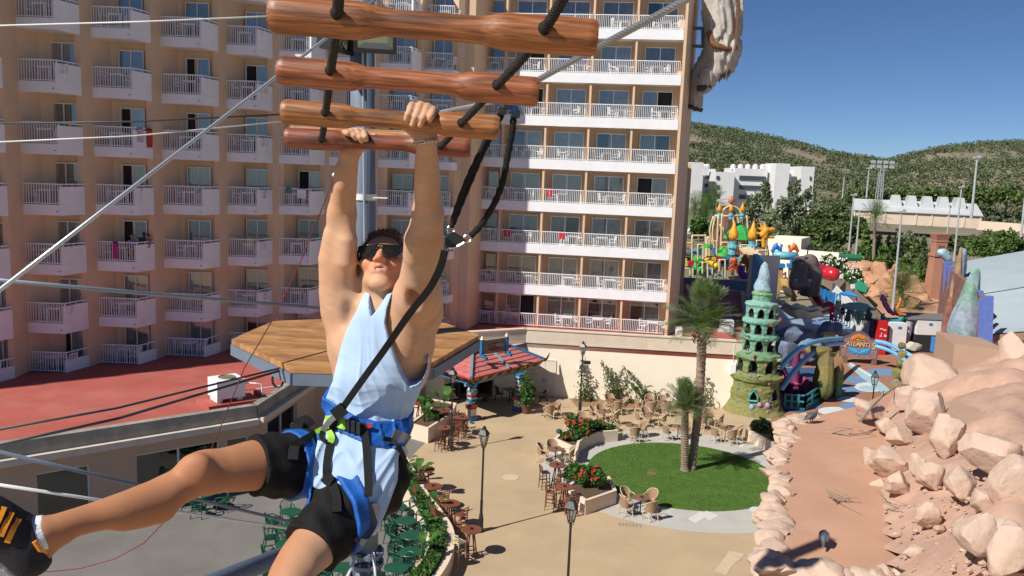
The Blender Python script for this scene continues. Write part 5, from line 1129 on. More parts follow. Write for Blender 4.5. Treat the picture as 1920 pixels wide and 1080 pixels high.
xs=np.linspace(-500,1000,151);ys=np.concatenate([np.linspace(94.9,280,40),np.linspace(285,760,80)]);b=MB();vs=[(float(x*(.35+.65*min(1,y/700)) if y>200 else x),float(y),hz(float(x*(.35+.65*min(1,y/700)) if y>200 else x),float(y))-(.01 if y<95 else 0)) for y in ys for x in xs];k=len(xs)
b.add(vs,[(j*k+i,j*k+i+1,(j+1)*k+i+1,(j+1)*k+i) for j in range(len(ys)-1) for i in range(k-1)])
struct(b,'hillside',mat('dry_hillside',(.17,.165,.10),.95,.2,.03,col2=(.29,.225,.165),stain=.85,stain_col=(.105,.125,.065),stain_scale=.02,bump=.5,bscale=.5),True)
rh=random.Random(8);pts=[];dirs=[]
for i in range(6400):
 y=rh.uniform(290,712);px=rh.uniform(1240,2000);x=(px-960)/FPX*y*1.01
 d=noise.noise((x*.018,y*.012,4))+.6*noise.noise((x*.05,y*.035,7))
 if d<-.26+rh.uniform(-.25,.3) and y>330:continue
 z=hz(x,y);s=rh.uniform(1.4,3.4)
 for k_ in range(20):u=Vector((rh.gauss(0,1),rh.gauss(0,1),rh.gauss(0,1))).normalized();pts.append((x+u.x*s*.8,y+u.y*s*.8,z+s*.75+u.z*s*.7));dirs.append(u)
o=leaves('hill_scrub',pts,1.05,[leafmat('scrub_green',(.105,.135,.06),.3,.1),leafmat('scrub_dark',(.075,.105,.055),.3,.1),leafmat('scrub_olive',(.15,.165,.085),.3,.1)],up=.2,aspect=1.0);tag(o,'pine scrub covering the far hillside','scrub',kind='stuff')
#  TREES
BARK=mat('grey_bark',(.22,.18,.14),.9,.3,5,bump=.5)
def tree(name,px,pyb,Y,wpx,pyt,label,mats,n=1500,size=None,shape='round',seed=0,cat='tree',group=None,gap=.0):
 rg=np.random.default_rng(seed+77);base=at(px,pyb,Y);top=at(px,pyt,Y);h=top.z-base.z;w=wpx/FPX*Y/2;size=size or max(.28,w*.16);r=root(name,base,label,cat,group)
 b=MB();b.tube([(0,0,-.5),(.05*h*.2,0,h*.3),(0,.02*h,h*.6),(0,0,h*.85)],[h*.03+.04,h*.024+.03,h*.016,h*.005],7)
 blobs=[];kk=26 if shape!='poplar' else 22
 for i in range(kk):
  if shape=='poplar':t=rg.uniform(.08,1);rr_=w*(.75*(1-.72*abs(t-.35)**1.2));blobs.append((rg.normal()*rr_*.42,rg.normal()*rr_*.42,h*t*.93,w*.42*(1.1-.6*t),h*.10))
  elif shape=='bush':a=rg.uniform(0,2*pi);q=sqrt(rg.uniform(0,1));blobs.append((cos(a)*q*w*.8,sin(a)*q*w*.8,h*rg.uniform(.15,.85)*(1-.35*q),w*rg.uniform(.2,.36),h*rg.uniform(.16,.28)))
  else:a=rg.uniform(0,2*pi);q=sqrt(rg.uniform(0,1));blobs.append((cos(a)*q*w*.72,sin(a)*q*w*.72,h*(.38+.55*rg.uniform(0,1)*(1-.4*q)),w*rg.uniform(.22,.38),h*rg.uniform(.08,.15)))
 pts=[];ds=[]
 for i,(x,y,z,rx,rz_) in enumerate(blobs):
  m=n//kk;u=rg.normal(size=(m,3));u/=np.linalg.norm(u,axis=1)[:,None];q=u*(rg.uniform(.45,1.05,(m,1)));pts.append(np.stack([x+q[:,0]*rx,y+q[:,1]*rx,np.maximum(.05,z+q[:,2]*rz_)],1));ds.append(u)
  if i%3==0:b.tube([(0,0,max(.1,z*.55)),(x*.5,y*.5,z*.8),(x,y,z)],[h*.012+.01,h*.008+.006,.01],5)
 b.build('trunk',BARK,r);leaves('crown',np.concatenate(pts),size,mats,r,up=.15,dirs=np.concatenate(ds),aspect=1.5,jit=.6);return r
OAK=[leafmat('oak_green',(.10,.15,.05),.3,.12),leafmat('oak_dark',(.07,.105,.04),.3,.1),leafmat('oak_olive',(.15,.19,.07),.3,.12)]
POP=[leafmat('poplar_green',(.17,.21,.11),.3,.15),leafmat('poplar_grey',(.29,.32,.23),.3,.15),leafmat('poplar_dark',(.11,.15,.07),.3,.15)]
BRI=[leafmat('shrub_bright',(.13,.20,.045),.3,.18),leafmat('leaf_green',(.055,.14,.025)),leafmat('oak_green',(.10,.15,.05),.3,.12)]
for i,(px,w,t,b_) in enumerate(((1388,52,372,490),(1408,56,352,488),(1432,58,336,486),(1456,58,344,485),(1480,60,336,482),(1502,56,356,480),(1520,54,372,478),(1545,50,388,476))):
 tree('poplar_tree',px,b_,150+i%3*5,w,t,'grey green poplar, %s from the left in the row before the white apartments'%NTH[i],POP,2400,.38,'poplar',i,group='poplar row')
for i,(px,w,t,b_,Y) in enumerate(((1530,70,385,478,138),(1565,84,375,478,140),(1592,70,392,482,134),(1556,60,410,480,130))):
 tree('dark_oak',px,b_,Y,w,t,'dense dark evergreen tree, %s'%('left of the dark clump','tallest of the dark clump','right of the dark clump beside the light poles','in front of the dark clump')[i],OAK,2600,.5,'round',20+i,group='dark trees')
for i,(px,w,t,b_,Y,lab,ms) in enumerate(((1512,90,443,486,122,'low green bank of bushes behind the park wall',OAK),(1560,70,455,492,118,'low bushes at the foot of the dark trees',OAK),(1625,50,420,500,112,'bright green shrub left of the tall thin palm',BRI),(1660,44,425,505,112,'green shrub right of the tall thin palm',BRI),(1690,46,418,500,114,'dusty green shrub behind the rock garden',POP),(1716,54,425,505,112,'dark shrub left of the brick chimney',OAK),(1704,50,470,520,106,'spiky green shrub in front of the rock garden',BRI),(1728,40,490,540,102,'low leafy shrub beside the brick chimney',BRI),(1650,40,455,520,108,'bright bush in the rock garden',BRI),(1790,70,430,478,130,'green shrubs right of the brick chimney',OAK),(1835,70,425,470,128,'dark shrubs above the corrugated roof',OAK),(1880,90,428,478,105,'bright green hedge above the corrugated roof',BRI),(1845,70,445,480,104,'bright green hedge at the roof corner',BRI),(1310,40,395,445,125,'green bushes under the far palms',BRI),(1345,36,385,450,126,'leafy shrub behind the water playground',BRI))):
 tree('shrub',px,b_,Y,w,t,lab,ms,1500,.38,'bush',40+i,'shrub')
for i,(px,w,t,b_,Y) in enumerate(((1606,50,352,395,330),(1645,60,350,385,320),(1690,60,352,385,325),(1735,70,350,388,330),(1780,60,356,392,325),(1830,80,345,395,310),(1885,90,340,400,300))):
 tree('pine_tree',px,b_,Y,w,t,'bright green pine, %s from the left behind the sawtooth hall'%NTH[i],[leafmat('pine_bright',(.12,.175,.04),.3,.12),leafmat('pine_green',(.08,.12,.04),.3,.1)],1300,1.0,'round',60+i,group='pines behind the hall')
tree('cypress_tree',1601,395,340,9,332,'thin dark cypress standing before the far hillside',OAK,700,.8,'poplar',90)
for i,(px,py,Y) in enumerate(((1512,506,107),(1530,510,104),(1548,514,101),(1566,521,98),(1584,532,95),(1598,540,92))):
 r=tree('oleander_bush',px,py,Y,34,py-42,'white flowering oleander, %s from the left above the park fence'%NTH[i],BRI,1100,.28,'bush',100+i,'bush','oleander bushes')
 base=r.location;f=MB()
 for k_ in range(26):q=Vector((random.gauss(0,.7),-.6+random.gauss(0,.3),random.uniform(.8,2.4)));f.ell(q,.10,5,4)
 f.build('blossoms',mat('white_petals',(.75,.72,.70),.7),r)
FAN=[frond_mesh(1.6,dr,30+i,FROND,.5,16) for i,dr in enumerate((.05,.3,.6,1.0))]
def far_palm(px,pyt,pyb,Y,nf,label,sc,r0=.2,seed=0,ms=None):b_=at(px-4,pyb,Y);t_=at(px,pyt,Y);palm(b_,t_,r0,r0*.8,nf,label,sc,boss=False,up_bias=.1,seed=seed,frs=FAN)
far_palm(1641,408,512,110,26,'tall thin fan palm in the rock garden',1.25,.22,5)
for i,(px,t,b_,Y) in enumerate(((1302,395,440,130),(1325,392,440,132),(1318,415,445,128),(1340,380,445,134))):far_palm(px,t,b_,Y,24,'fan palm, %s in the clump right of the hotel end'%('leftmost','middle','lowest','rightmost')[i],1.5,.25,10+i)
far_palm(1690,550,580,88,30,'low date palm beside the seahorse figures',1.5,.3,31)
#  FAR BUILDINGS AND POLES
WAP=mat('white_apartment_render',(.68,.68,.68),.8,.04,.2);WWIN=mat('dark_window_far',(.06,.07,.09),.3,.3)
AO=at(1400,400,272);AO.z=5;AP=root('apartment_block',AO,'white stepped apartment block half hidden by poplars','building')
def ablock(x0,x1,yt,Y,dep,name='wall',side=None,zb=4):
 p,q=at(x0,yt,Y),at(x1,yt,Y);b=MB();b.prism([(p.x,p.y),(q.x,q.y),(q.x+(side or 0),q.y+dep),(p.x,p.y+dep)],zb,p.z);return b.build(name,WAP,AP,AO)
def awin(x0,x1,y0,y1,Y,name='window'):
 p,q=at(x0,y1,Y),at(x1,y0,Y);b=MB();b.boxx((p+q)/2,((q.x-p.x)/2,0,0),(0,.12,0),(0,0,(q.z-p.z)/2));b.build(name,WWIN,AP,AO)
ablock(1296,1320,304,262,14);ablock(1320.3,1342,316,276,8);ablock(1342.4,1378,322,266,14);ablock(1378.4,1440,315,270,14);ablock(1440.4,1455,318,272,12);ablock(1455.4,1482,306,265,12);ablock(1482.4,1503,323,272,10);ablock(1503.4,1528,312,264,12)
for k_ in range(4):awin(1321.5,1331.5,329+k_*15.2,335+k_*15.2,275.8)
for k_ in range(4):awin(1343,1349,330+k_*17,336+k_*17,265.8,'balcony_recess')
for k_,y in enumerate((331,348,365,382)):awin(1518,1521.5,y,y+6.5,263.8)
for y in(331,349,367):awin(1386,1436,y,y+6,269.8,'balcony_recess');awin(1490,1502,y+7,y+13,271.8,'balcony_recess')
for i in range(9):
 p=at(1322+i*2.6 if i<4 else 1379+(i-4)*14,316,270);b=MB();b.lathe([(.9,0),(.9,.9),(.6,1.4),(0,1.6)],c=(p.x,p.y+3,p.z-.1),n=8);b.build('chimney',WAP,AP,AO)
POLE=mat('pole_grey',(.40,.43,.44),.5,.1)
HW=mat('hall_wall',(.62,.50,.40),.85,.06,.3);HR=mat('hall_roof',(.50,.52,.53),.7,.05,.2)
h0,h1=at(1600,425,232),at(1836,432,222);HLO=Vector((h0 .x,h0 .y,6));HL=root('sawtooth_hall',HLO,'low pale hall with sawtooth roof lights','building');dh=Vector((h1 .x-h0 .x,h1 .y-h0 .y,0)).normalized();nh=Vector((-dh.y,dh.x,0));Lh=(h1-h0).length
zt=at(1600,392,232).z;zr=at(1600,378,238).z
b=MB();b.prism([(h0 .x,h0 .y),(h1 .x,h1 .y),(h1 .x+nh.x*16,h1 .y+nh.y*16),(h0 .x+nh.x*16,h0 .y+nh.y*16)],4,zt);b.build('wall',HW,HL,HLO)
b=MB();a_,c_=Vector((h0 .x,h0 .y,zt+.05))-nh*.6-dh*.4,Vector((h1 .x,h1 .y,zt+.05))-nh*.6+dh*.4;d_=Vector((0,0,zr-zt+.8));b.add([a_,c_,c_+nh*11+d_,a_+nh*11+d_,a_-Vector((0,0,.3)),c_-Vector((0,0,.3))],[(0,1,2,3),(4,5,1,0)]);b.build('roof',HR,HL,HLO)
for i in range(5):
 s0=Lh*(.29+i*.128);w=Lh*.105;p=Vector((h0 .x,h0 .y,zt+1.0))+dh*s0+nh*4;b=MB();hgt=3.3
 b.add([p,p+dh*w,p+dh*w*.74+Vector((0,0,hgt)),p+dh*w*.26+Vector((0,0,hgt)),p+nh*7,p+nh*7+dh*w,p+nh*7+dh*w*.74+Vector((0,0,hgt)),p+nh*7+dh*w*.26+Vector((0,0,hgt))],[(0,1,2,3),(1,5,6,2),(3,2,6,7),(0,3,7,4),(5,4,7,6)]);b.build('roof_light',HR,HL,HLO)
for i in range(9):
 p=Vector((h0 .x,h0 .y,0))+dh*(Lh*i/8.);b=MB();b.boxx(p-nh*.1+Vector((0,0,(zt+4)/2)),dh*.22,nh*.12,(0,0,(zt-4.2)/2));b.build('pilaster',HW,HL,HLO)
b=MB();p,q=at(1836,414,215),at(1930,430,205);b.prism([(p.x,p.y),(q.x,q.y),(q.x,q.y+1),(p.x,p.y+1)],4,p.z);tag(b.build('boundary_wall',HW),'pinkish boundary wall right of the sawtooth hall','wall')
for i,(x0,y0,x1,y1,Y,r_,lab,head) in enumerate(((1599,367,1590,489,120,.16,'tall grey light pole left of the thin palm',1),(1608,394,1601,522,108,.15,'second grey light pole nearer the fence',0),(1685,399,1672,600,86,.15,'tall grey pole behind the seahorse figures',1),(1800,352,1790,477,118,.15,'grey light pole right of the brick chimney',1),(1781,389,1776,440,140,.13,'thin pole before the sawtooth hall',0),(1629,316,1625,366,300,.35,'floodlight pole on the far sports ground',1),(1582,331,1580,366,300,.25,'thin far pole before the hill',0),(1828,296,1822,402,180,.3,'grey mast at the right before the hill',1),(1919,330,1912,470,120,.2,'grey pole at the right edge',0))):
 p,q=at(x1,y1,Y),at(x0,y0,Y);q=Vector((p.x+(q.x-p.x)*.3,p.y,q.z));r=root('light_pole',p,lab,'pole','light poles');b=MB();b.tube([(0,0,-1),q-p],[r_,r_*.6],8);b.build('pole',POLE,r)
 if head:b=MB();t=q-p;b.boxx(t+Vector((0,0,.1)),(r_*2.4,0,0),(0,r_,0),(0,0,r_*.6));b.boxx(t+Vector((r_*1.6,0,.2)),(r_,0,0),(0,r_*.8,0),(0,0,r_*1.2));b.build('lamp_head',POLE,r)
p=at(1645,400,215);q=at(1648,312,215);r=root('floodlight_tower',p,'lattice floodlight tower behind the sawtooth hall','tower');b=MB();hh=q.z-p.z
for sx in(-1,1):
 for sy in(-1,1):b.bar((sx*.8,sy*.8,-3),(sx*.4,sy*.4,hh),.16)
for k_ in range(9):
 z0,z1=hh*k_/9,hh*(k_+1)/9;w0=.8-.4*k_/9;b.bar((-w0,-w0,z0),(w0,-w0,z1),.09);b.bar((w0,-w0,z0),(-w0,-w0,z1),.09)
b.build('lattice',POLE,r);b=MB()
for i in range(4):
 for j in range(2):b.boxx((-2.4+i*1.6,-.3,hh+j*1.1),(.5,0,0),(0,.2,0),(0,0,.38))
b.bar((-3,0,hh),(3,0,hh),.12);b.bar((-3,0,hh+1.1),(3,0,hh+1.1),.12);b.build('floodlights',POLE,r)
def car(px,py,Y,rz,label,col):
 p=at(px,py,Y);r=root('parked_car',p,label,'car','cars parked beyond the park',rz);m=mat('car_paint_'+label.split()[0],col,.25,.03,coat=.6);b=MB()
 b.prism([(-2.0,-.8),(2.0,-.8),(2.0,.8),(-2.0,.8)],.3,.85);b.build('body',m,r);b=MB();vs=[(-1.5,-.75,.85),(1.0,-.75,.85),(.5,-.62,1.42),(-1.2,-.62,1.42),(-1.5,.75,.85),(1.0,.75,.85),(.5,.62,1.42),(-1.2,.62,1.42)]
 b.add(vs,[(0,1,2,3),(5,4,7,6),(3,2,6,7),(1,5,6,2),(4,0,3,7)]);b.build('cabin',m,r);b=MB()
 for s in(-1,1):b.add([(-1.3,s*.757,.92),(.8,s*.757,.92),(.42,s*.655,1.34),(-1.1,s*.655,1.34)],[(0,1,2,3) if s<0 else(3,2,1,0)])
 b.add([(1.02,-.62,.92),(1.02,.62,.92),(.58,.52,1.36),(.58,-.52,1.36)],[(0,1,2,3)]);b.build('window',WWIN,r)
 for x in(-1.25,1.25):
  for s in(-1,1):b=MB();b.lathe([(.31,-.1),(.31,.1),(.2,.11),(0,.11)],c=(x,s*.78,.31),n=14,axis=(0,s,0));b.build('wheel',BLACKIRON,r)
car(1308,443,133,.15,'white hatchback parked beyond the hotel end',(.78,.78,.78));car(1283,480,118,.1,'silver car parked low beside the hotel end',(.5,.52,.55))
#  THEME PARK QUARTER
TERRA=mat('terracotta_paving',(.33,.16,.10),.85,.12,1.2,bump=.1);SWW=mat('white_floor_paint',(.62,.66,.66),.7,.06,2);SWB=mat('blue_floor_paint',(.16,.26,.42),.7,.08,2);SWL=mat('pale_blue_floor_paint',(.36,.52,.58),.7,.08,2)
b=MB();q=[gz(x,y) for x,y in((1440,800),(1720,800),(1760,660),(1500,650))];b.add([(p.x,p.y,.004) for p in q],[(0,1,2,3)]);struct(b,'painted_park_floor',TERRA)
def swirl(pts,z,m,name='floor_swirl'):
 b=MB();b.add([(*gz(x,y).xy,z) for x,y in pts],[tuple(range(len(pts)))]);o=b.build(name,m);o['kind']='structure'
def ellp(cx,cy,a,c,rot=0,n=24):return[(cx+a*cos(t)*cos(rot)-c*sin(t)*sin(rot),cy+a*cos(t)*sin(rot)*.5+c*sin(t)*cos(rot)) for t in[-2*pi*i/n for i in range(n)]]
for cx,cy,a,c,rot,m in((1565,771,32,8,.05,SWW),(1608,762,34,8,0,SWB),(1622,763,18,5,0,SWW),(1592,749,24,5,.1,SWW),(1604,712,22,7,.1,SWB),(1600,730,26,7,0,SWB),(1630,726,28,9,.1,SWW),(1628,728,18,5,.1,SWL),(1655,698,30,7,.1,SWB),(1660,698,18,4,.1,SWW),(1662,698,10,2,.1,TERRA),(1538,690,12,4,0,SWB),(1690,720,20,9,0,SWL),(1520,760,20,6,0,SWB)):swirl(ellp(cx,cy,a,c,rot),.008+.004*random.random(),m)
swirl([(1588,684),(1600,684),(1632,703),(1658,722),(1690,750),(1676,756),(1640,726),(1615,708)],.0135,SWL);swirl([(1590,681),(1597,681),(1650,712),(1640,712)],.0145,SWW)
b=MB();b.add([(17.5,58,.003),(62,58,.003),(62,95,.003),(23,95,.003)],[(0,1,2,3)]);struct(b,'park_floor',mat('blue_grey_park_floor',(.20,.29,.42),.75,.2,.5,bump=.1,stain=.5,stain_col=(.40,.42,.42),stain_scale=.2))
SGP=gz(1608,682);SG=root('name_board',SGP,'purple brown name board with orange sun and blue tail','sign');b=MB()
fx=Vector((1,-.25,0)).normalized();fn=Vector((fx.y,-fx.x,0));cz=Vector((0,0,.5))
out=[(-1.42,0),(1.42,0),(1.45,1.35),(1.2,1.55),(.85,1.58),(.6,1.85),(.25,2.08),(-.1,2.12),(-.45,2.02),(-.75,1.75),(-1.1,1.62),(-1.42,1.5)]
def slab_poly(pts,o0,o1,m,name,par,org=Vector((0,0,0))):
 b=MB();n=len(pts);A_=[org+fx*x+Vector((0,0,z))+fn*o1 for x,z in pts];B_=[org+fx*x+Vector((0,0,z))+fn*o0 for x,z in pts];b.add(A_+B_,[tuple(range(n)),tuple(range(2*n-1,n-1,-1))]+[(i,n+i,n+(i+1)%n,(i+1)%n) for i in range(n)]);return b.build(name,m,par)
slab_poly([(x,z+.5) for x,z in out],-.18,0,mat('maroon_board',(.16,.075,.075),.7,.2,3),'board',SG)
slab_poly([(x*.93,.53+(z-.05)*.93) for x,z in out],.002,.03,mat('purple_board',(.24,.15,.16),.7,.25,3),'face',SG)
ORG=mat('orange_gloss',(.60,.22,.02),.4,.2,5);TAIL=mat('tail_blue',(.03,.25,.50),.4,.2,4)
slab_poly([(-.1+.62*cos(pi*i/14),1.86+.5*sin(pi*i/14)) for i in range(15)],.03,.07,ORG,'sun',SG)
b=MB();b.tube([fx*x+Vector((0,0,z))+fn*.09 for x,z in((-.55,1.95),(-.2,2.15),(.1,2.0),(.3,2.12),(.45,1.95))],.05,6);b.build('sun_ray',mat('brown_line',(.25,.08,.02),.5),SG)
slab_poly([(-.85,1.35),(-.3,1.28),(0,1.1),(.3,1.28),(.9,1.36),(.75,1.0),(.4,.78),(.08,.86),(0,.6),(-.1,.86),(-.42,.78),(-.75,1.0)],.03,.08,TAIL,'fish_tail',SG)
b=MB()
for s in(-1,1):
 for k_ in range(4):b.tube([fx*(s*.06)+Vector((0,0,.9))+fn*.085,fx*(s*(.2+.12*k_))+Vector((0,0,1.02+.04*k_))+fn*.09,fx*(s*(.25+.17*k_))+Vector((0,0,1.25))+fn*.085],.02,5)
b.build('tail_line',mat('tail_light',(.16,.50,.68),.4),SG)
lets='KATLANTIS';xs_=[-1.17,-.86,-.60,-.36,-.10,.20,.50,.74,1.05];szs=[.75,.5,.5,.5,.5,.5,.5,.5,.72]
for ch,x,s in zip(lets,xs_,szs):
 for o_,m,sc in((.05,mat('letter_shadow',(.10,.03,.02),.6),1.08),(.09,mat('letter_gold',(.80,.46,.20),.4,.15),1.0)):
  M4=Matrix.Translation(fx*x+Vector((0,0,1.56 if s<.6 else 1.50))+fn*o_)@Matrix((fx,Vector((0,0,1)),fn)).transposed().to_4x4();text_mesh('letter',ch,s*sc*1.02,m,SG,M4,.025)
for x in(-.95,1.2):b=MB();b.bar(fx*x-fn*.1,fx*x-fn*.1+Vector((0,0,.6)),.28,.3);b.build('leg',mat('brown_post',(.20,.12,.08),.8),SG)
ARCH=mat('sky_blue_tube',(.16,.42,.68),.4,.08,3)
def pxtube(pts,r,m,name,label=None,cat=None,par=None,off=None,n=8,group=None,k=6):
 P=[at(x,y,Y) for x,y,Y in pts]
 if len(P)>2:P=spline(P,k)
 b=MB();b.tube(P,r,n);o=b.build(name,m,par,off,smooth=True)
 if label:tag(o,label,cat,group)
 return o
pxtube([(1462,690,50.5),(1485,665,52),(1515,645,55),(1548,637,59),(1580,635,63)],.17,ARCH,'gateway_tube','upper blue tube arching from the castle to the name board','arch')
pxtube([(1466,728,50),(1490,695,52),(1520,665,55),(1550,648,59),(1582,643,63)],.17,ARCH,'gateway_tube','lower blue tube arching from the castle to the name board','arch')
pxtube([(1642,640,64),(1665,645,63),(1695,660,61),(1722,675,60),(1745,692,59)],.17,ARCH,'gateway_tube','upper blue tube descending right of the name board','arch')
pxtube([(1642,649,64),(1668,657,63),(1692,672,61),(1706,685,60)],.17,ARCH,'gateway_tube','lower blue tube descending right of the name board','arch')
RK=zramp('reef_rock_paint',[(-1.6,(.03,.16,.13)),(-.4,(.07,.16,.08)),(.6,(.22,.19,.06)),(1.6,(.26,.13,.08)),(2.4,(.35,.15,.12))],bscale=5)
OLV=zramp('olive_rock_paint',[(-1,(.12,.15,.05)),(.2,(.24,.20,.06)),(1,(.20,.16,.07))],bscale=6)
PUR=mat('magenta_coral',(.22,.03,.105),.7,.3,3,bump=.5);SLATE=mat('slate_reef',(.17,.22,.32),.85,.35,2,bump=.8,bscale=8,stain=.6,stain_col=(.30,.26,.22));DKBL=mat('deep_blue_floor',(.05,.09,.20),.7,.15)
q=gz(1540,752);b_=at(1545,706,q.y);boulder('reef_pillar',(b_.x,b_.y,1.7),(.75,.7,1.85),401,OLV,'olive rock pillar carrying the gateway arch','rock',amp=.3)
q=gz(1568,748);boulder('reef_pillar',(q.x,q.y+.3,1.05),(.62,.7,1.35),402,RK,'tall teal and rust rock pillar beside the name board','rock',amp=.25)
q=at(1530,662,56);boulder('reef_bridge',q,(1.5,.7,.42),403,OLV,'flat olive rock bridging the gateway pillars','rock',amp=.3)
for i,(x,y,w,h) in enumerate(((1690,648,9,9),(1691,664,12,9),(1689,681,13,9),(1688,700,16,15),(1683,722,14,12),(1680,738,12,12))):
 p=at(x,y,58);boulder('stacked_stone',p,(w/FPX*58,w/FPX*58,h/FPX*58),410+i,OLV,'olive stone, %s from the top of the stacked column'%NTH[i],'stone','stacked stone column',sub=3)
for i,(x,y,w,h,Y,m,lab) in enumerate(((1712,648,17,11,62,mat('pale_shell_rock',(.50,.46,.38),.8,.1),'pale shell shaped rock beside the stacked column'),(1715,676,24,14,61,OLV,'green rock beneath the pale shell rock'),(1505,646,58,32,70,SLATE,'dark blue grey reef mass under the giant clam'),(1548,632,32,36,71,SLATE,'blue flecked reef boulder beside the clam'),(1575,668,30,14,68,OLV,'mossy rock left of the name board'),(1476,632,30,26,64,SLATE,'dark reef boulder just behind the castle spire base'),(1478,662,26,34,59,SLATE,'shaded reef boulder right of the castle'),(1520,655,34,26,64,SLATE,'low slate reef boulder behind the gateway'))):
 p=at(x,y,Y);boulder('reef_rock',p,(w/FPX*Y,w/FPX*Y*.7,h/FPX*Y),430+i,m,lab,'rock',amp=.35)
rt=random.Random(9);P0=gz(1490,735);TT=root('coral_tentacles',P0,'heap of magenta coral tentacles behind the castle','coral');
for i in range(26):
 a=rt.uniform(0,2*pi);c=Vector((rt.uniform(-.9,1.6),rt.uniform(-.3,1.6),0));hh=rt.uniform(.35,1.1) if i>0 else 3.0;pts=[c+Vector((cos(a+t*2.2)*.5*t,sin(a+t*2.2)*.5*t,hh*sin(t*1.9)**.8 if t else 0)) for t in(0,.25,.5,.75,1.0,1.3)];b=MB();b.tube(spline(pts,3),[.30-.22*j/15 for j in range(16)],8);b.build('tentacle',PUR,TT,smooth=True)
TEAL=mat('teal_paint',(.03,.22,.22),.5,.15,4);fpx=[(1470,767),(1508,770),(1548,742)];P=[gz(x,y) for x,y in fpx];r=root('teal_fence',P[1],'turquoise railing around the small pond','fence')
for a,c in zip(P[:-1],P[1:]):
 for z in(.95,.55,.12):b=MB();b.tube([a+Vector((0,0,z)),c+Vector((0,0,z))],.07 if z!=.12 else .11,7);b.build('rail',TEAL,r,P[1])
 for t in(0,.33,.66,1):q=a.lerp(c,t);b=MB();b.bar(q,q+Vector((0,0,1.0)),.13);b.build('post',TEAL,r,P[1])
b=MB();q=[gz(x,y) for x,y in((1465,772),(1508,773),(1550,742),(1530,690),(1470,690))];b.add([(p.x,p.y,.02) for p in q],[(0,1,2,3,4)]);struct(b,'pond_floor',DKBL)
CLAM=mat('clam_shell',(.62,.62,.56),.7,.12,2,bump=.3);p=at(1507,577,68);s=68/FPX;b=MB();nu,nv=48,8;vs=[]
for j in range(nv+1):
 t=j/nv
 for i in range(nu+1):
  a=-pi+2*pi*i/nu;rr_=(46*s)*(.25+.75*t)*(1+.05*sin(9*a)*t);vs.append(p+Vector((rr_*cos(a),rr_*sin(a)*.8,(16*s)*(t**1.6)*(1.0+.28*cos(a+2.2))-12*s+.12*sin(9*a)*t)))
b.add(vs,[(j*(nu+1)+i,j*(nu+1)+i+1,(j+1)*(nu+1)+i+1,(j+1)*(nu+1)+i) for j in range(nv) for i in range(nu)]);vs2=[v-Vector((0,0,.35)) for v in vs];b.add(vs2,[(j*(nu+1)+i,(j+1)*(nu+1)+i,(j+1)*(nu+1)+i+1,j*(nu+1)+i+1) for j in range(nv) for i in range(nu)]);tag(b.build('giant_clam',CLAM,smooth=True),'huge pale grey clam shell dish above the reef','clam shell')
b=MB();q=at(1500,610,68.5);b.lathe([(2.4,0),(1.6,.5),(1.2,q.z-.4)],c=(q.x,q.y,0),n=14);tag(b.build('clam_plinth',SLATE),'dark rock stem under the giant clam','rock')
YE=76;s=YE/FPX;c=at(1506,515,YE);S_=SDF((c.x-1.7,c.y-1.8,c.z-2.0),(c.x+1.7,c.y+1.8,c.z+2.3),.07)
def ep(x,y,dy=0):return tuple(at(x,y,YE+dy))
S_.cone(ep(1518,545,.4),ep(1524,515,.3),19*s,17*s,.15);S_.cone(ep(1524,515,.3),ep(1518,492,.2),17*s,15*s,.2);S_.cone(ep(1518,492,.2),ep(1500,495,-.2),15*s,13*s,.2);S_.cone(ep(1502,497,-.1),ep(1496,520,-.5),14*s,16*s,.2);S_.ell(ep(1499,532,-.7),(20*s,16*s,13*s),None,.25);S_.cone(ep(1494,524,-.6),ep(1489,535,-1.0),12*s,9*s,.2)
vs,fs=S_.mesh();r=root('eel_figure',ep(1506,560),'giant dark ribbed eel figure coiling over the clam','figure');ro=np.array(r.location)
EEL=mat('eel_skin',(.11,.085,.075),.4,.4,1.1,col2=(.24,.18,.165),bump=.5,bscale=4);npmesh('body',vs-ro,fs,EEL,r)
for sx in(-1,1):b=MB();b.ell(Vector(ep(1505+sx*13,526,-1.15))-Vector(ro),.19,8,6);b.build('eye',mat('eel_eye',(.35,.55,.60),.2),r)
for k_ in range(7):
 b=MB();pts=[Vector(ep(1500+18*cos(t)+3,488+k_*6-7*sin(t),-.9+.8*abs(cos(t))))-Vector(ro) for t in[pi*j/10 for j in range(11)]];b.tube(pts,.07,6);b.build('rib',mat('eel_rib',(.36,.32,.31),.4),r)
REDS=mat('red_slide',(.55,.02,.03),.3,.08,3,coat=.4);YELS=mat('yellow_slide',(.75,.45,.02),.35,.06,3,coat=.3);GRNS=mat('green_slide',(.05,.40,.08),.35,.08,3,coat=.3);BLUS=mat('blue_panel',(.03,.22,.55),.4,.1,3);TEALS=mat('aqua_panel',(.15,.45,.55),.4,.1)
TUBE=mat('beige_tube',(.62,.50,.30),.5,.1,3);ORGS=mat('orange_panel',(.62,.24,.05),.5,.1)
pxtube([(1525,502,90),(1545,510,90),(1560,514,89),(1564,516,89)],.75,REDS,'tube_slide','red tube slide sticking out behind the eel','slide')
pxtube([(1515,540,80),(1525,552,78),(1534,566,76),(1545,578,74),(1556,576,73)],.55,REDS,'tube_slide','red curving slide under the eel','slide')
p=[at(1461,522,84),at(1476,522,84),at(1486,554,76),at(1472,547,76)];b=MB();b.add(p+[v-Vector((0,0,.3)) for v in p],[(3,2,1,0),(4,5,6,7),(0,1,5,4),(1,2,6,5),(2,3,7,6),(3,0,4,7)]);tag(b.build('wide_slide',YELS),'broad yellow slide between timber posts','slide')
WOODP=mat('orange_timber',(.50,.28,.12),.7,.15,3);r=root('slide_tower',at(1470,560,84),'timber posted slide tower under the dolphin figures','tower');ro=r.location.copy()
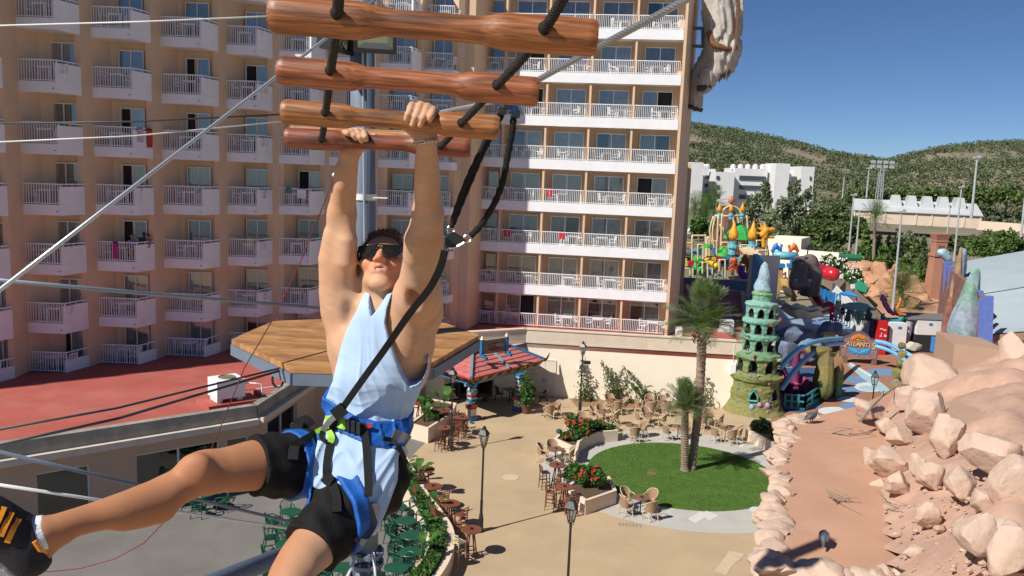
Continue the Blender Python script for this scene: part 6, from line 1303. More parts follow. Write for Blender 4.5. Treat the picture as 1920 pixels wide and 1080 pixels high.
for x,y0,y1,Y in((1452,492,560,84),(1488,492,565,83),(1462,500,545,88),(1481,500,545,88)):
 b=MB();b.bar(at(x,y1,Y),at(x+2,y0,Y),.42);b.build('post',WOODP,r,ro);b=MB();b.boxx(at(x+2,y0-2,Y),(.36,0,0),(0,.36,0),(0,0,.22));b.build('post_cap',BLUS,r,ro)
pxtube([(1450,478,84),(1495,481,84)],.42,TEALS,'crossbar',par=r,off=ro)
b=MB();p=[at(1445,520,89),at(1480,520,89),at(1480,545,89),at(1445,545,89)];b.add(p,[(3,2,1,0)]);b.build('back_panel',mat('navy_panel',(.02,.06,.25),.5),r,ro)
def figure(name,px,py,Y,parts,m,label,cat='figure',h=.06,lo=1.8):
 c=at(px,py,Y);S_=SDF((c.x-lo,c.y-lo*.6,c.z-lo),(c.x+lo,c.y+lo*.6,c.z+lo),h);s=Y/FPX
 for x0,y0,x1,y1,r0,r1 in parts:S_.cone(at(x0,y0,Y),at(x1,y1,Y),r0*s,r1*s,.06)
 vs,fs=S_.mesh();o=npmesh(name,vs-np.array(c),fs,m);o.location=c;return tag(o,label,cat)
BLD=mat('dolphin_blue',(.03,.20,.60),.35,.25,2);ORD_=mat('dolphin_orange',(.70,.14,.04),.35,.25,2)
figure('dolphin_figure',1457,466,84,[(1448,470,1455,462,3,4.5),(1455,462,1463,468,4.5,3.5),(1463,468,1466,460,3,2),(1466,460,1462,458,2,1),(1450,464,1452,458,2,1),(1463,470,1470,480,2,1),(1455,458,1458,455,2,1),(1448,470,1450,476,2,1)],BLD,'blue dolphin figure on the slide tower')
figure('dolphin_figure',1488,467,84,[(1496,470,1489,462,3,4.5),(1489,462,1482,469,4.5,3.5),(1482,469,1479,461,3,2),(1479,461,1482,459,2,1),(1494,464,1492,458,2,1),(1482,471,1475,480,2,1),(1489,458,1487,455,2,1),(1496,470,1494,476,2,1)],ORD_,'orange dolphin figure on the slide tower')
figure('dragon_head',1437,435,95,[(1430,440,1436,432,6,7),(1436,432,1450,430,6,3.5),(1434,444,1436,436,6,6),(1440,444,1450,445,3,2.5),(1428,430,1419,427,3,.6),(1430,426,1425,420,3,.6),(1435,424,1433,417,3,.6),(1426,438,1418,437,3,.6),(1432,448,1432,462,4,4)],mat('dragon_orange',(.72,.32,.02),.4,.2,2),'orange spiny dragon head on a post above the park')
PGO=at(1340,520,100);PG=root('water_playground',PGO,'colourful water playground of beige tubes, panels and slides','playground')
def pgt(pts,r=.13):pxtube(pts,r,TUBE,'tube',par=PG,off=PGO,n=6,k=4)
for x0,yb,yt,Y,bow in((1340,470,402,104,-4),(1345,505,402,102,0),(1352,505,400,102,0),(1372,460,405,106,5),(1380,450,402,106,6),(1390,462,402,104,0),(1398,455,404,106,4),(1336,460,405,106,-5),(1368,465,403,104,-3)):pgt([(x0,yb,Y),(x0+bow,(yb+yt)/2,Y),(x0+2,yt,Y)])
pgt([(1352,405,103),(1358,392,103),(1371,386,103),(1385,392,103),(1391,405,103)]);pgt([(1340,405,103),(1396,405,103)]);pgt([(1350,420,103),(1368,448,103)],.16)
for x0,x1,yt,yb,Y in((1298,1323,442,495,98),(1318,1342,482,520,96),(1372,1388,470,515,97),(1420,1440,470,510,96),(1326,1330,446,500,97),(1352,1366,455,480,99)):
 pgt([(x0,yb,Y),(x0,yt+3,Y),(x0+3,yt,Y),(x1-3,yt,Y),(x1,yt+3,Y),(x1,yb,Y)])
def pgp(x0,y0,x1,y1,Y,m,name='panel',th=.12):
 p,q=at(x0,y1,Y),at(x1,y0,Y);b=MB();b.boxx((p+q)/2,((q.x-p.x)/2,0,(at(x1,y1,Y).z-p.z)/2),(0,th,0),(0,0,(q.z-at(x1,y1,Y).z)/2));return b.build(name,m,PG,PGO)
for a in((1277,466,1296,480,97,BLUS),(1300,466,1318,478,99,TEALS),(1352,486,1366,500,96,BLUS),(1277,457,1295,464,98,ORGS),(1276,481,1320,484,97.5,ORGS),(1350,461,1372,465,98,ORGS),(1276,494,1284,512,95,TEALS),(1300,505,1345,516,99,BLUS),(1335,464,1342,474,101,BLUS)):pgp(*a)
for x,y in((1282,472),(1290,473),(1355,492),(1361,492)):p=at(x,y,96.0 if x>1300 else 96.7);b=MB();b.lathe([(.25,-.1),(.25,.1),(.15,.12),(0,.12)],c=p,n=10,axis=(0,-1,0));b.build('porthole',mat('brass_brown',(.25,.16,.08),.5),PG,PGO)
for pts,m in(([(1304,486,97),(1312,488,96),(1318,494,95)],GRNS),([(1326,488,97),(1334,492,96),(1344,500,94)],YELS),([(1350,466,98),(1358,470,98),(1360,480,97)],GRNS),([(1303,498,96),(1312,503,95),(1316,512,94)],GRNS)):
 pxtube(pts,.42,m,'slide',par=PG,off=PGO)
for x,y in((1281,492),(1324,463),(1355,478)):p=at(x,y,95);b=MB();b.lathe([(.7,-.1),(.6,.15),(.3,.3),(0,.35)],c=p,n=12);b.build('canopy',(YELS,GRNS,GRNS)[[1281,1324,1355].index(x)],PG,PGO)
p=[at(1385,465,97),at(1405,462,95),at(1432,480,90),at(1400,480,92)];b=MB();b.add(p+[v-Vector((0,0,.15)) for v in p],[(0,1,2,3),(4,7,6,5)]+[(i,4+i,4+(i+1)%4,(i+1)%4) for i in range(4)]);b.build('sand_ramp',mat('sand_canopy',(.50,.40,.27),.8),PG,PGO)
b=MB();p=at(1362,430,108);b.lathe([(1.6,-3.2),(1.7,-1),(1.2,1.2),(.8,2.6),(.9,3.0),(0,3.0)],c=p,n=12);b.build('brown_tower',mat('brown_cladding',(.16,.07,.05),.8,.3,2),PG,PGO)
b=MB();p=at(1385,437,104);b.lathe([(1.9,-.7),(1.5,.2),(.6,1.0),(0,1.3)],c=p,n=10);b.build('leaf_roof',GRNS,PG,PGO)
rq=random.Random(77)
for i in range(22):
 x0=rq.uniform(1278,1428);yt=rq.uniform(448,505);Y=rq.uniform(92,104);w=rq.uniform(8,18);pgt([(x0,yt+rq.uniform(22,42),Y),(x0,yt+2,Y),(x0+2,yt,Y),(x0+w-2,yt,Y),(x0+w,yt+2,Y),(x0+w,yt+rq.uniform(22,42),Y)],.11)
 x1=rq.uniform(1278,1425);y1=rq.uniform(462,522);pgp(x1,y1,x1+rq.uniform(6,15),y1+rq.uniform(4,10),rq.uniform(92,101),rq.choice([BLUS,TEALS,ORGS,YELS,GRNS,REDS,TEALS]))
def torch(px,py,Y,sc,label):
 p=at(px,py,Y);r=root('flame_torch',p,label,'torch','orange flame torches');b=MB();b.lathe([(.35*sc,-.2*sc),(.62*sc,.25*sc),(.55*sc,.8*sc),(.32*sc,1.35*sc),(.18*sc,1.8*sc),(0,2.3*sc)],n=9,c=(0,0,0));b.build('flame',mat('flame_orange',(.75,.33,.02),.5,.25,3),r,smooth=True)
 b=MB();b.lathe([(.5*sc,-.3*sc),(.42*sc,-.7*sc),(.7*sc,-.8*sc),(.7*sc,-1.1*sc),(.5*sc,-1.15*sc),(.5*sc,-1.9*sc)],n=10);b.build('holder',TEALS,r)
torch(1375,448,97,.95,'left orange flame torch of the pair');torch(1411,448,97,.95,'right orange flame torch of the pair')
for x,y in((1349,396),(1371,396),(1392,396)):torch(x,y,103,.5,'small flame torch %s on the playground arch'%{1349:'left',1371:'middle',1392:'right'}[x])
p=at(1371,375,103);b=MB();b.ell((0,0,0),(.42,.42,.5),10,7);b.tube([(0,0,-.4),(0,0,-1.4)],.05,6);o=b.build('orange_ball',mat('coral_ball',(.62,.20,.12),.5));o.location=p;tag(o,'orange ball topping the playground arch','ball')
figure('octopus_figure',1378,500,92,[(1377,488,1377,494,6,5),(1374,496,1366,504,3,1.5),(1380,496,1389,505,3,1.5),(1376,498,1372,512,3,1.5),(1379,498,1382,511,3,1.5)],mat('octopus_red',(.45,.07,.03),.35,.2),'glossy red octopus figure in the playground')
figure('anemone_figure',1400,487,90,[(1396,486,1404,488,6,6),(1398,480,1402,482,5,5),(1393,491,1406,492,4,4),(1400,492,1400,508,1.5,1.5)],mat('anemone_rust',(.30,.11,.05),.8,.5,6,bump=1,bscale=12),'rust brown anemone figure beside the playground')
pxtube([(1391,498,90),(1390,512,90),(1400,519,90),(1409,512,90),(1408,496,90)],.42,mat('purple_ring',(.14,.03,.28),.4),'purple_ring','purple crescent seat below the anemone','seat')
def vwall(x0,y0,x1,y1,Y0,Y1,hz0,m,name,label,cat='wall',th=.3):
 p,q=at(x0,y0,Y0),at(x1,y1,Y1);d=Vector((q.x-p.x,q.y-p.y,0)).normalized();n_=Vector((-d.y,d.x,0))*th;b=MB();b.add([(p.x,p.y,hz0),(q.x,q.y,hz0),(q.x,q.y,q.z),(p.x,p.y,p.z),(p.x+n_.x,p.y+n_.y,hz0),(q.x+n_.x,q.y+n_.y,hz0),(q.x+n_.x,q.y+n_.y,q.z),(p.x+n_.x,p.y+n_.y,p.z)],[(0,1,2,3),(5,4,7,6),(3,2,6,7),(1,5,6,2),(4,0,3,7)]);return tag(b.build(name,m),label,cat)
vwall(1405,478,1420,478,74,72,3.4,CREAM,'yard_wall','narrow cream wall beside the blue fin',th=2.0);vwall(1412,476,1436,515,71,69,3.4,ARCH,'blue_fin','bright blue painted fin wall',th=.5)
vwall(1272,520,1408,528,84,84,0,mat('shaded_blue_wall',(.16,.22,.34),.8,.1),'yard_wall','blue grey wall behind the shaded terrace');vwall(1440,445,1503,448,106,104,0,CREAM,'pump_house_wall','cream pump house wall behind the dolphins',th=6);vwall(1500,468,1573,474,104,100,2,CREAM,'park_wall','low cream wall with wavy top behind the eel',th=.3)
b=MB();p=at(1519,468,103.2);b.boxx(p+Vector((0,0,-.6)),(.35,0,0),(0,.1,0),(0,0,1.2));tag(b.build('wall_door',DARK),'dark doorway in the low park wall','door')
for i,(x,y,w) in enumerate(((1577,482,12),(1600,483,14))):p=at(x,y,101);b=MB();b.lathe([(.42,-w/FPX*100),(.42,w/FPX*100)],c=p,n=10,axis=(1,0,0));tag(b.build('green_roller',mat('green_tarpaulin',(.02,.17,.08),.6)),'%s rolled green tarpaulin above the rocks'%('left','right')[i],'tarpaulin')
BRF=mat('brown_fence',(.24,.18,.135),.85,.15,2,bump=.2);WH2=mat('park_white_wall',(.72,.72,.70),.7,.06)
fl=[(1524,494,104),(1548,503,99),(1575,520,92),(1600,540,86),(1625,562,80),(1650,590,75)];P=spline([at(*q) for q in fl],2);r=root('park_fence',(P[0].x,P[0].y,0),'curving brown fence between park and rock garden','fence');ro=r.location.copy()
for a,c in zip(P[:-1],P[1:]):
 d=(c-a).xy.normalized();n_=Vector((-d.y,d.x,0))*.08;b=MB();e=Vector((d.x,d.y,0))*.015
 b.add([a+e-Vector((0,0,2.1)),c-e-Vector((0,0,2.1)),c-e,a+e,a+e+n_-Vector((0,0,2.1)),c-e+n_-Vector((0,0,2.1)),c-e+n_,a+e+n_],[(0,1,2,3),(5,4,7,6),(3,2,6,7),(1,5,6,2),(4,0,3,7)]);b.build('fence_panel',BRF,r,ro)
for x,y,Y in((1577,518,91.5),(1599,537,85.8)):p=at(x,y,Y-.3);b=MB();b.boxx(p,(.18,0,0),(0,.12,0),(0,0,.22));b.build('lamp',WHITE,r,ro)
W_l=[(1563,530,90),(1590,557,84),(1615,580,79),(1640,602,75),(1652,612,73)]
P=[at(*q) for q in W_l];r=root('white_park_wall',(P[0].x,P[0].y,0),'white stepped wall below the brown fence','wall');ro=r.location.copy()
for a,c in zip(P[:-1],P[1:]):b=MB();b.add([Vector((a.x,a.y,0)),Vector((c.x,c.y,0)),c,a,Vector((a.x,a.y+.3,0)),Vector((c.x,c.y+.3,0)),c+Vector((0,.3,0)),a+Vector((0,.3,0))],[(0,1,2,3),(5,4,7,6),(3,2,6,7),(1,5,6,2),(4,0,3,7)]);b.build('wall_panel',WH2,r,ro)
b=MB();q=[at(1535,560,84),at(1600,600,76),at(1560,640,72),at(1500,600,76)];b.prism([(p.x,p.y) for p in q],0,.35);struct(b,'pool_deck',mat('blue_pool_deck',(.12,.24,.48),.6,.15))
for i in range(5):p,q_=at(1534+i*8.5,540+i*3,84-i*.8),at(1541+i*8.5,543+i*3,84-i*.8);b=MB();zc_=p.z-.75;b.boxx(((p.x+q_.x)/2,p.y,zc_),((q_.x-p.x)/2,0,0),(0,.05,0),(0,0,.8));tag(b.build('blue_screen',BLUS),'blue screen panel, %s from the left behind the pool tables'%NTH[i],'screen','blue pool screens')
b=MB();p=[at(1574,548,80),at(1592,546,79),at(1610,556,77),at(1580,552,77)];b.add(p+[v-Vector((0,0,.12)) for v in p],[(0,3,2,1),(4,5,6,7)]+[(i,4+i,4+(i+1)%4,(i+1)%4) for i in range(4)]);b.tube([at(1576,552,79),at(1577,580,79)],.05,6);b.tube([at(1606,555,77.3),at(1606,585,77.3)],.05,6);tag(b.build('blue_awning',BLUS),'flat blue awning by the white wall','awning')
def parasol(px,pyt,pyb,Y,open_,m,label):
 t,f=at(px,pyt,Y),at(px,pyb,Y);r=root('parasol',f,label,'parasol','pool parasols');hh=t.z-f.z;b=MB();b.tube([(0,0,0),(0,0,hh)],.035,6);b.build('pole',ALU,r);b=MB()
 if open_:b.lathe([(1.6,hh-.55),(1.55,hh-.45),(.8,hh-.15),(0,hh)],n=8)
 else:b.lathe([(.12,hh*.28),(.26,hh*.38),(.2,hh*.7),(.05,hh*.98),(0,hh)],n=8)
 b.build('canopy',m,r)
PGN=mat('pale_green_canvas',(.42,.55,.42),.8,.1);DGN=mat('dark_green_canvas',(.05,.12,.10),.8,.15)
parasol(1569,553,590,77,False,PGN,'closed pale green parasol in the sun');parasol(1547,556,590,78,False,PGN,'closed pale green parasol behind the clam');parasol(1606,566,605,74,True,PGN,'open pale green parasol');parasol(1588,580,612,72,False,DGN,'closed dark green parasol at the middle');parasol(1578,568,600,75,False,DGN,'closed dark green parasol left of the middle one');parasol(1626,575,612,72,False,DGN,'closed dark green parasol by the white wall')
rg_=random.Random(13);TC=[PLASTIC,mat('magenta_plastic',(.45,.03,.22),.5),GRNS,TEALS,PLASTIC]
for i in range(16):
 x,y=rg_.uniform(1552,1628),rg_.uniform(588,615);Y=76-(y-588)*.16;p=at(x,y,Y);o=link('pool_chair',bpy.data.meshes['balcony_chair'].copy());o.data.materials[0]=TC[i%5];o.location=p;o.rotation_euler=(0,0,rg_.uniform(0,6));o.scale=(1.3,)*3
 tag(o,'%s plastic chair, %s of its colour counted from the clam'%(('white','magenta','green','aqua','pale')[i%5],NTH[i//5]),'chair','pool chairs')
figure('seahorse_figure',1660,575,72,[(1655,556,1660,562,4,4),(1656,563,1661,572,4,5),(1661,572,1668,583,5,4.5),(1668,583,1675,589,4.5,3),(1675,589,1678,584,2.5,2),(1655,556,1650,547,1.2,.4),(1654,559,1650,562,2.5,1.5)],mat('unicorn_purple',(.42,.10,.38),.35,.15),'purple horned seahorse figure',lo=1.5,h=.05)
figure('seahorse_figure',1685,578,71,[(1688,562,1686,570,3,3),(1686,570,1680,580,3,4),(1680,580,1688,589,4,3.5),(1688,589,1698,590,3,2),(1688,560,1688,555,1.2,.5),(1686,568,1677,572,1.5,1)],mat('seahorse_orange',(.62,.24,.03),.4,.15),'orange seahorse figure beside the purple one',lo=1.5,h=.05)
figure('wave_figure',1675,598,70.5,[(1655,592,1660,599,3,4),(1660,599,1672,602,4,4),(1672,602,1684,603,4,4.5),(1684,603,1692,596,4.5,3),(1655,592,1658,588,2.5,1.5),(1692,596,1695,600,2.5,1.5)],mat('wave_teal',(.02,.22,.30),.35,.15),'teal wave base beneath the seahorses',lo=1.5,h=.05)
p=gz(1645,640);p=at(1645,636,69)
for x0,x1,yt,yb,Y,m,lab in((1636,1647,600,632,70,mat('navy_machine',(.02,.03,.10),.4),'dark blue vending machine'),(1648,1666,603,638,69,mat('red_machine',(.58,.02,.02),.35),'red vending machine with white lettering marks')):
 a,c=at(x0,yb,Y),at(x1,yt,Y);r=root('vending_machine',((a.x+c.x)/2,a.y,0),lab,'machine');b=MB();b.boxx((0,.4,c.z/2),((c.x-a.x)/2,0,0),(0,.4,0),(0,0,c.z/2));b.build('cabinet',m,r);b=MB();rv=random.Random(int(x0))
 for k_ in range(9):b.boxx((rv.uniform(-.22,.22),-.01,c.z*rv.uniform(.25,.92)),(rv.uniform(.04,.12),0,0),(0,.012,0),(0,0,rv.uniform(.02,.06)))
 b.build('front_marks',PLASTIC if x0>1640 else REDS,r)
for x0,x1,yt,yb,Y,m,lab in((1666,1702,607,640,69.5,WH2,'white counter hut left of the grey column'),(1718,1766,601,628,71,WH2,'white panelled kiosk front with small blue sign')):
 a,c=at(x0,yb,Y),at(x1,yt,Y);b=MB();b.boxx(((a.x+c.x)/2,a.y+1,(a.z+c.z)/2-.4),((c.x-a.x)/2,0,0),(0,1,0),(0,0,(c.z-a.z)/2+.4));q=(a+c)/2;b.mi=1;b.boxx((q.x+.1,a.y-.02,c.z-.35),(.14,0,0),(0,.03,0),(0,0,.09));tag(b.build('kiosk',[m,BLUS]),lab,'kiosk')
b=MB();a,c=at(1716,603,70.5),at(1770,585,74.5);b.boxx(((a.x+c.x)/2,(a.y+c.y)/2+.3,a.z+.1),((c.x-a.x)/2+.4,0,0),(0,1.8,0),(0,0,.06));tag(b.build('kiosk_roof',mat('grey_flat_roof',(.16,.16,.17),.8)),'flat grey roof over the white kiosk','roof')
a,c=at(1716,655,70.8),at(1768,630,70.8);b=MB();b.boxx(((a.x+c.x)/2,a.y+.8,c.z/2),((c.x-a.x)/2,0,0),(0,.7,0),(0,0,c.z/2));tag(b.build('kiosk_counter',DARK),'dark serving counter under the kiosk','counter')
b=MB();a,c=at(1748,660,66),at(1765,633,66);b.boxx(((a.x+c.x)/2,a.y,(a.z+c.z)/2),((c.x-a.x)/2,0,0),(0,.4,0),(0,0,(c.z-a.z)/2));tag(b.build('blue_locker',BLUS),'bright blue box beside the reef wall','box')
a=gz(1703,662);b=MB();b.tube([(a.x,a.y+1,0),at(1705,602,a.y+1)],[.45,.3],8);tag(b.build('grey_column',mat('grey_column',(.35,.36,.40),.8,.2)),'weathered grey column between the white huts','column')
p=at(1554,630,68);b=MB();b.boxx(p+Vector((0,0,-.2)),(.62,0,0),(0,.45,0),(0,0,.38));b.boxx(p+Vector((0,0,.23)),(.5,0,0),(0,.36,0),(0,0,.06));o=b.build('cream_bin',mat('cream_plastic',(.68,.55,.30),.5,.08));bv=o.modifiers.new('edge','BEVEL');bv.width=.15;bv.segments=3;tag(o,'rounded cream chest left of the name board','chest')
SANDR=mat('sandstone_rock',(.48,.27,.16),.9,.2,.8,bump=.6,bscale=4,stain=.5)
for i,(x,y,w,h,Y) in enumerate(((1620,500,26,14,108),(1650,512,24,22,104),(1635,528,28,16,100),(1662,535,26,22,97),(1690,525,24,16,100),(1715,545,24,26,94),(1640,552,24,14,92),(1702,570,26,16,88),(1610,520,18,12,104),(1730,565,16,16,92),(1680,500,26,12,108))):p=at(x,y,Y);boulder('garden_rock',p,(w/FPX*Y,w/FPX*Y,h/FPX*Y*1.2),500+i,SANDR,'orange sandstone rock, %s in the rock garden'%(NTH+['eleventh'])[i],'rock','rock garden rocks',sub=3,amp=.35)
b=MB();q=[at(1570,498,106),at(1662,590,82),at(1780,590,86),at(1800,500,112),at(1600,480,116)];b.add([(p.x,p.y,max(.3,p.z-.3)) for p in q],[(0,1,2,3,4)]);struct(b,'rock_garden_ground',SANDR)
b=MB();p=[at(1593,538,88),at(1612,524,90),at(1628,538,86),at(1624,548,84)];b.add(p+[v-Vector((0,0,.1)) for v in p],[(0,3,2,1),(4,5,6,7)]+[(i,4+i,4+(i+1)%4,(i+1)%4) for i in range(4)]);tag(b.build('shade_tent',mat('green_shade_cloth',(.02,.22,.12),.7)),'green shade cloth tent on the rock garden','shade')
cb,ct=at(1747,585,94),at(1756,437,94);hh=ct.z-cb.z+1;s=94/FPX;r=root('brick_chimney',(cb.x,cb.y,cb.z-1),'tapering terracotta chimney tower','chimney');CHM_=mat('terracotta_render',(.42,.20,.13),.85,.12,1,bump=.2,stain=.5,stain_col=(.32,.17,.12),stain_scale=.5)
def frus(b,w0,z0,w1,z1):b.add([(-w0,-w0,z0),(w0,-w0,z0),(w0,w0,z0),(-w0,w0,z0),(-w1,-w1,z1),(w1,-w1,z1),(w1,w1,z1),(-w1,w1,z1)],[(3,2,1,0),(4,5,6,7),(0,1,5,4),(1,2,6,5),(2,3,7,6),(3,0,4,7)])
b=MB();frus(b,16*s,0,11*s,hh*.74);b.build('shaft',CHM_,r);b=MB();frus(b,13*s,hh*.74+.01,13*s,hh*.775);b.build('collar',CHM_,r);b=MB();frus(b,10*s,hh*.776,10.5*s,hh*.905);b.build('panel_block',CHM_,r);b=MB();frus(b,11.5*s,hh*.906,11.5*s,hh*.925);b.build('collar',CHM_,r);b=MB();frus(b,10*s,hh*.926,13.5*s,hh*.985);frus(b,13.8*s,hh*.985,13.8*s,hh);b.build('crown',CHM_,r);b=MB()
for i in range(5):
 for j in range(5):b.boxx((-.28+i*.14,-10.4*s,hh*.80+j*.15),(.045,0,0),(0,.02,0),(0,0,.05))
b.build('grille',mat('dark_terracotta',(.16,.08,.05),.9),r)
REEF=zramp('reef_wall_paint',[(-5,(.15,.22,.08)),(-2.5,(.18,.26,.12)),(-1,(.15,.25,.28)),(1,(.30,.36,.45)),(3,(.20,.36,.28)),(5,(.30,.40,.40))],bscale=3,nscale=.8,namp=1.2)
for i,(x,y,w,h,Y,m,lab) in enumerate(((1808,618,25,84,62,REEF,'tall painted coral column nearest on the reef wall'),(1822,570,16,62,64,REEF,'coral column with pale green streak'),(1795,530,10,55,72,mat('sand_reef',(.40,.24,.14),.9,.3,1.5,bump=.6),'sandy reef buttress behind the coral columns'),(1803,498,8,34,74,REEF,'blue green coral spire'),(1785,640,12,40,66,mat('sand_reef',(.40,.24,.14),.9,.3,1.5,bump=.6),'rusty coral base of the reef wall'),(1775,610,9,52,70,mat('rust_reef',(.26,.12,.09),.9,.4,1.5,bump=.6),'rust coloured coral strip'))):
 p=at(x,y,Y);boulder('coral_column',p,(w/FPX*Y*1.15,w/FPX*Y,h/FPX*Y*1.1),540+i,m,lab,'coral column',sub=4,amp=.25,cuts=4)
figure('fish_head',1771,480,78,[(1766,474,1776,484,8,7),(1762,472,1768,478,5,6),(1778,486,1782,494,5,3),(1770,470,1778,474,4,3)],mat('pale_fish',(.35,.52,.60),.4,.2),'pale blue fish head on the reef wall end',lo=1.6,h=.06)
PERI=mat('periwinkle_paint',(.13,.20,.55),.6,.1)
for i,(x,y0,y1,Y) in enumerate(((1842,560,690,58),(1832,545,640,62),(1782,500,600,74),(1774,490,590,76),(1850,555,660,56))):b=MB();b.bar(at(x,y1,Y),at(x+3,y0,Y),.45,.5);tag(b.build('blue_buttress',PERI),'periwinkle blue buttress, %s of the reef wall'%('front','second','third','rearmost','outermost')[i],'buttress','blue buttresses')
vwall(1768,492,1845,560,78,60,0,mat('rust_reef',(.26,.12,.09),.9,.4,1.5,bump=.6),'reef_wall','long rust coloured wall carrying the coral columns',th=.4)
e0,e1_,r0_,r1_=at(1848,628,58),at(2060,612,50),at(1800,492,80),at(2100,440,82);BR_O=Vector((e0 .x,e0 .y,0));BR=root('corrugated_shed',BR_O,'large shed with pale blue grey corrugated roof','building');CORR=mat('corrugated_sheet',(.30,.36,.40),.5,.06,.4,stain=.4,stain_col=(.38,.43,.45),stain_scale=.15)
m0,m1=e0 .lerp(r0_,.45),e1_.lerp(r1_,.45);b=MB()
def corr(a0,a1,b0,b1,n):
 vs=[];nn=(a1-a0).cross(b0-a0).normalized();nn=nn if nn.z>0 else-nn
 for i in range(n+1):
  t=i/n;o_=nn*(.05*cos(pi*i));vs+=[a0 .lerp(b0,t)+o_,a1 .lerp(b1,t)+o_]
 b.add(vs,[(2*i,2*i+1,2*i+3,2*i+2) for i in range(n)])
corr(e0,e1_,m0,m1,60);b.build('lower_roof',CORR,BR,BR_O);b=MB();corr(m0+Vector((0,0,.06)),m1+Vector((0,0,.06)),r0_,r1_,60);b.build('upper_roof',CORR,BR,BR_O)
b=MB();b.add([Vector((v.x,v.y,0)) for v in(e0,e1_,r1_,r0_)]+[v-Vector((0,0,.1)) for v in(e0,e1_,r1_,r0_)],[(0,1,5,4),(1,2,6,5),(2,3,7,6),(3,0,4,7)]);b.build('wall',mat('shed_wall',(.55,.47,.38),.8,.06),BR,BR_O);b=MB();b.bar(e0-Vector((.1,.1,.28)),e1_-Vector((0,.1,.28)),.3,.5,up=(0,0,1));b.build('fascia',mat('shed_fascia',(.30,.17,.13),.7,.1),BR,BR_O)
#  CLIMBING STATUE ON THE HOTEL END
YY=58.0;sS=YY/FPX;YT=root('climbing_statue',at(1345,200,YY),'shaggy off white beast statue climbing the hotel end wall','statue');yo=np.array(YT.location,np.float32)
c=at(1340,60,YY);G_=SDF((c.x-3.2,c.y-2.2,c.z-6.4),(c.x+3.2,c.y+2.2,c.z+6.8),.07)
def yp(x,y,dy=0):return at(x,y,YY+dy)
G_.chain([(yp(1352,-150),34*sS),(yp(1350,-60),33*sS),(yp(1350,20),31*sS),(yp(1354,70),29*sS),(yp(1352,105),27*sS)],.3)
G_.ell(yp(1352,45,-.5),(24*sS,.6,34*sS),None,.3)
G_.chain([(yp(1358,95),27*sS),(yp(1350,125),20*sS),(yp(1332,140,-.2),17*sS),(yp(1325,155,-.2),14*sS),(yp(1322,163,-.2),12*sS)],.25)
G_.chain([(yp(1335,105,.6),20*sS),(yp(1312,140,.7),16*sS),(yp(1306,170,.7),12*sS),(yp(1306,196,.7),12*sS)],.25)
G_.chain([(yp(1370,90,.3),20*sS),(yp(1362,125,.3),15*sS)],.3);G_.chain([(yp(1376,-60,-.2),22*sS),(yp(1384,0,-.3),11*sS),(yp(1384,30,-.3),9*sS),(yp(1380,60,-.4),9*sS)],.25);G_.ell(yp(1345,-180),(40*sS,1.2,30*sS),None,.4)
gx=G_.lo[0]+G_.h*np.arange(G_.n[0],dtype=np.float32)[:,None,None];gy=G_.lo[1]+G_.h*np.arange(G_.n[1],dtype=np.float32)[None,:,None];gzv=G_.lo[2]+G_.h*np.arange(G_.n[2],dtype=np.float32)[None,None,:]
G_.D=G_.D+(.05*np.sin(gx*9+gy*7+2*np.sin(gzv*1.5))+.03*np.sin(gx*17-gy*13+gzv*3)+.02*np.sin(gx*29+gzv*5+gy*23)).astype(np.float32)
vs,fs=G_.mesh();npmesh('shaggy_body',vs-yo,fs,mat('dirty_fur',(.46,.42,.38),.95,.3,1.6,bump=.9,bscale=7,stain=.6,stain_col=(.26,.23,.21),stain_scale=.6),YT)
DKF=mat('dark_sole',(.06,.05,.055),.8,.2);BELT=mat('rusty_belt',(.20,.09,.04),.8,.35,3)
for pts,r_ in((((1307,166,-.4),(1318,165,-.45),(1333,160,-.5)),(5*sS,6*sS,5*sS)),(((1291,199,.5),(1304,202,.5),(1317,207,.5)),(4*sS,5*sS,4*sS))):b=MB();b.tube([yp(*p) for p in pts],list(r_),8);b.build('foot',DKF,YT,yo,smooth=True)
for i in range(7):p=yp(1340+i*4.5,138+(i%3)*3-i*1.0,-.5);b=MB();b.tube([p,p+Vector((.02,0,-.45))],[.13,.02],6);b.build('fur_spike',mat('dark_fur_tip',(.13,.10,.075),.9),YT,yo)
b=MB();b.tube(spline([yp(1329,60,-.7),yp(1336,80,-.9),yp(1350,88,-1.0),yp(1366,92,-.9),yp(1378,90,-.6)],4),.22,8);b.build('belt',BELT,YT,yo,smooth=True);b=MB();b.bar(yp(1382,5,-.9),yp(1379,88,-.9),.32,.12);b.build('hanging_strap',BELT,YT,yo)
for a,c_ in(((1296,53),(1330,53)),((1296,86),(1332,88)),((1318,53),(1318,88))):b=MB();b.bar(yp(*a,.4),yp(*c_,.4),.2,.2);b.build('bracket',GALV,YT,yo)
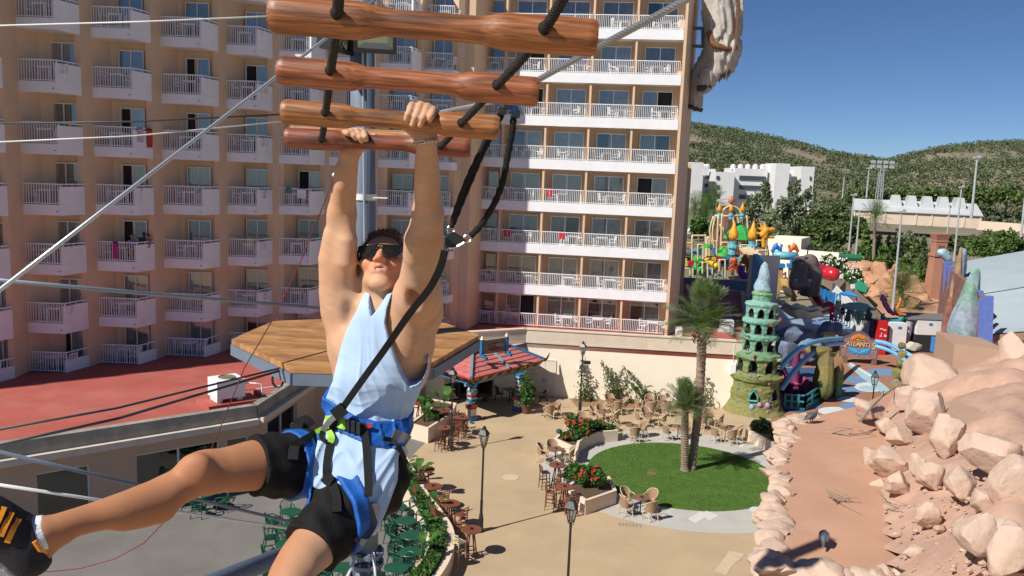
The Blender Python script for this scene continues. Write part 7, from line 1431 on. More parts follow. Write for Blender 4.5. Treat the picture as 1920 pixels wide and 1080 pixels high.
#  ROPES COURSE: MAST, PLATFORM, CABLES
mt,mb_=at(677,-140,8.35),at(690,1250,8.35);MR=.118
MAST=root('steel_mast',(mb_.x,mb_.y,0),'grey blue steel mast carrying the wooden platform','mast');mo=Vector((mb_.x,mb_.y,0))
def on_mast(py):
 t=(py+140)/(1250+140);return mt.lerp(mb_,t)
j=on_mast(1022);b=MB();b.tube([mt,j+Vector((0,0,.04))],MR,24);b.build('upper_tube',GALV,MAST,mo,smooth=True)
b=MB();d=(mb_-mt).normalized();gp_=mb_+d*(mb_.z/-d.z) if d.z else mb_;b.tube([j-Vector((0,0,.04)),gp_],MR*1.04,24);b.build('lower_tube',GALV,MAST,mo,smooth=True)
for k_,(dz,sx) in enumerate(((.055,.05),(-.06,-.05))):
 b=MB();c=j+Vector((0,0,dz));b.lathe([(MR,-.02),(MR*1.5,-.02),(MR*1.5,.02),(MR,.02)],c=c,n=24);b.build('flange',GALV,MAST,mo)
 for i in range(10):a=2*pi*i/10;b=MB();b.lathe([(.014,-.045),(.014,.045)],c=c+Vector((MR*1.3*cos(a),MR*1.3*sin(a),0)),n=6);b.build('bolt',GALV,MAST,mo)
for i in range(6):
 a=2*pi*i/6+.3;b=MB();c0_=j+Vector((MR*cos(a),MR*sin(a),-.08));b.add([c0_,c0_+Vector((MR*.45*cos(a),MR*.45*sin(a),0)),c0_+Vector((0,0,-.22))],[(0,1,2)]);b.add([c0_+Vector((0,.006,0)),c0_+Vector((MR*.45*cos(a),MR*.45*sin(a)+.006,0)),c0_+Vector((0,.006,-.22))],[(2,1,0)]);b.build('gusset',GALV,MAST,mo)
b=MB();b.tube([on_mast(-100)+Vector((.03,-MR-.02,0)),on_mast(690)+Vector((.03,-MR-.02,0))],.012,8);b.build('conduit',mat('pale_conduit',(.30,.34,.40),.5,.1),MAST,mo)
for py in(214,330):b=MB();c=on_mast(py);b.lathe([(MR+.008,-.03),(MR+.012,-.03),(MR+.012,.03),(MR+.008,.03)],c=c,n=24);b.bar(c+Vector((-.2,-.08,0)),c+Vector((.25,-.08,0)),.03,.012) if py==330 else None;b.build('clamp',ALU,MAST,mo)
st0,st1=at(380,1100,6.6),at(640,1000,8.2);b=MB();b.tube([st0-(st1-st0)*1.2,st1],.085,16);tag(b.build('diagonal_strut',GALV,smooth=True),'slanting grey blue steel tube behind the lower leg','strut')
for a,c,lab in(((700,1037,8.2),(706,1120,7.6),'pale stay wire at the right of the mast flange'),((668,1042,8.2),(640,1110,7.6),'pale stay wire at the left of the mast flange')):b=MB();b.tube([at(*a),at(*c)],.016,8);tag(b.build('stay_wire',ALU),lab,'wire')
PZ=12.27;outl=[gz(x,y,PZ).xy for x,y in((434,636),(512,602),(640,596),(836,606),(899,628),(812,679),(700,694),(548,689))]
DECK=root('wooden_platform',(on_mast(640).x,on_mast(640).y,PZ),'octagonal wooden deck fixed round the steel mast','platform');do=Vector((on_mast(640).x,on_mast(640).y,PZ))
def woodmat(name,c1,c2,stretch=(1,14,14),scale=7,rough=.55,dark=(.05,.02,.01),damt=.5,coat=0.0):
 m=bpy.data.materials.new(name);m.use_nodes=True;N=m.node_tree.nodes;L=m.node_tree.links;b=N['Principled BSDF'];b.inputs['Roughness'].default_value=rough;b.inputs['Coat Weight'].default_value=coat;b.inputs['Coat Roughness'].default_value=.35
 tc=N.new('ShaderNodeTexCoord');mp=N.new('ShaderNodeMapping');mp.inputs['Scale'].default_value=stretch;L.new(tc.outputs['Object'],mp.inputs[0]);oi=N.new('ShaderNodeObjectInfo');L.new(oi.outputs['Random'],mp.inputs['Location'])
 n1=N.new('ShaderNodeTexNoise');n1 .inputs['Scale'].default_value=scale;n1 .inputs['Detail'].default_value=8;n1 .inputs['Distortion'].default_value=.6;L.new(mp.outputs[0],n1 .inputs['Vector'])
 cr=N.new('ShaderNodeValToRGB');cr.color_ramp.elements[0].position=.34;cr.color_ramp.elements[1].position=.68;cr.color_ramp.elements[0].color=rgb(c1);cr.color_ramp.elements[1].color=rgb(c2);L.new(n1 .outputs['Fac'],cr.inputs[0])
 n2=N.new('ShaderNodeTexNoise');n2 .inputs['Scale'].default_value=scale*.8;n2 .inputs['Detail'].default_value=5;mp2=N.new('ShaderNodeMapping');mp2 .inputs['Scale'].default_value=tuple(1+(s-1)*.25 for s in stretch);L.new(tc.outputs['Object'],mp2 .inputs[0]);L.new(oi.outputs['Random'],mp2 .inputs['Location']);L.new(mp2 .outputs[0],n2 .inputs['Vector'])
 r2=N.new('ShaderNodeValToRGB');r2 .color_ramp.elements[0].position=.50;r2 .color_ramp.elements[1].position=.70;r2 .color_ramp.elements[0].color=(0,0,0,1);r2 .color_ramp.elements[1].color=(damt,damt,damt,1);L.new(n2 .outputs['Fac'],r2 .inputs[0])
 mx=N.new('ShaderNodeMixRGB');mx.inputs[2].default_value=rgb(dark);L.new(r2 .outputs[0],mx.inputs[0]);L.new(cr.outputs[0],mx.inputs[1]);L.new(mx.outputs[0],b.inputs['Base Color'])
 bp_=N.new('ShaderNodeBump');bp_.inputs['Strength'].default_value=.35;bp_.inputs['Distance'].default_value=.003;L.new(n1 .outputs['Fac'],bp_.inputs['Height']);L.new(bp_.outputs[0],b.inputs['Normal']);return m
DECKW=[woodmat('deck_plank_%s'%n_,c1,c2,(1.2,10,10),4,.7) for n_,c1,c2 in(('warm',(.34,.155,.05),(.50,.26,.10)),('amber',(.40,.19,.06),(.56,.30,.12)),('brown',(.27,.12,.045),(.42,.21,.085)))]
def clip(poly,a,n_,keep):
 out=[]
 for i in range(len(poly)):
  p,q=poly[i-1],poly[i];dp,dq=(p-a).dot(n_)*keep,(q-a).dot(n_)*keep
  if(dp>=0)!=(dq>=0):out.append(p+(q-p)*(dp/(dp-dq)))
  if dq>=0:out.append(q)
 return out
pd=Vector((.985,-.17)).normalized();pn=Vector((-pd.y,pd.x));s0=min(p.dot(pn) for p in outl);s1=max(p.dot(pn) for p in outl);npk=17
for i in range(npk):
 a0,a1=s0+(s1-s0)*i/npk+.004,s0+(s1-s0)*(i+1)/npk-.004;pg=clip(clip(outl,pn*a0,pn,1),pn*a1,pn,-1)
 if len(pg)<3:continue
 b=MB();cz_=PZ+random.uniform(-.002,.002);b.prism([tuple(p-do.xy) for p in pg],cz_-.05-PZ,cz_-PZ);b.build('plank',DECKW[i*7%3],DECK)
cdk=sum(outl,Vector((0,0)))/len(outl);b=MB();rimp=[cdk+(p-cdk)*.985 for p in outl]
for p,q in zip(rimp,rimp[1:]+rimp[:1]):b.bar((p.x,p.y,PZ-.105),(q.x,q.y,PZ-.105),.06,.10,up=(0,0,1))
for i in range(4):a=i*pi/4;e=Vector((cos(a),sin(a)));b.bar((cdk.x-e.x*1.0,cdk.y-e.y*1.0,PZ-.10),(cdk.x+e.x*1.0,cdk.y+e.y*1.0,PZ-.10),.06,.09,up=(0,0,1))
b.build('steel_frame',GALV,DECK,do)
hk=gz(521,688,PZ-.1);b=MB();b.tube([hk+Vector((.05*cos(t),0,.07*sin(t)-.12)) for t in[2*pi*i/14 for i in range(14)]],.011,6,closed=True);b.tube([hk+Vector((0,0,.02)),hk+Vector((0,0,-.06))],.012,6);tag(b.build('shackle',BLACKIRON),'black shackle hanging under the left edge of the deck','shackle')
def flood(px,py,Y,w,h,tilt,yaw,label):
 p=at(px,py,Y);r=root('flood_light',p,label,'lamp');Mx=Matrix.Rotation(yaw,4,'Z')@Matrix.Rotation(tilt,4,'X');b=MB();t=.035
 for a,c,dx,dz in(((-w/2,h/2),(w/2,h/2),1,0),((-w/2,-h/2),(w/2,-h/2),1,0)):b.boxx((0,0,a[1]),(w/2+t/2,0,0),(0,.06,0),(0,0,t/2))
 for x in(-w/2,w/2):b.boxx((x,.001,0),(t/2,0,0),(0,.058,0),(0,0,h/2-t/2))
 b.boxx((0,.075,0),(w/2*.9,0,0),(0,.05,0),(0,0,h/2*.9));b.bar((-w*.55,.02,0),(-w*.55,.2,0),.02);b.bar((w*.55,.02,0),(w*.55,.2,0),.02);b.bar((-w*.55,.2,0),(w*.55,.2,0),.025)
 o=b.build('housing',BLACKIRON,r);o.matrix_local=Mx
 b=MB();b.add([(-w/2,-.03,-h/2),(w/2,-.03,-h/2),(w/2,-.03,h/2),(-w/2,-.03,h/2)],[(0,1,2,3)]);b.build('glass',glass('lamp_front',(.80,.90,.85),.10),o);b=MB();b.add([(-w/2,-.01,-h/2),(w/2,-.01,-h/2),(w*.3,.022,-h*.25),(-w*.3,.022,-h*.25),(-w/2,-.01,h/2),(w/2,-.01,h/2),(w*.3,.022,h*.3),(-w*.3,.022,h*.3)],[(0,1,2,3),(5,4,7,6),(4,0,3,7),(1,5,6,2),(3,2,6,7)]);b.build('reflector',mat('silver_reflector',(.62,.68,.60),.25,.05,metal=.7),o)
flood(704,66,8.0,.36,.28,.25,.1,'black flood light on the mast facing the camera');flood(636,66,8.1,.34,.28,.2,1.15,'black flood light on the mast turned to the left')
def cable(pts,r,m,label,name='steel_cable',cat='cable',n=7,smooth=True):b=MB();b.tube([at(*p) for p in pts],r,n);return tag(b.build(name,m,smooth=smooth),label,cat)
CABD=mat('dark_cable',(.05,.055,.065),.5,.2);WIREW=mat('white_wire',(.66,.68,.68),.4,.1)
cable([(-60,590,2.5),(300,312,3.2),(620,65,4.2),(760,-45,4.8)],.0075,mat('bright_cable',(.55,.60,.64),.35,.1,metal=.6),'thick steel cable slanting up from the left edge behind the rungs')
cable([(-40,49,5.6),(260,41,5.6),(560,28,5.6)],.0055,WIREW,'thin pale wire crossing near the top left')
cable([(-40,232,5.4),(250,228,5.6),(560,213,5.9)],.006,CABD,'dark wire crossing the shaded balconies')
cable([(-40,268,5.3),(250,255,5.6),(560,225,6.0)],.005,WIREW,'pale wire just below the dark wire')
cable([(-40,522,5.5),(250,548,6.2),(640,581,8.1)],.015,mat('blue_grey_cable',(.22,.29,.34),.45,.1,metal=.3),'blue grey steel rod running left from the deck')
cable([(-40,903,5.0),(190,938,5.4),(420,972,6.2),(665,1010,8.1)],.011,WIREW,'white cable passing behind the outstretched leg')
cable([(-40,838,5.0),(240,905,5.6),(560,982,7.4),(668,1006,8.2)],.014,GALV,'grey cable above the white one behind the leg')
cable([(-40,812,5.2),(220,765,5.8),(530,689,7.2)],.009,CABD,'upper dark line from the deck shackle');cable([(-40,842,5.2),(220,785,5.8),(548,688,7.3)],.011,CABD,'lower dark line from the deck edge')  # thin dark tubes for two dark lines running left from the deck
cable([(628,327,2.75),(602,395,2.75),(565,487,2.75),(520,585,2.75),(458,690,2.75),(418,790,2.75),(385,868,2.75),(352,925,2.75),(318,968,2.75),(270,1018,2.75),(215,1048,2.75),(150,1066,2.75),(90,1072,2.75),(40,1066,2.75)],.0019,mat('red_cord',(.16,.02,.02),.6,.2),'thin red cord hanging in a loop from the mast','cord','cord')
b=MB();p=at(628,328,2.75);b.ell(p,(.010,.006,.008),8,6);tag(b.build('cord_clip',ALU,smooth=True),'small grey clip at the top of the red cord','clip')
#  HANGING LADDER
LAD=root('rung_ladder',at(733,224,2.0),'hanging ladder of turned wooden rungs on two black ropes','ladder');lo_=LAD.location.copy()
RUNG=[((508,26),(1119,73),1.425,(.30,.115,.038),(.46,.20,.07)),((523,131),(1010,173),1.79,(.30,.105,.045),(.47,.19,.085)),((530,209),(936,240),2.135,(.33,.14,.045),(.50,.24,.08)),((536,258),(882,277),2.51,(.24,.075,.04),(.37,.125,.065)),((545,248),(862,262),2.88,(.42,.20,.07),(.55,.30,.12))]
RP=[]
for i,(l,r_,Y,c1,c2) in enumerate(RUNG):
 a,c=at(l[0],l[1],Y),at(r_[0],r_[1],Y);L_=(c-a).length;x=(c-a).normalized();rs=random.Random(40+i);prof=[];e0=rs.uniform(.25,.28);e1_r=rs.uniform(.24,.27)
 RE,RM=.0308,.0222;nk=64
 for k_ in range(nk+1):
  t=k_/nk;rr_=RE
  if e0<t<1-e1_r:
   u=min((t-e0)/.10,(1-e1_r-t)/.10,1);u=u*u*(3-2*u);rr_=RE+(RM-RE)*u
  if t<.012:rr_=RE*(.86+.14*(t/.012)**.5)
  if t>.988:rr_=RE*(.86+.14*((1-t)/.012)**.5)
  prof.append((rr_*(1+.012*sin(t*31+i)),L_*t))
 b=MB();b.lathe([(0,0)]+prof+[(0,L_)],n=40,axis=(0,0,1));me=b.build('rung',woodmat('rung_wood_%d'%i,tuple(q*k for q,k in zip(c1,(.55,.46,.42))),tuple(q*k for q,k in zip(c2,(.98,.84,.78))),(42,42,2.2),4,.5,(.03,.014,.009),.72,.12),LAD,smooth=True)
 for v in me.data.vertices:v.co.x*=1+.03*noise.noise((v.co.z*9,i,0));v.co+=Vector((noise.noise((v.co.z*5,i,1)),noise.noise((v.co.z*5,i,7)),0))*.0022
 me.data.set_sharp_from_angle(angle=radians(40));y=Vector((0,1,0));y=(y-x*y.dot(x)).normalized();me.matrix_local=Matrix.Translation(a-lo_)@Matrix((y,x.cross(y)*-1 if False else(x.cross(y)),x)).transposed().to_4x4()
 RP.append((a,c,x,Y))
def rung_pt(i,px):
 a,c,x,Y=RP[i];l,r_=RUNG[i][0],RUNG[i][1];return a.lerp(c,(px-l[0])/(r_[0]-l[0]))
ROPE=mat('black_rope',(.022,.020,.019),.8,.3,90,bump=.8,bscale=260)
def twisted(P,r,strands,pitch,m,name,par=None,off=None,seg=14):
 """laid rope: strands wound round a path"""
 P=spline([Vector(p) for p in P],seg);b=MB();s=[0]
 for i in range(1,len(P)):s.append(s[-1]+(P[i]-P[i-1]).length)
 step=pitch/10;n=int(s[-1]/step);Q=[];j_=0
 for k_ in range(n+1):
  d=k_*step
  while j_<len(s)-2 and s[j_+1]<d:j_+=1
  Q.append(P[j_].lerp(P[j_+1],(d-s[j_])/max(1e-9,s[j_+1]-s[j_])))
 for q in range(strands):
  pts=[]
  for k_,p in enumerate(Q):
   t=(Q[min(k_+1,n)]-Q[max(k_-1,0)]).normalized();x,y,_=frame_from(t);a=2*pi*(k_*step/pitch+q/strands);pts.append(p+(x*cos(a)+y*sin(a))*r*.52)
  b.tube(pts,r*.56,5)
 return b.build(name,m,par,off,smooth=True)
holes_l=[632,619,610,603,600];holes_r=[1014,927,862,824,800]
for hs,up_pt in((holes_l,(638,-130,1.12)),(holes_r,(1130,-140,1.1))):
 P=[at(*up_pt)]+[rung_pt(i,h) for i,h in enumerate(hs)];P.append(P[-1]+(P[-1]-P[-2])*.8);twisted(P,.0088,3,.03,ROPE,'rope',LAD,lo_)
 for i,h in enumerate(hs[:4]):
  p=rung_pt(i,h);d=(P[i]-P[i+2]).normalized();b=MB();b.ell(p+d*.0290+Vector((0,-.0,0)),(.0125,.0125,.006),12,6,rot=d.to_track_quat('Z','Y').to_matrix());b.build('hole_shade_disc',mat('hole_shadow',(.012,.008,.006),.95),LAD,lo_,smooth=True)  # dark discs on the rungs stand in for shade inside rope holes
TRL=at(955,186,2.22);cm=[at(1560,-150,1.25),at(1285,0,1.62),at(1010,149,2.10),TRL,at(830,208,3.4),at(692,236,8.2)]
o=twisted([cm[0],cm[1],cm[2],TRL],.0072,6,.075,mat('twisted_steel',(.36,.39,.41),.4,.15,metal=.75),'life_line',seg=20);tag(o,'twisted steel life line running up to the top right','cable')
b=MB();b.tube([TRL,at(860,203,2.9),cm[5]],.0065,7);tag(b.build('life_line',mat('bright_cable',(.55,.60,.64),.35,.1,metal=.6)),'life line continuing from the trolley back to the mast','cable')
#  THE CLIMBER
def P_(x,y,Y):return np.array(at(x,y,Y),np.float32)
BH=.0042
lo=P_(-160,1100,2.0);hi=P_(880,180,2.9)
B=SDF((-1.52,1.62,12.88),(-.12,3.06,14.24),BH)
WR,ERb,SR=(799,266,2.185),(803,398,2.36),(786,540,2.53)
WL,ELb,SL=(655,292,2.57),(641,396,2.64),(640,545,2.70)
def limb(pts,k=.03,op='add',flat=None):
 pts=spline([Vector(p) for p in pts],9) if len(pts)>2 else pts
 B.chain([(P_(p[0],p[1],p[2]),p[3]) for p in pts],k)
limb([(799,262,2.18,.0265),(800,285,2.20,.0270),(801,330,2.26,.0335),(801,370,2.32,.0360),(802,402,2.36,.0365)])
limb([(803,402,2.36,.0390),(797,440,2.41,.0485),(792,480,2.455,.0525),(786,520,2.50,.057),(783,555,2.54,.060)])
B.chain([(P_(790,418,2.355),.022),(P_(780,450,2.385),.034),(P_(779,480,2.42),.034),(P_(780,510,2.47),.024)],.022)
B.chain([(P_(812,420,2.40),.020),(P_(810,455,2.44),.028),(P_(808,500,2.50),.030)],.022)
B.chain([(P_(793,300,2.195),.014),(P_(792,335,2.228),.020),(P_(793,378,2.29),.016)],.02);B.chain([(P_(640,318,2.565),.014),(P_(639,350,2.575),.019),(P_(636,388,2.61),.016)],.02)
limb([(655,290,2.565,.0285),(653,310,2.575,.029),(648,345,2.60,.0340),(644,375,2.62,.0375),(641,402,2.64,.0375)])
limb([(641,402,2.64,.040),(638,440,2.655,.046),(636,485,2.67,.053),(637,530,2.69,.059),(642,570,2.71,.062)])
B.chain([(P_(650,415,2.62),.020),(P_(652,450,2.62),.030),(P_(650,490,2.63),.032),(P_(650,525,2.66),.022)],.022);B.chain([(P_(622,440,2.65),.022),(P_(616,485,2.665),.030),(P_(620,540,2.69),.030)],.022)
TOR=[('l',[(786,550,2.55,.056),(774,590,2.60,.068),(764,640,2.64,.074)],.05),('l',[(642,565,2.71,.056),(652,600,2.71,.066),(662,645,2.69,.072)],.05),('e',(714,668,2.70),(.142,.094,.165),.06),('c',(745,592,2.61),(766,550,2.56),.036,.036,.04),('c',(690,598,2.64),(660,562,2.69),.036,.038,.04),('e',(742,625,2.625),(.060,.034,.048),.04),('e',(688,630,2.635),(.058,.034,.048),.04),('c',(800,570,2.63),(778,700,2.70),.036,.040,.05),('c',(632,590,2.74),(650,700,2.71),.034,.040,.05),('l',[(708,700,2.69,.112),(695,770,2.66,.104),(682,830,2.62,.110),(668,880,2.59,.112)],.05),('c',(640,880,2.60),(700,900,2.57),.090,.090,.05)]
def torso(G,inf,items):
 for t in items:
  if t[0]=='l':G.chain([(P_(*p[:3]),p[3]+inf) for p in t[1]],t[2])
  elif t[0]=='e':G.ell(P_(*t[1]),tuple(r+inf for r in t[2]),None,t[3])
  else:G.cone(P_(*t[1]),P_(*t[2]),t[3]+inf,t[4]+inf,t[5])
torso(B,0,TOR)
B.cone(P_(795,520,2.56),P_(806,590,2.64),.038,.038,.04)
B.ell(P_(776,556,2.485),(.014,.020,.034),None,.03,'cut');B.ell(P_(655,588,2.63),(.014,.018,.032),None,.03,'cut')
B.cone(P_(716,580,2.715),P_(714,545,2.77),.055,.052,.045);B.cone(P_(690,578,2.73),P_(742,572,2.70),.038,.038,.05)
B.cone(P_(702,600,2.655),P_(690,572,2.70),.012,.012,.02);B.cone(P_(716,600,2.65),P_(740,575,2.67),.012,.012,.02)
for y_,dx in((690,52),(712,50),(734,46)):B.cone(P_(712+dx,y_,2.635),P_(712+dx+26,y_-16,2.70),.010,.010,.03)
limb([(600,872,2.55,.088),(520,868,2.44,.082),(440,878,2.33,.066),(385,886,2.265,.056)],.04)
limb([(385,886,2.265,.055),(362,893,2.24,.053),(335,912,2.21,.049),(280,938,2.15,.0475),(225,956,2.09,.043),(170,972,2.04,.036),(110,988,1.985,.033),(80,998,1.965,.035)],.03)
B.ell(P_(368,872,2.215),(.036,.022,.030),None,.035);B.cone(P_(300,955,2.165),P_(235,972,2.10),.036,.026,.04);B.cone(P_(115,1008,1.985),P_(82,1034,1.965),.018,.022,.03)
limb([(690,905,2.53,.090),(650,955,2.42,.086),(600,1010,2.30,.073),(560,1062,2.20,.066),(535,1110,2.13,.058),(515,1150,2.10,.052)],.04)
limb([(515,1150,2.10,.052),(520,1190,2.14,.05)],.03)
limb([(78,1000,1.965,.034),(60,1040,1.955,.032)],.02);limb([(60,1035,1.955,.03),(0,975,1.92,.03),(-50,930,1.90,.024)],.02)
def hand(Yr,tops,tips,wrist,rf,thumb):
 w=P_(*wrist);mcps=[]
 for(tx,ty),(ex,ey) in zip(tops,tips):
  m=P_(tx+1,ty+13,Yr+.046);p=P_(tx,ty+7,Yr+.006);p2=P_(tx*.72+ex*.28,ty*.66+ey*.34+2,Yr-.028);d=P_(tx*.35+ex*.65,ty*.36+ey*.64-1,Yr-.037);e=P_(ex,ey-5,Yr-.034);mcps.append(m)
  B.cone(m,p,rf*1.22,rf*1.10,.006);B.cone(p,p2,rf*1.08,rf*1.04,.003);B.cone(p2,d,rf*1.03,rf*.96,.003);B.cone(d,e,rf*.96,rf*.82,.003)
  B.cone(m,w,rf*1.35,.020,.016)
 for a,c in zip(mcps[:-1],mcps[1:]):B.cone(a,c,rf*1.15,rf*1.15,.008)
 for a,c in zip(thumb[:-1],thumb[1:]):B.cone(P_(*a[:3]),P_(*c[:3]),a[3],c[3],.008)
tR=[(772.5,191),(789,189.5),(802,193),(813,199)];eR=[(761.5,229),(773,239),(787.5,240),(805.5,230)]
tL=[(646.5,242),(658,239.5),(670,239),(682,241.5)];eL=[(656,256),(667,265),(678,270),(687,267)]
hand(2.135,tR,eR,(798,258,2.185),.0088,[(786,256,2.19,.016),(772,244,2.185,.012),(758,238,2.172,.0095)])
hand(2.51,tL,eL,(657,286,2.565),.0088,[(668,284,2.57,.016),(688,268,2.565,.012),(702,255,2.555,.0095)])
HC=Vector(at(718,502,2.70));tb=radians(38)
hxv=Vector((cos(.08),sin(.08)*.6,.03)).normalized();hfv=Vector((-.04,-cos(tb),sin(tb))).normalized();hfv=(hfv-hxv*hfv.dot(hxv)).normalized();huv=hxv.cross(hfv)*-1
huv=hfv.cross(hxv)*-1
if huv.z<0:huv=-huv
HS=.97
def HP_(x,f,u):return np.array(HC+hxv*(x*HS)+hfv*(f*HS)+huv*(u*HS),np.float32)
HR_=[[hxv[i],hfv[i],huv[i]] for i in range(3)]
def hell(c,r,k=.01,op='add'):B.ell(HP_(*c),tuple(q*HS for q in r),HR_,k,op)
def hcone(a,c,r0,r1,k=.01,op='add'):B.cone(HP_(*a),HP_(*c),r0*HS,r1*HS,k,op)
hell((0,-.012,.030),(.076,.096,.086),.02)
hell((0,.018,-.030),(.057,.070,.074),.03)
hcone((-.046,.0,-.050),(-.015,.066,-.098),.022,.016,.03);hcone((.046,.0,-.050),(.015,.066,-.098),.022,.016,.03);hell((0,.070,-.101),(.021,.016,.017),.025)
hcone((-.036,.066,.034),(.036,.066,.034),.016,.016,.02)
hell((-.042,.062,-.022),(.024,.020,.020),.02);hell((.042,.062,-.022),(.024,.020,.020),.02)
hcone((0,.082,.018),(0,.112,-.026),.0095,.0125,.012);hell((-.012,.100,-.031),(.010,.011,.009),.008);hell((.012,.100,-.031),(.010,.011,.009),.008)
hell((-.0075,.104,-.038),(.0045,.005,.005),.003,'cut');hell((.0075,.104,-.038),(.0045,.005,.005),.003,'cut')
hell((0,.080,-.060),(.030,.018,.020),.015)
hcone((-.021,.088,-.0545),(0,.098,-.0515),.0045,.0062,.004);hcone((.021,.088,-.0545),(0,.098,-.0515),.0045,.0062,.004);hcone((-.018,.087,-.0685),(.018,.087,-.0685),.0058,.0058,.005);hcone((-.004,.094,-.069),(.004,.094,-.069),.006,.006,.005)
hell((0,.094,-.0605),(.0165,.010,.0042),.002,'cut')
for s in(-1,1):
 hell((s*.078,-.008,-.005),(.009,.019,.031),.006);hell((s*.084,-.004,-.003),(.006,.010,.017),.004,'cut')
hcone((0,-.045,-.055),tuple(np.array([0,-.06,-.115])),.052,.052,.04)
hcone((0,-.015,-.075),(0,-.035,-.120),.046,.048,.035)
gx=B.lo[0]+B.h*np.arange(B.n[0],dtype=np.float32)[:,None,None];gy=B.lo[1]+B.h*np.arange(B.n[1],dtype=np.float32)[None,:,None];gzv=B.lo[2]+B.h*np.arange(B.n[2],dtype=np.float32)[None,None,:]
B.D+=(.0011*np.sin(gx*47+gzv*31+2*np.sin(gy*23))*np.sin(gy*41-gzv*37+1)).astype(np.float32)*(gzv<HC.z-.13)
bv,bf=B.mesh()
T=np.ones((len(bv),3),np.float32)
def near(p,r,soft=.5):d=np.linalg.norm(bv-np.array(p,np.float32),axis=1);return np.clip((r-d)/(r*soft),0,1)[:,None]
def blend(w,c):global T;T=T*(1-w)+np.array(c,np.float32)*w
nz_=smooth_noise(bv,38,1)[:,None];T*=1+.06*nz_+.05*smooth_noise(bv,120,4)[:,None];T*=np.array([1,.97,.95])**(3*np.clip(smooth_noise(bv,16,9)[:,None],-1,1))
legm=np.clip((13.34-bv[:,2:3])/.16,0,1)*np.clip((-.60-bv[:,0:1])/.1+1,0,1);blend(legm*.95,(.74,.56,.45))
blend(near(HP_(0,.08,.01),.105,.5)*.6,(1.03,.78,.69))
for p in(HP_(.045,.07,-.03),HP_(-.045,.07,-.03),HP_(0,.115,-.025)):blend(near(p,.03)*.5,(1.05,.62,.52))
for p in(HP_(-.012,.094,-.053),HP_(.012,.094,-.053),HP_(-.012,.09,-.069),HP_(.012,.09,-.069)):blend(near(p,.013,.6)*.8,(.92,.48,.46))
blend(near(HP_(0,.094,-.0605),.008,.3),(.25,.10,.09))
for x in(-.05,-.03,0,.03,.05):blend(near(HP_(x,.062-abs(x)*.5,-.095),.034)*.22,(.66,.55,.50))
for p,q in((P_(778,552,2.50),1),(P_(652,588,2.64),2)):blend(near(p,.045,.9)*np.clip(.32+.2*smooth_noise(bv,90,q)[:,None],0,.75),(.62,.53,.48))
blend(near(P_(366,880,2.2),.06)*.35,(.78,.50,.40))
for tps,Yr in((eR,2.135),(eL,2.51)):
 for ex,ey in tps:blend(near(P_(ex,ey-4,Yr-.043),.0085,.5)*.8,(1.18,1.02,1.0))
 for(tx,ty) in(tR if tps is eR else tL):blend(near(P_(tx,ty+5,Yr),.014)*.45,(1.02,.76,.68))
def skin_mat():
 m=bpy.data.materials.new('skin');m.use_nodes=True;N=m.node_tree.nodes;L=m.node_tree.links;b=N['Principled BSDF'];b.inputs['Roughness'].default_value=.58;b.inputs['Specular IOR Level'].default_value=.25
 b.inputs['Subsurface Weight'].default_value=.06;b.inputs['Subsurface Radius'].default_value=(.012,.005,.003);b.inputs['Subsurface Scale'].default_value=1.0
 at_=N.new('ShaderNodeAttribute');at_.attribute_name='tint';mx=N.new('ShaderNodeMixRGB');mx.blend_type='MULTIPLY';mx.inputs[0].default_value=1;mx.inputs[1].default_value=(.575,.34,.212,1);L.new(at_.outputs['Color'],mx.inputs[2]);L.new(mx.outputs[0],b.inputs['Base Color'])
 tc=N.new('ShaderNodeTexCoord');n1=N.new('ShaderNodeTexNoise');n1 .inputs['Scale'].default_value=90;n1 .inputs['Detail'].default_value=6;L.new(tc.outputs['Object'],n1 .inputs['Vector']);bp_=N.new('ShaderNodeBump');bp_.inputs['Strength'].default_value=.12;bp_.inputs['Distance'].default_value=.004;L.new(n1 .outputs['Fac'],bp_.inputs['Height']);L.new(bp_.outputs[0],b.inputs['Normal']);return m
PO_=Vector(at(690,870,2.58));MAN=root('person',PO_,'person in pale blue tank top and harness hanging from the ladder rungs','person')
po=np.array(PO_,np.float32)
npmesh('body',bv-po,bf,skin_mat(),MAN,tint=T)
def poly_sd(px,pz,X,Z):
 """signed distance to a polygon in the x-z plane (negative inside)"""
 n=len(px);d=np.full(X.shape,1e9,np.float32);ins=np.zeros(X.shape,bool)
 for i in range(n):
  ax,az,bx,bz=px[i-1],pz[i-1],px[i],pz[i];ex,ez=bx-ax,bz-az;t=np.clip(((X-ax)*ex+(Z-az)*ez)/(ex*ex+ez*ez+1e-12),0,1);d=np.minimum(d,(X-ax-t*ex)**2+(Z-az-t*ez)**2)
  c=((az>Z)!=(bz>Z))&(X<(bx-ax)*(Z-az)/(bz-az+1e-12)+ax);ins^=c
 d=np.sqrt(d);return np.where(ins,-d,d)
S=SDF((-.74,2.30,12.90),(-.20,2.88,13.76),.0036)
torso(S,.011,TOR);B_sh=[((715,600,2.665),(708,690,2.665),.092,.118),((690,610,2.645),(668,700,2.64),.048,.085),((742,610,2.63),(738,700,2.64),.048,.085),((712,578,2.655),(724,577,2.65),.046,.046),((640,728,2.64),(642,765,2.635),.070,.066),((742,720,2.655),(726,790,2.645),.070,.062),((700,720,2.675),(690,790,2.65),.128,.116),((688,812,2.635),(682,858,2.60),.120,.136),((640,850,2.575),(640,880,2.565),.100,.108),((716,850,2.60),(712,930,2.57),.086,.090),((690,890,2.56),(690,950,2.51),.128,.112),((640,876,2.59),(700,902,2.565),.126,.129),((682,845,2.60),(668,885,2.58),.135,.143),((690,905,2.53),(668,932,2.48),.128,.122),((645,868,2.58),(600,868,2.55),.128,.126)]
for a,c,r0,r1 in B_sh:S.cone(P_(*a),P_(*c),r0,r1,.05)
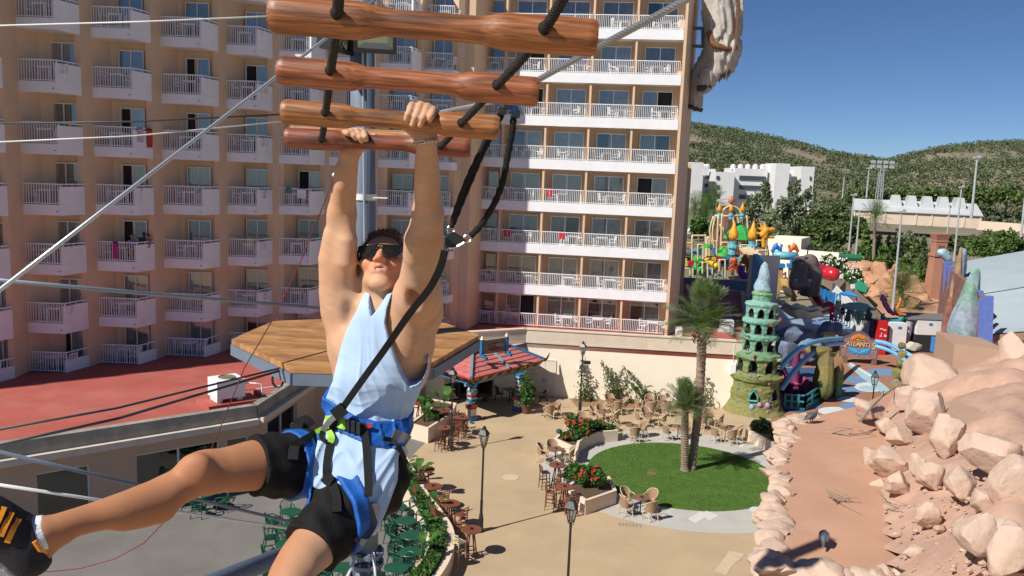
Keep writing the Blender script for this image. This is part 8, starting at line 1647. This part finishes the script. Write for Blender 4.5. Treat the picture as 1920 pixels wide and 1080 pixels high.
gx=S.lo[0]+S.h*np.arange(S.n[0],dtype=np.float32)[:,None,None];gy=S.lo[1]+S.h*np.arange(S.n[1],dtype=np.float32)[None,:,None];gzv=S.lo[2]+S.h*np.arange(S.n[2],dtype=np.float32)[None,None,:]
wz=at(690,798,2.5).z
up_=np.clip((gzv-wz)/.16,0,1);near_belt=np.exp(-((gzv-wz)/.06)**2)
th_=np.arctan2(gx-at(690,790,2.63).x,-(gy-2.63))
def gn(fx_,fy_,fz_,sd):return(np.sin(gx*fx_*1.7+gy*fy_*1.1+sd)+np.sin(gy*fy_*2.1-gzv*fz_*1.3+sd*2.1)+np.sin(gzv*fz_*1.9+gx*fx_*.7+sd*.7)+np.sin(gx*fx_*2.9-gzv*fz_*2.3+gy*fy_+sd*1.3))*.25
w1=gn(11,11,7,1.0);w2=gn(24,24,9,3.0)
rid=lambda v:(1-np.abs(v))**2
above=np.clip((gzv-wz-.005)/.05,0,1);below=np.clip((wz-gzv-.005)/.05,0,1);rt_=np.clip((gx+.50)/.10,0,1)
fold=(rid(np.sin(th_*4.3+gzv*5+2.6*w1))*.006+rid(np.sin(th_*8.5+gzv*9+4.2*w1+.9*w2))*.007*np.clip(.45+1.1*w1,0,1)+rid(np.sin(th_*15+gzv*14+4.5*w1+1.8*w2))*.0035*np.clip(.35+1.3*w2,0,1))*above*(.35+.65*rt_)*np.clip(1.35-(gzv-wz)/.26,0,1)
fold=fold+(rid(np.sin((gx*.5+gzv*.87)*30+3.2*w1+1.0))*.006+rid(np.sin((gx*.3+gzv*.95)*64+3.4*w1+1.4*w2))*.004)*above*(1-rt_*.6)*np.clip(1.2-(gzv-wz)/.2,0,1)
fold=fold+(rid(np.sin((gx*.86-gzv*.5)*21+2.8*w1+2.0))*.008+rid(np.sin((gx*.7-gzv*.7)*47+2.8*w1+1.5*w2))*.005)*below+rid(np.sin(gx*38+gzv*12+3*w2))*.006*np.exp(-((gzv-wz)/.05)**2)
fold=fold+.0016*w2+.003*(1+w1)
S.D=S.D-fold.astype(np.float32)+(.010*near_belt).astype(np.float32)
SPRE=S.D.copy()
outline=[(674,552),(664,585),(650,612),(641,630),(629,672),(620,720),(606,752),(602,775),(606,800),(590,828),(575,850),(578,868),(606,884),(640,902),(668,932),(688,962),(702,985),(716,972),(735,930),(750,890),(748,855),(760,815),(766,785),(780,752),(790,727),(799,690),(800,664),(795,700),(787,722),(776,729),(763,729),(750,705),(737,664),(726,632),(720,607),(724,580),(734,552),(721,556),(708,578),(692,598),(687,580),(684,556)]
pts=[at(x,y,2.535) for x,y in outline];cut2=poly_sd([p.x for p in pts],[p.z for p in pts],gx[:,0,:].repeat(S.n[2],1),gzv[0,0,:][None,:].repeat(S.n[0],0))[:,None,:]
S.D=np.maximum(S.D,cut2 .astype(np.float32))
sv,sf=S.mesh()
def cloth_mat(name,col,rough=.85,wsc=2400,bump=.07,var=.06,sheen=.3):
 m=mat(name,col,rough,var,14,bump=bump,bscale=wsc*.3,sheen=sheen,spec=.25);return m
SHIRT=cloth_mat('pale_blue_jersey',(.41,.56,.775));npmesh('tank_top',sv-po,sf,SHIRT,MAN)
def from_px(pts,depthf,name,m,w,t,parent=MAN):pass
from mathutils.bvhtree import BVHTree
bvh_parts=[BVHTree.FromPolygons([tuple(v) for v in bv[::1]],[tuple(f) for f in bf],epsilon=0.0),BVHTree.FromPolygons([tuple(v) for v in sv],[tuple(f) for f in sf],epsilon=0.0)]
H_=SDF((-.98,2.06,12.84),(-.28,2.80,13.42),.0042)
H_.cone(P_(600,868,2.55),P_(460,873,2.36),.112,.086,.04);H_.cone(P_(640,878,2.60),P_(700,900,2.57),.110,.112,.05);H_.cone(P_(682,845,2.60),P_(668,885,2.58),.120,.128,.05);H_.cone(P_(690,905,2.53),P_(568,1048,2.235),.112,.084,.04)
gx=H_.lo[0]+H_.h*np.arange(H_.n[0],dtype=np.float32)[:,None,None];gy=H_.lo[1]+H_.h*np.arange(H_.n[1],dtype=np.float32)[None,:,None];gzv=H_.lo[2]+H_.h*np.arange(H_.n[2],dtype=np.float32)[None,None,:]
H_.D=H_.D+(.0028*np.sin(gx*52+gzv*40+2*np.sin(gy*20))+.0022*np.sin(gzv*75-gx*30+gy*22)+.002*np.sin(gx*90+gy*60+gzv*25)).astype(np.float32)
def halfspace(Sx,p,n_):
 n_=Vector(n_).normalized();g0=Sx.lo[0]+Sx.h*np.arange(Sx.n[0],dtype=np.float32)[:,None,None];g1=Sx.lo[1]+Sx.h*np.arange(Sx.n[1],dtype=np.float32)[None,:,None];g2=Sx.lo[2]+Sx.h*np.arange(Sx.n[2],dtype=np.float32)[None,None,:]
 return(g0-p[0])*n_.x+(g1-p[1])*n_.y+(g2-p[2])*n_.z
axL=Vector(P_(470,872,2.375)-P_(600,868,2.55));axR=Vector(P_(585,1026,2.27)-P_(690,905,2.53))
hl=np.array(at(474,872,2.38));hr=np.array(at(581,1030,2.265))
axL.z-=.02;HPRE=H_.D.copy()
H_.D=np.maximum(H_.D,np.where(gx<hl[0]+.12,halfspace(H_,hl,axL),-1).astype(np.float32));H_.D=np.maximum(H_.D,np.where((gzv<hr[2]+.16)&(gx>-.85),halfspace(H_,hr,axR),-1).astype(np.float32))
H_.D=np.maximum(H_.D,(gzv-at(680,800,2.5).z))
hv,hf_=H_.mesh();SHORT=mat('black_shorts_cloth',(.0085,.008,.008),.8,.2,14,bump=.3,bscale=200,spec=.25);npmesh('shorts',hv-po,hf_,SHORT,MAN);bvh_parts.append(BVHTree.FromPolygons([tuple(v) for v in hv],[tuple(f) for f in hf_]))
def hit(px,py,lift=.006,far=None):
 d=ray(px,py).normalized();best=None
 for t in bvh_parts:
  q=t.ray_cast(EYE,d)
  if q[0] is not None and(best is None or q[3]<best):best=q[3]
 if best is None:return at(px,py,far or 2.5)
 return EYE+d*(best-lift)
WEB=mat('black_webbing',(.006,.006,.007),.6,.2,200,bump=.4,bscale=400,spec=.3);HBLUE=mat('harness_blue',(.006,.10,.42),.6,.15,30,bump=.2,bscale=200);HGREY=mat('harness_grey',(.10,.10,.11),.7,.15,60);HGRN=mat('harness_green',(.33,.62,.05),.5,.1,30)
def strap(pts,w,m,name,th=.004,lift=.007,sub=5,far=None):
 """flat webbing laid along image points over the figure (x, y[, depth])"""
 P=[hit(p[0],p[1],lift,far) if len(p)==2 else at(*p) for p in pts];P=spline(P,sub) if len(P)>2 else P;b=MB();vs=[]
 for i,p in enumerate(P):
  d=(P[min(i+1,len(P)-1)]-P[max(i-1,0)]).normalized();nv=(EYE-p).normalized();x=d.cross(nv).normalized();nv=x.cross(d)
  vs+=[p-x*w/2-nv*th/2,p+x*w/2-nv*th/2,p+x*w/2+nv*th/2,p-x*w/2+nv*th/2]
 n=len(P);fs=[(4*i+j_,4*i+(j_+1)%4,4*i+4+(j_+1)%4,4*i+4+j_) for i in range(n-1) for j_ in range(4)]+[(3,2,1,0),(4*n-4,4*n-3,4*n-2,4*n-1)];b.add(vs,fs);return b.build(name,m,HAR,ho)
HAR=root('climbing_harness',at(690,800,2.5),'blue climbing harness with black straps worn over tank top and shorts','harness');ho=HAR.location.copy()
def band(G,base,grow,p,n_,half,m,name,extra=None):
 a_=base-grow;d=(np.abs(halfspace(G,p,n_))-half).astype(np.float32);k=.006;D=np.maximum(a_,d)+np.maximum(k-np.abs(a_-d),0)**2/(4*k)
 if extra is not None:D=np.maximum(D,extra)
 Q=SDF(G.lo,G.lo+.1,G.h);Q.n=G.n;Q.D=D;v_,f_=Q.mesh();bvh_parts.append(BVHTree.FromPolygons([tuple(v) for v in v_],[tuple(f) for f in f_]));return npmesh(name,v_-np.array(ho,np.float32),f_,m,HAR)
pb_=np.array(at(690,801,2.52));nb=Vector((at(764,822,2.60)-at(606,776,2.60)).normalized());nb=Vector((-nb.z,-.16,nb.x));ex_=(cut2-.014).astype(np.float32)
band(S,SPRE,.0075,pb_,nb,.0235,HBLUE,'waist_belt',ex_);band(S,SPRE,.0095,pb_+np.array([0,0,.0205]),nb,.0022,mat('belt_trim',(.006,.08,.34),.5,.1),'belt_trim',ex_);band(S,SPRE,.0095,pb_-np.array([0,0,.0205]),nb,.0022,mat('belt_trim',(.006,.08,.34),.5,.1),'belt_trim',ex_)
g0=H_.lo[0]+H_.h*np.arange(H_.n[0],dtype=np.float32)[:,None,None];g2=H_.lo[2]+H_.h*np.arange(H_.n[2],dtype=np.float32)[None,None,:]
pl_=np.array(at(549,884,2.48));band(H_,HPRE,.0065,pl_,axL,.021,HBLUE,'leg_loop',(g0-at(600,880,2.5).x+0*g2).astype(np.float32))
pr_=np.array(at(644,962,2.41));band(H_,HPRE,.012,pr_,Vector(axR)+Vector((-.10,.05,.10)),.026,HBLUE,'leg_loop',(at(596,900,2.5).x-g0+0*g2).astype(np.float32))
strap([(736,815),(748,820),(758,824),(764,828)],.040,HGREY,'grey_pad',.008,.010)
strap([(703,945),(696,985),(672,1018)],.032,HGREY,'grey_pad',.006,.012)
strap([(612,790),(625,789),(640,793),(650,797)],.034,HGRN,'green_pad',.008,.014);strap([(652,796),(668,800),(690,804)],.030,WEB,'buckle_strap',.008,.014)
for x in(652,662,672):b=MB();p=hit(x,797+(x-652)*.3,.022);b.boxx(p,RGT*.006,UPV*.017,FWD*.006);b.build('buckle_bar',BLACKIRON,HAR,ho)
b=MB();p=hit(692,798,.020);b.boxx(p,RGT*.007,UPV*.007,FWD*.003);b.build('red_badge',mat('red_badge',(.45,.03,.03),.5),HAR,ho)
strap([(615,803),(604,806),(593,812)],.020,HGRN,'green_loop',.008,.014);strap([(616,808),(622,820),(619,830)],.018,HGRN,'green_loop',.008,.014)
strap([(594,811),(575,822),(560,830),(548,836)],.022,WEB,'leg_strap',.005,.010);strap([(552,836),(550,848),(549,862)],.030,WEB,'leg_strap',.005,.012)
strap([(620,828),(615,850),(612,875),(612,896)],.022,WEB,'leg_strap',.005,.008);strap([(609,893),(616,900),(624,905)],.034,WEB,'buckle',.012,.012);strap([(622,905),(630,930),(632,960)],.026,WEB,'leg_strap',.005,.008)
strap([(604,808),(602,820),(608,826),(616,829)],.012,WEB,'cord_loop',.005,.012)
strap([(681,800),(686,830),(689,870),(691,910),(690,930)],.024,WEB,'riser',.005,.009);strap([(718,822),(735,826),(748,838),(758,860),(762,868)],.014,WEB,'gear_loop',.008,.016)
strap([(556,800),(572,790),(582,800)],.04,WEB,'pouch',.02,.01,far=2.62)
for x,y in((543,815),(558,802)):b=MB();b.boxx(at(x,y,2.60),RGT*.02,UPV*.016,FWD*.02);b.build('buckle',BLACKIRON,HAR,ho)
LY=root('safety_lanyard',at(846,452,2.28),'black forked safety lanyard from harness to life line trolley','lanyard');HARs,hos=HAR,ho;HAR,ho=LY,LY.location.copy()
p0=hit(624,788,.03);chest=[hit(x,y,.018) for x,y in((640,765),(680,712),(720,658))]
yv=[p.y for p in chest]
strap([(622,806,p0 .y-.005),(634,778,p0 .y-.01),(680,712,min(yv[1],2.49)),(720,657,min(yv[2],2.47)),(768,588,2.38),(806,540,2.33),(826,500,2.30),(834,470,2.29)],.021,WEB,'tether',.006)
strap([(606,806,p0 .y-.012),(618,790,p0 .y-.016),(632,778,p0 .y-.016)],.018,mat('metal_grey',(.28,.29,.30),.4,.1,metal=.6),'adjuster',.010);b=MB();b.boxx(at(636,772,p0 .y-.02),RGT*.016+UPV*.012,UPV*.016-RGT*.012,FWD*.008);b.build('slider_buckle',WEB,LY,ho)
pc_=at(845,449,2.28);b=MB();px_=[(838,436),(848,433),(872,447),(874,453),(852,464),(836,466),(832,460)];A_=[at(x,y,2.272) for x,y in px_];C_=[at(x,y,2.30) for x,y in px_];n=len(A_);b.add(A_+C_,[tuple(range(n)),tuple(range(2*n-1,n-1,-1))]+[(i,n+i,n+(i+1)%n,(i+1)%n) for i in range(n)]);o=b.build('connector',mat('black_plastic',(.02,.02,.022),.35,.1),LY,ho);bv_=o.modifiers.new('edge','BEVEL');bv_.width=.004;bv_.segments=2
CHR=mat('chrome',(.62,.62,.60),.2,.05,metal=.95)
for x,y in((846,430),(877,447)):b=MB();c=at(x,y,2.28);b.tube([c+(RGT*cos(t)+UPV*sin(t))*.010 for t in[2*pi*i/12 for i in range(12)]],.003,6,closed=True);b.build('ring',CHR,LY,ho)
b=MB();b.tube([at(x,y,2.268) for x,y in((842,466),(856,463),(870,455))],.003,6);b.build('metal_edge',CHR,LY,ho)
def sleeve(pts,r,name):
 P=spline([at(*p) for p in pts],8);n=len(P);b=MB();b.tube(P,[r*(1+.10*sin(i*1.7)+.06*sin(i*4.1)) for i in range(n)],10);b.build(name,WEB,LY,ho,smooth=True)
sleeve([(846,426,2.28),(856,390,2.27),(875,340,2.255),(898,290,2.24),(922,240,2.23),(938,212,2.225)],.0072,'lanyard_arm');sleeve([(850,420,2.284),(866,380,2.275),(885,335,2.26),(905,288,2.245),(928,242,2.235),(942,215,2.228)],.0066,'lanyard_arm')
sleeve([(882,443,2.28),(905,418,2.275),(930,375,2.26),(944,335,2.25),(952,290,2.24),(960,250,2.23),(963,220,2.225)],.0088,'lanyard_arm')
for x,y,m in((941,208,BLACKIRON),(962,206,mat('anodised_blue',(.03,.07,.17),.3,.1,metal=.6)),(951,198,BLACKIRON),(966,214,BLACKIRON)):b=MB();b.boxx(at(x,y,2.215),RGT*.012,UPV*.010,FWD*.009);o=b.build('trolley_block',m,LY,ho);bv_=o.modifiers.new('edge','BEVEL');bv_.width=.003;bv_.segments=2
for x,y in((948,193),(962,190)):b=MB();c=at(x,y,2.212);b.lathe([(.011,-.005),(.008,0),(.011,.005)],c=c,n=14,axis=(0,1,0));b.build('pulley',CHR,LY,ho)
HAR,ho=HARs,hos
HG=SDF(tuple(HP_(0,0,0)-np.array([.16,.18,.18])),tuple(HP_(0,0,0)+np.array([.16,.18,.18])),.0032)
def gell(c,r,k=.01,op='add'):HG.ell(HP_(*c),r,HR_,k,op)
gell((0,-.016,.034),(.0795,.0985,.0865),.01);gell((0,.040,.098),(.050,.030,.016),.02);gell((.025,.034,.106),(.032,.026,.014),.02)
gx=HG.lo[0]+HG.h*np.arange(HG.n[0],dtype=np.float32)[:,None,None];gy=HG.lo[1]+HG.h*np.arange(HG.n[1],dtype=np.float32)[None,:,None];gzv=HG.lo[2]+HG.h*np.arange(HG.n[2],dtype=np.float32)[None,None,:]
rel=lambda ax:(gx-HC.x)*ax.x+(gy-HC.y)*ax.y+(gzv-HC.z)*ax.z
lx,lf,lu=rel(hxv),rel(hfv),rel(huv)
HG.D=HG.D+(.0011*np.sin(lx*520+lf*60+3*np.sin(lf*40+lx*25))+.0012*np.sin(lx*150+lu*90+lf*40)).astype(np.float32)
hairline=lf*.80-lu*.62+.004+.10*np.clip(np.abs(lx)-.05,0,1)
hairline=np.where(lf>.0,hairline,-.02-lu*1.0+np.where(np.abs(lx)>.055,-.0,-.05))
HG.D=np.maximum(HG.D,hairline.astype(np.float32));hv_,hf2=HG.mesh()
npmesh('hair',hv_-po,hf2,mat('brown_hair',(.075,.045,.027),.55,.45,120,col2=(.20,.13,.075),bump=.7,bscale=420),MAN)
ne_=np.random.default_rng(3);hvn=len(hv_);sel=ne_.integers(0,hvn,4200);hp=hv_[sel];ctr=np.array(HC,np.float32);dn3=hp-ctr;dn3/=np.linalg.norm(dn3,axis=1)[:,None];fw=np.array(hfv,np.float32);uw=np.array(huv,np.float32)
dn3=dn3*.8+uw*.25-fw*.25+ne_.normal(scale=.30,size=dn3 .shape);dn3/=np.linalg.norm(dn3,axis=1)[:,None];sd3=np.cross(dn3,ne_.normal(size=dn3 .shape));sd3/=np.linalg.norm(sd3,axis=1)[:,None];ln3=ne_.uniform(.007,.017,(len(sel),1))
st3=np.stack([hp-sd3*.0007,hp+sd3*.0007,hp+dn3*ln3],1).reshape(-1,3);npmesh('hair_strands',st3-po,np.arange(len(st3)).reshape(-1,3),[mat('hair_strand_dark',(.06,.036,.022),.5,.3),mat('hair_strand_light',(.24,.16,.095),.5,.3)],MAN,smooth=False,mi=(ne_.random(len(sel))>.55).astype(int))
GLF=mat('black_frame',(.012,.012,.013),.25,.1);r=root('sunglasses',Vector(HP_(0,.1,.01)),'dark wraparound sunglasses on the face of the hanging person','sunglasses');ro=r.location.copy()
def lens_pt(x,u):return Vector(HP_(x,.1035-2.1*x*x-.10*max(0,abs(x)-.045),u))
b=MB();n=20
def lens(s):
 b=MB();vs=[];nu_,nv_=12,7
 for j_ in range(nv_+1):
  for i in range(nu_+1):
   t=i/nu_;w=j_/nv_;x=s*(.007+.061*t);top=.0235+.002*sin(t*pi);bot=-.0225+.0275*((t-.45)/.55)**2;u=bot+(top-bot)*w;vs.append(lens_pt(x,u))
 k=nu_+1;b.add(vs,[(j_*k+i,j_*k+i+1,(j_+1)*k+i+1,(j_+1)*k+i) for j_ in range(nv_) for i in range(nu_)]);return b
LENS=bpy.data.materials.new('dark_lens');LENS.use_nodes=True;q=LENS.node_tree.nodes['Principled BSDF'];q.inputs['Base Color'].default_value=(.012,.014,.016,1);q.inputs['Roughness'].default_value=.06;q.inputs['Coat Weight'].default_value=.6;q.inputs['Coat Roughness'].default_value=.02
for s in(-1,1):lens(s).build('lens',LENS,r,ro,smooth=True)
b=MB();b.tube([lens_pt(-.069+.0069*i,.0245) for i in range(21)],.0026,6)
for s in(-1,1):
 b.tube([lens_pt(s*(.007+.061*i/14),-.0225+.0275*((i/14-.45)/.55)**2) for i in range(15)],.0020,6);b.tube([lens_pt(s*.0685,.0245),lens_pt(s*.069,.012),lens_pt(s*.068,.003)],.0034,6)
b.tube([lens_pt(-.012,.012),lens_pt(0,.018),lens_pt(.012,.012)],.003,6);b.build('frame',GLF,r,ro)
for s in(-1,1):b=MB();b.tube([lens_pt(s*.070,.022),Vector(HP_(s*.079,.05,.018)),Vector(HP_(s*.081,.0,.016)),Vector(HP_(s*.078,-.03,.0))],.0035,6);b.build('temple',GLF,r,ro)
b=MB()
for i in range(6):b.ell(HP_(-.0135+.0054*i,.0905-.25*(-.0135+.0054*i)**2*30,-.0592),(.0029,.0028,.0038),6,5)
b.build('teeth',mat('teeth_white',(.80,.77,.70),.3,.03),MAN,PO_)
c=at(799,266,2.183);r=root('bracelet',c,'silver chain bracelet on the raised right hand wrist in the picture','bracelet');
for i in range(22):
 a=2*pi*i/22;p=Vector((.0325*cos(a),.031*sin(a),.006*cos(a)));b=MB();d=Vector((-sin(a),cos(a),0));x,y,_=frame_from(Vector((cos(a),sin(a),0)));q2=[p+(d*.0055*cos(t)+(x if i%2 else y).normalized()*0+Vector((0,0,1))*.0042*sin(t)) for t in[2*pi*j_/8 for j_ in range(8)]];b.tube(q2,.0014,4,closed=True);b.build('link',CHR,r)
SO=SDF((-1.52,1.72,12.84),(-1.0,2.16,13.36),.0042)
SO.cone(P_(72,1002,1.965),P_(52,1030,1.955),.050,.044,.03);SO.cone(P_(60,1048,1.955),P_(-5,985,1.92),.043,.043,.04);SO.cone(P_(-5,985,1.92),P_(-60,935,1.89),.043,.034,.04);SO.cone(P_(45,1010,1.95),P_(-20,960,1.91),.040,.036,.03)
ankn=Vector(P_(140,982,2.0)-P_(72,1002,1.965));SO.D=np.maximum(SO.D,halfspace(SO,P_(76,1004,1.967),ankn+Vector((-.0,0,.012))).astype(np.float32))
v_,f_=SO.mesh();SHO=root('trainer_shoe',at(40,1020,1.94),'dark trainer with orange stripes on the outstretched foot','shoe');so2=np.array(SHO.location,np.float32);npmesh('upper',v_-so2,f_,mat('navy_mesh',(.012,.013,.022),.8,.3,40,bump=.4,bscale=300),SHO);bvs=BVHTree.FromPolygons([tuple(v) for v in v_],[tuple(f) for f in f_])
def shit(px,py,lift=.003):
 q=bvs.ray_cast(EYE,ray(px,py).normalized());return EYE+ray(px,py).normalized()*((q[3] if q[0] is not None else at(px,py,1.9).length)-lift) if q[0] is not None else at(px,py,1.93)
ORS=mat('orange_stripe',(.85,.30,.01),.5,.1,20)
for a in(((35,972),(24,994),(13,1018)),((22,960),(11,983),(1,1006)),((8,950),(-2,973),(-12,994))):
 b=MB();P=spline([shit(*p) for p in a],4);vs=[]
 for i,p in enumerate(P):
  d=(P[min(i+1,len(P)-1)]-P[max(i-1,0)]).normalized();x=d.cross((EYE-p).normalized()).normalized();vs+=[p-x*.0065,p+x*.0065]
 b.add(vs,[(2*i,2*i+1,2*i+3,2*i+2) for i in range(len(P)-1)]);o=b.build('stripe',ORS,SHO,SHO.location);sm_=o.modifiers.new('thick','SOLIDIFY');sm_.thickness=.003
SL_=SDF((-1.56,1.70,12.80),(-1.0,2.16,13.36),.0042);offv=np.array(-RGT*.030-UPV*.022,np.float32)
SL_.cone(P_(62,1058,1.955)+offv,P_(-10,990,1.92)+offv,.034,.038,.02,flat=(tuple(offv),2.2));SL_.cone(P_(-10,990,1.92)+offv,P_(-62,938,1.89)+offv,.038,.03,.02,flat=(tuple(offv),2.2));v_,f_=SL_.mesh();npmesh('sole',v_-so2,f_,mat('grey_rubber_sole',(.36,.36,.37),.8,.35,30,bump=.8,bscale=90),SHO)
b=MB();b.tube([shit(x,y,.001) for x,y in((64,1015),(74,1030),(88,1038))],.006,6);b.build('heel_tab',ORS,SHO,SHO.location)
SK=SDF((-1.3,1.78,12.9),(-1.0,2.14,13.36),.0036);SK.cone(P_(100,992,1.978),P_(60,1008,1.958),.0395,.053,.02);SK.D=np.maximum(SK.D,halfspace(SK,P_(84,999,1.972),ankn).astype(np.float32)-.006);v_,f_=SK.mesh();npmesh('ankle_sock',v_-po,f_,mat('white_sock',(.74,.75,.80),.9,.05,40,bump=.3,bscale=200),MAN)
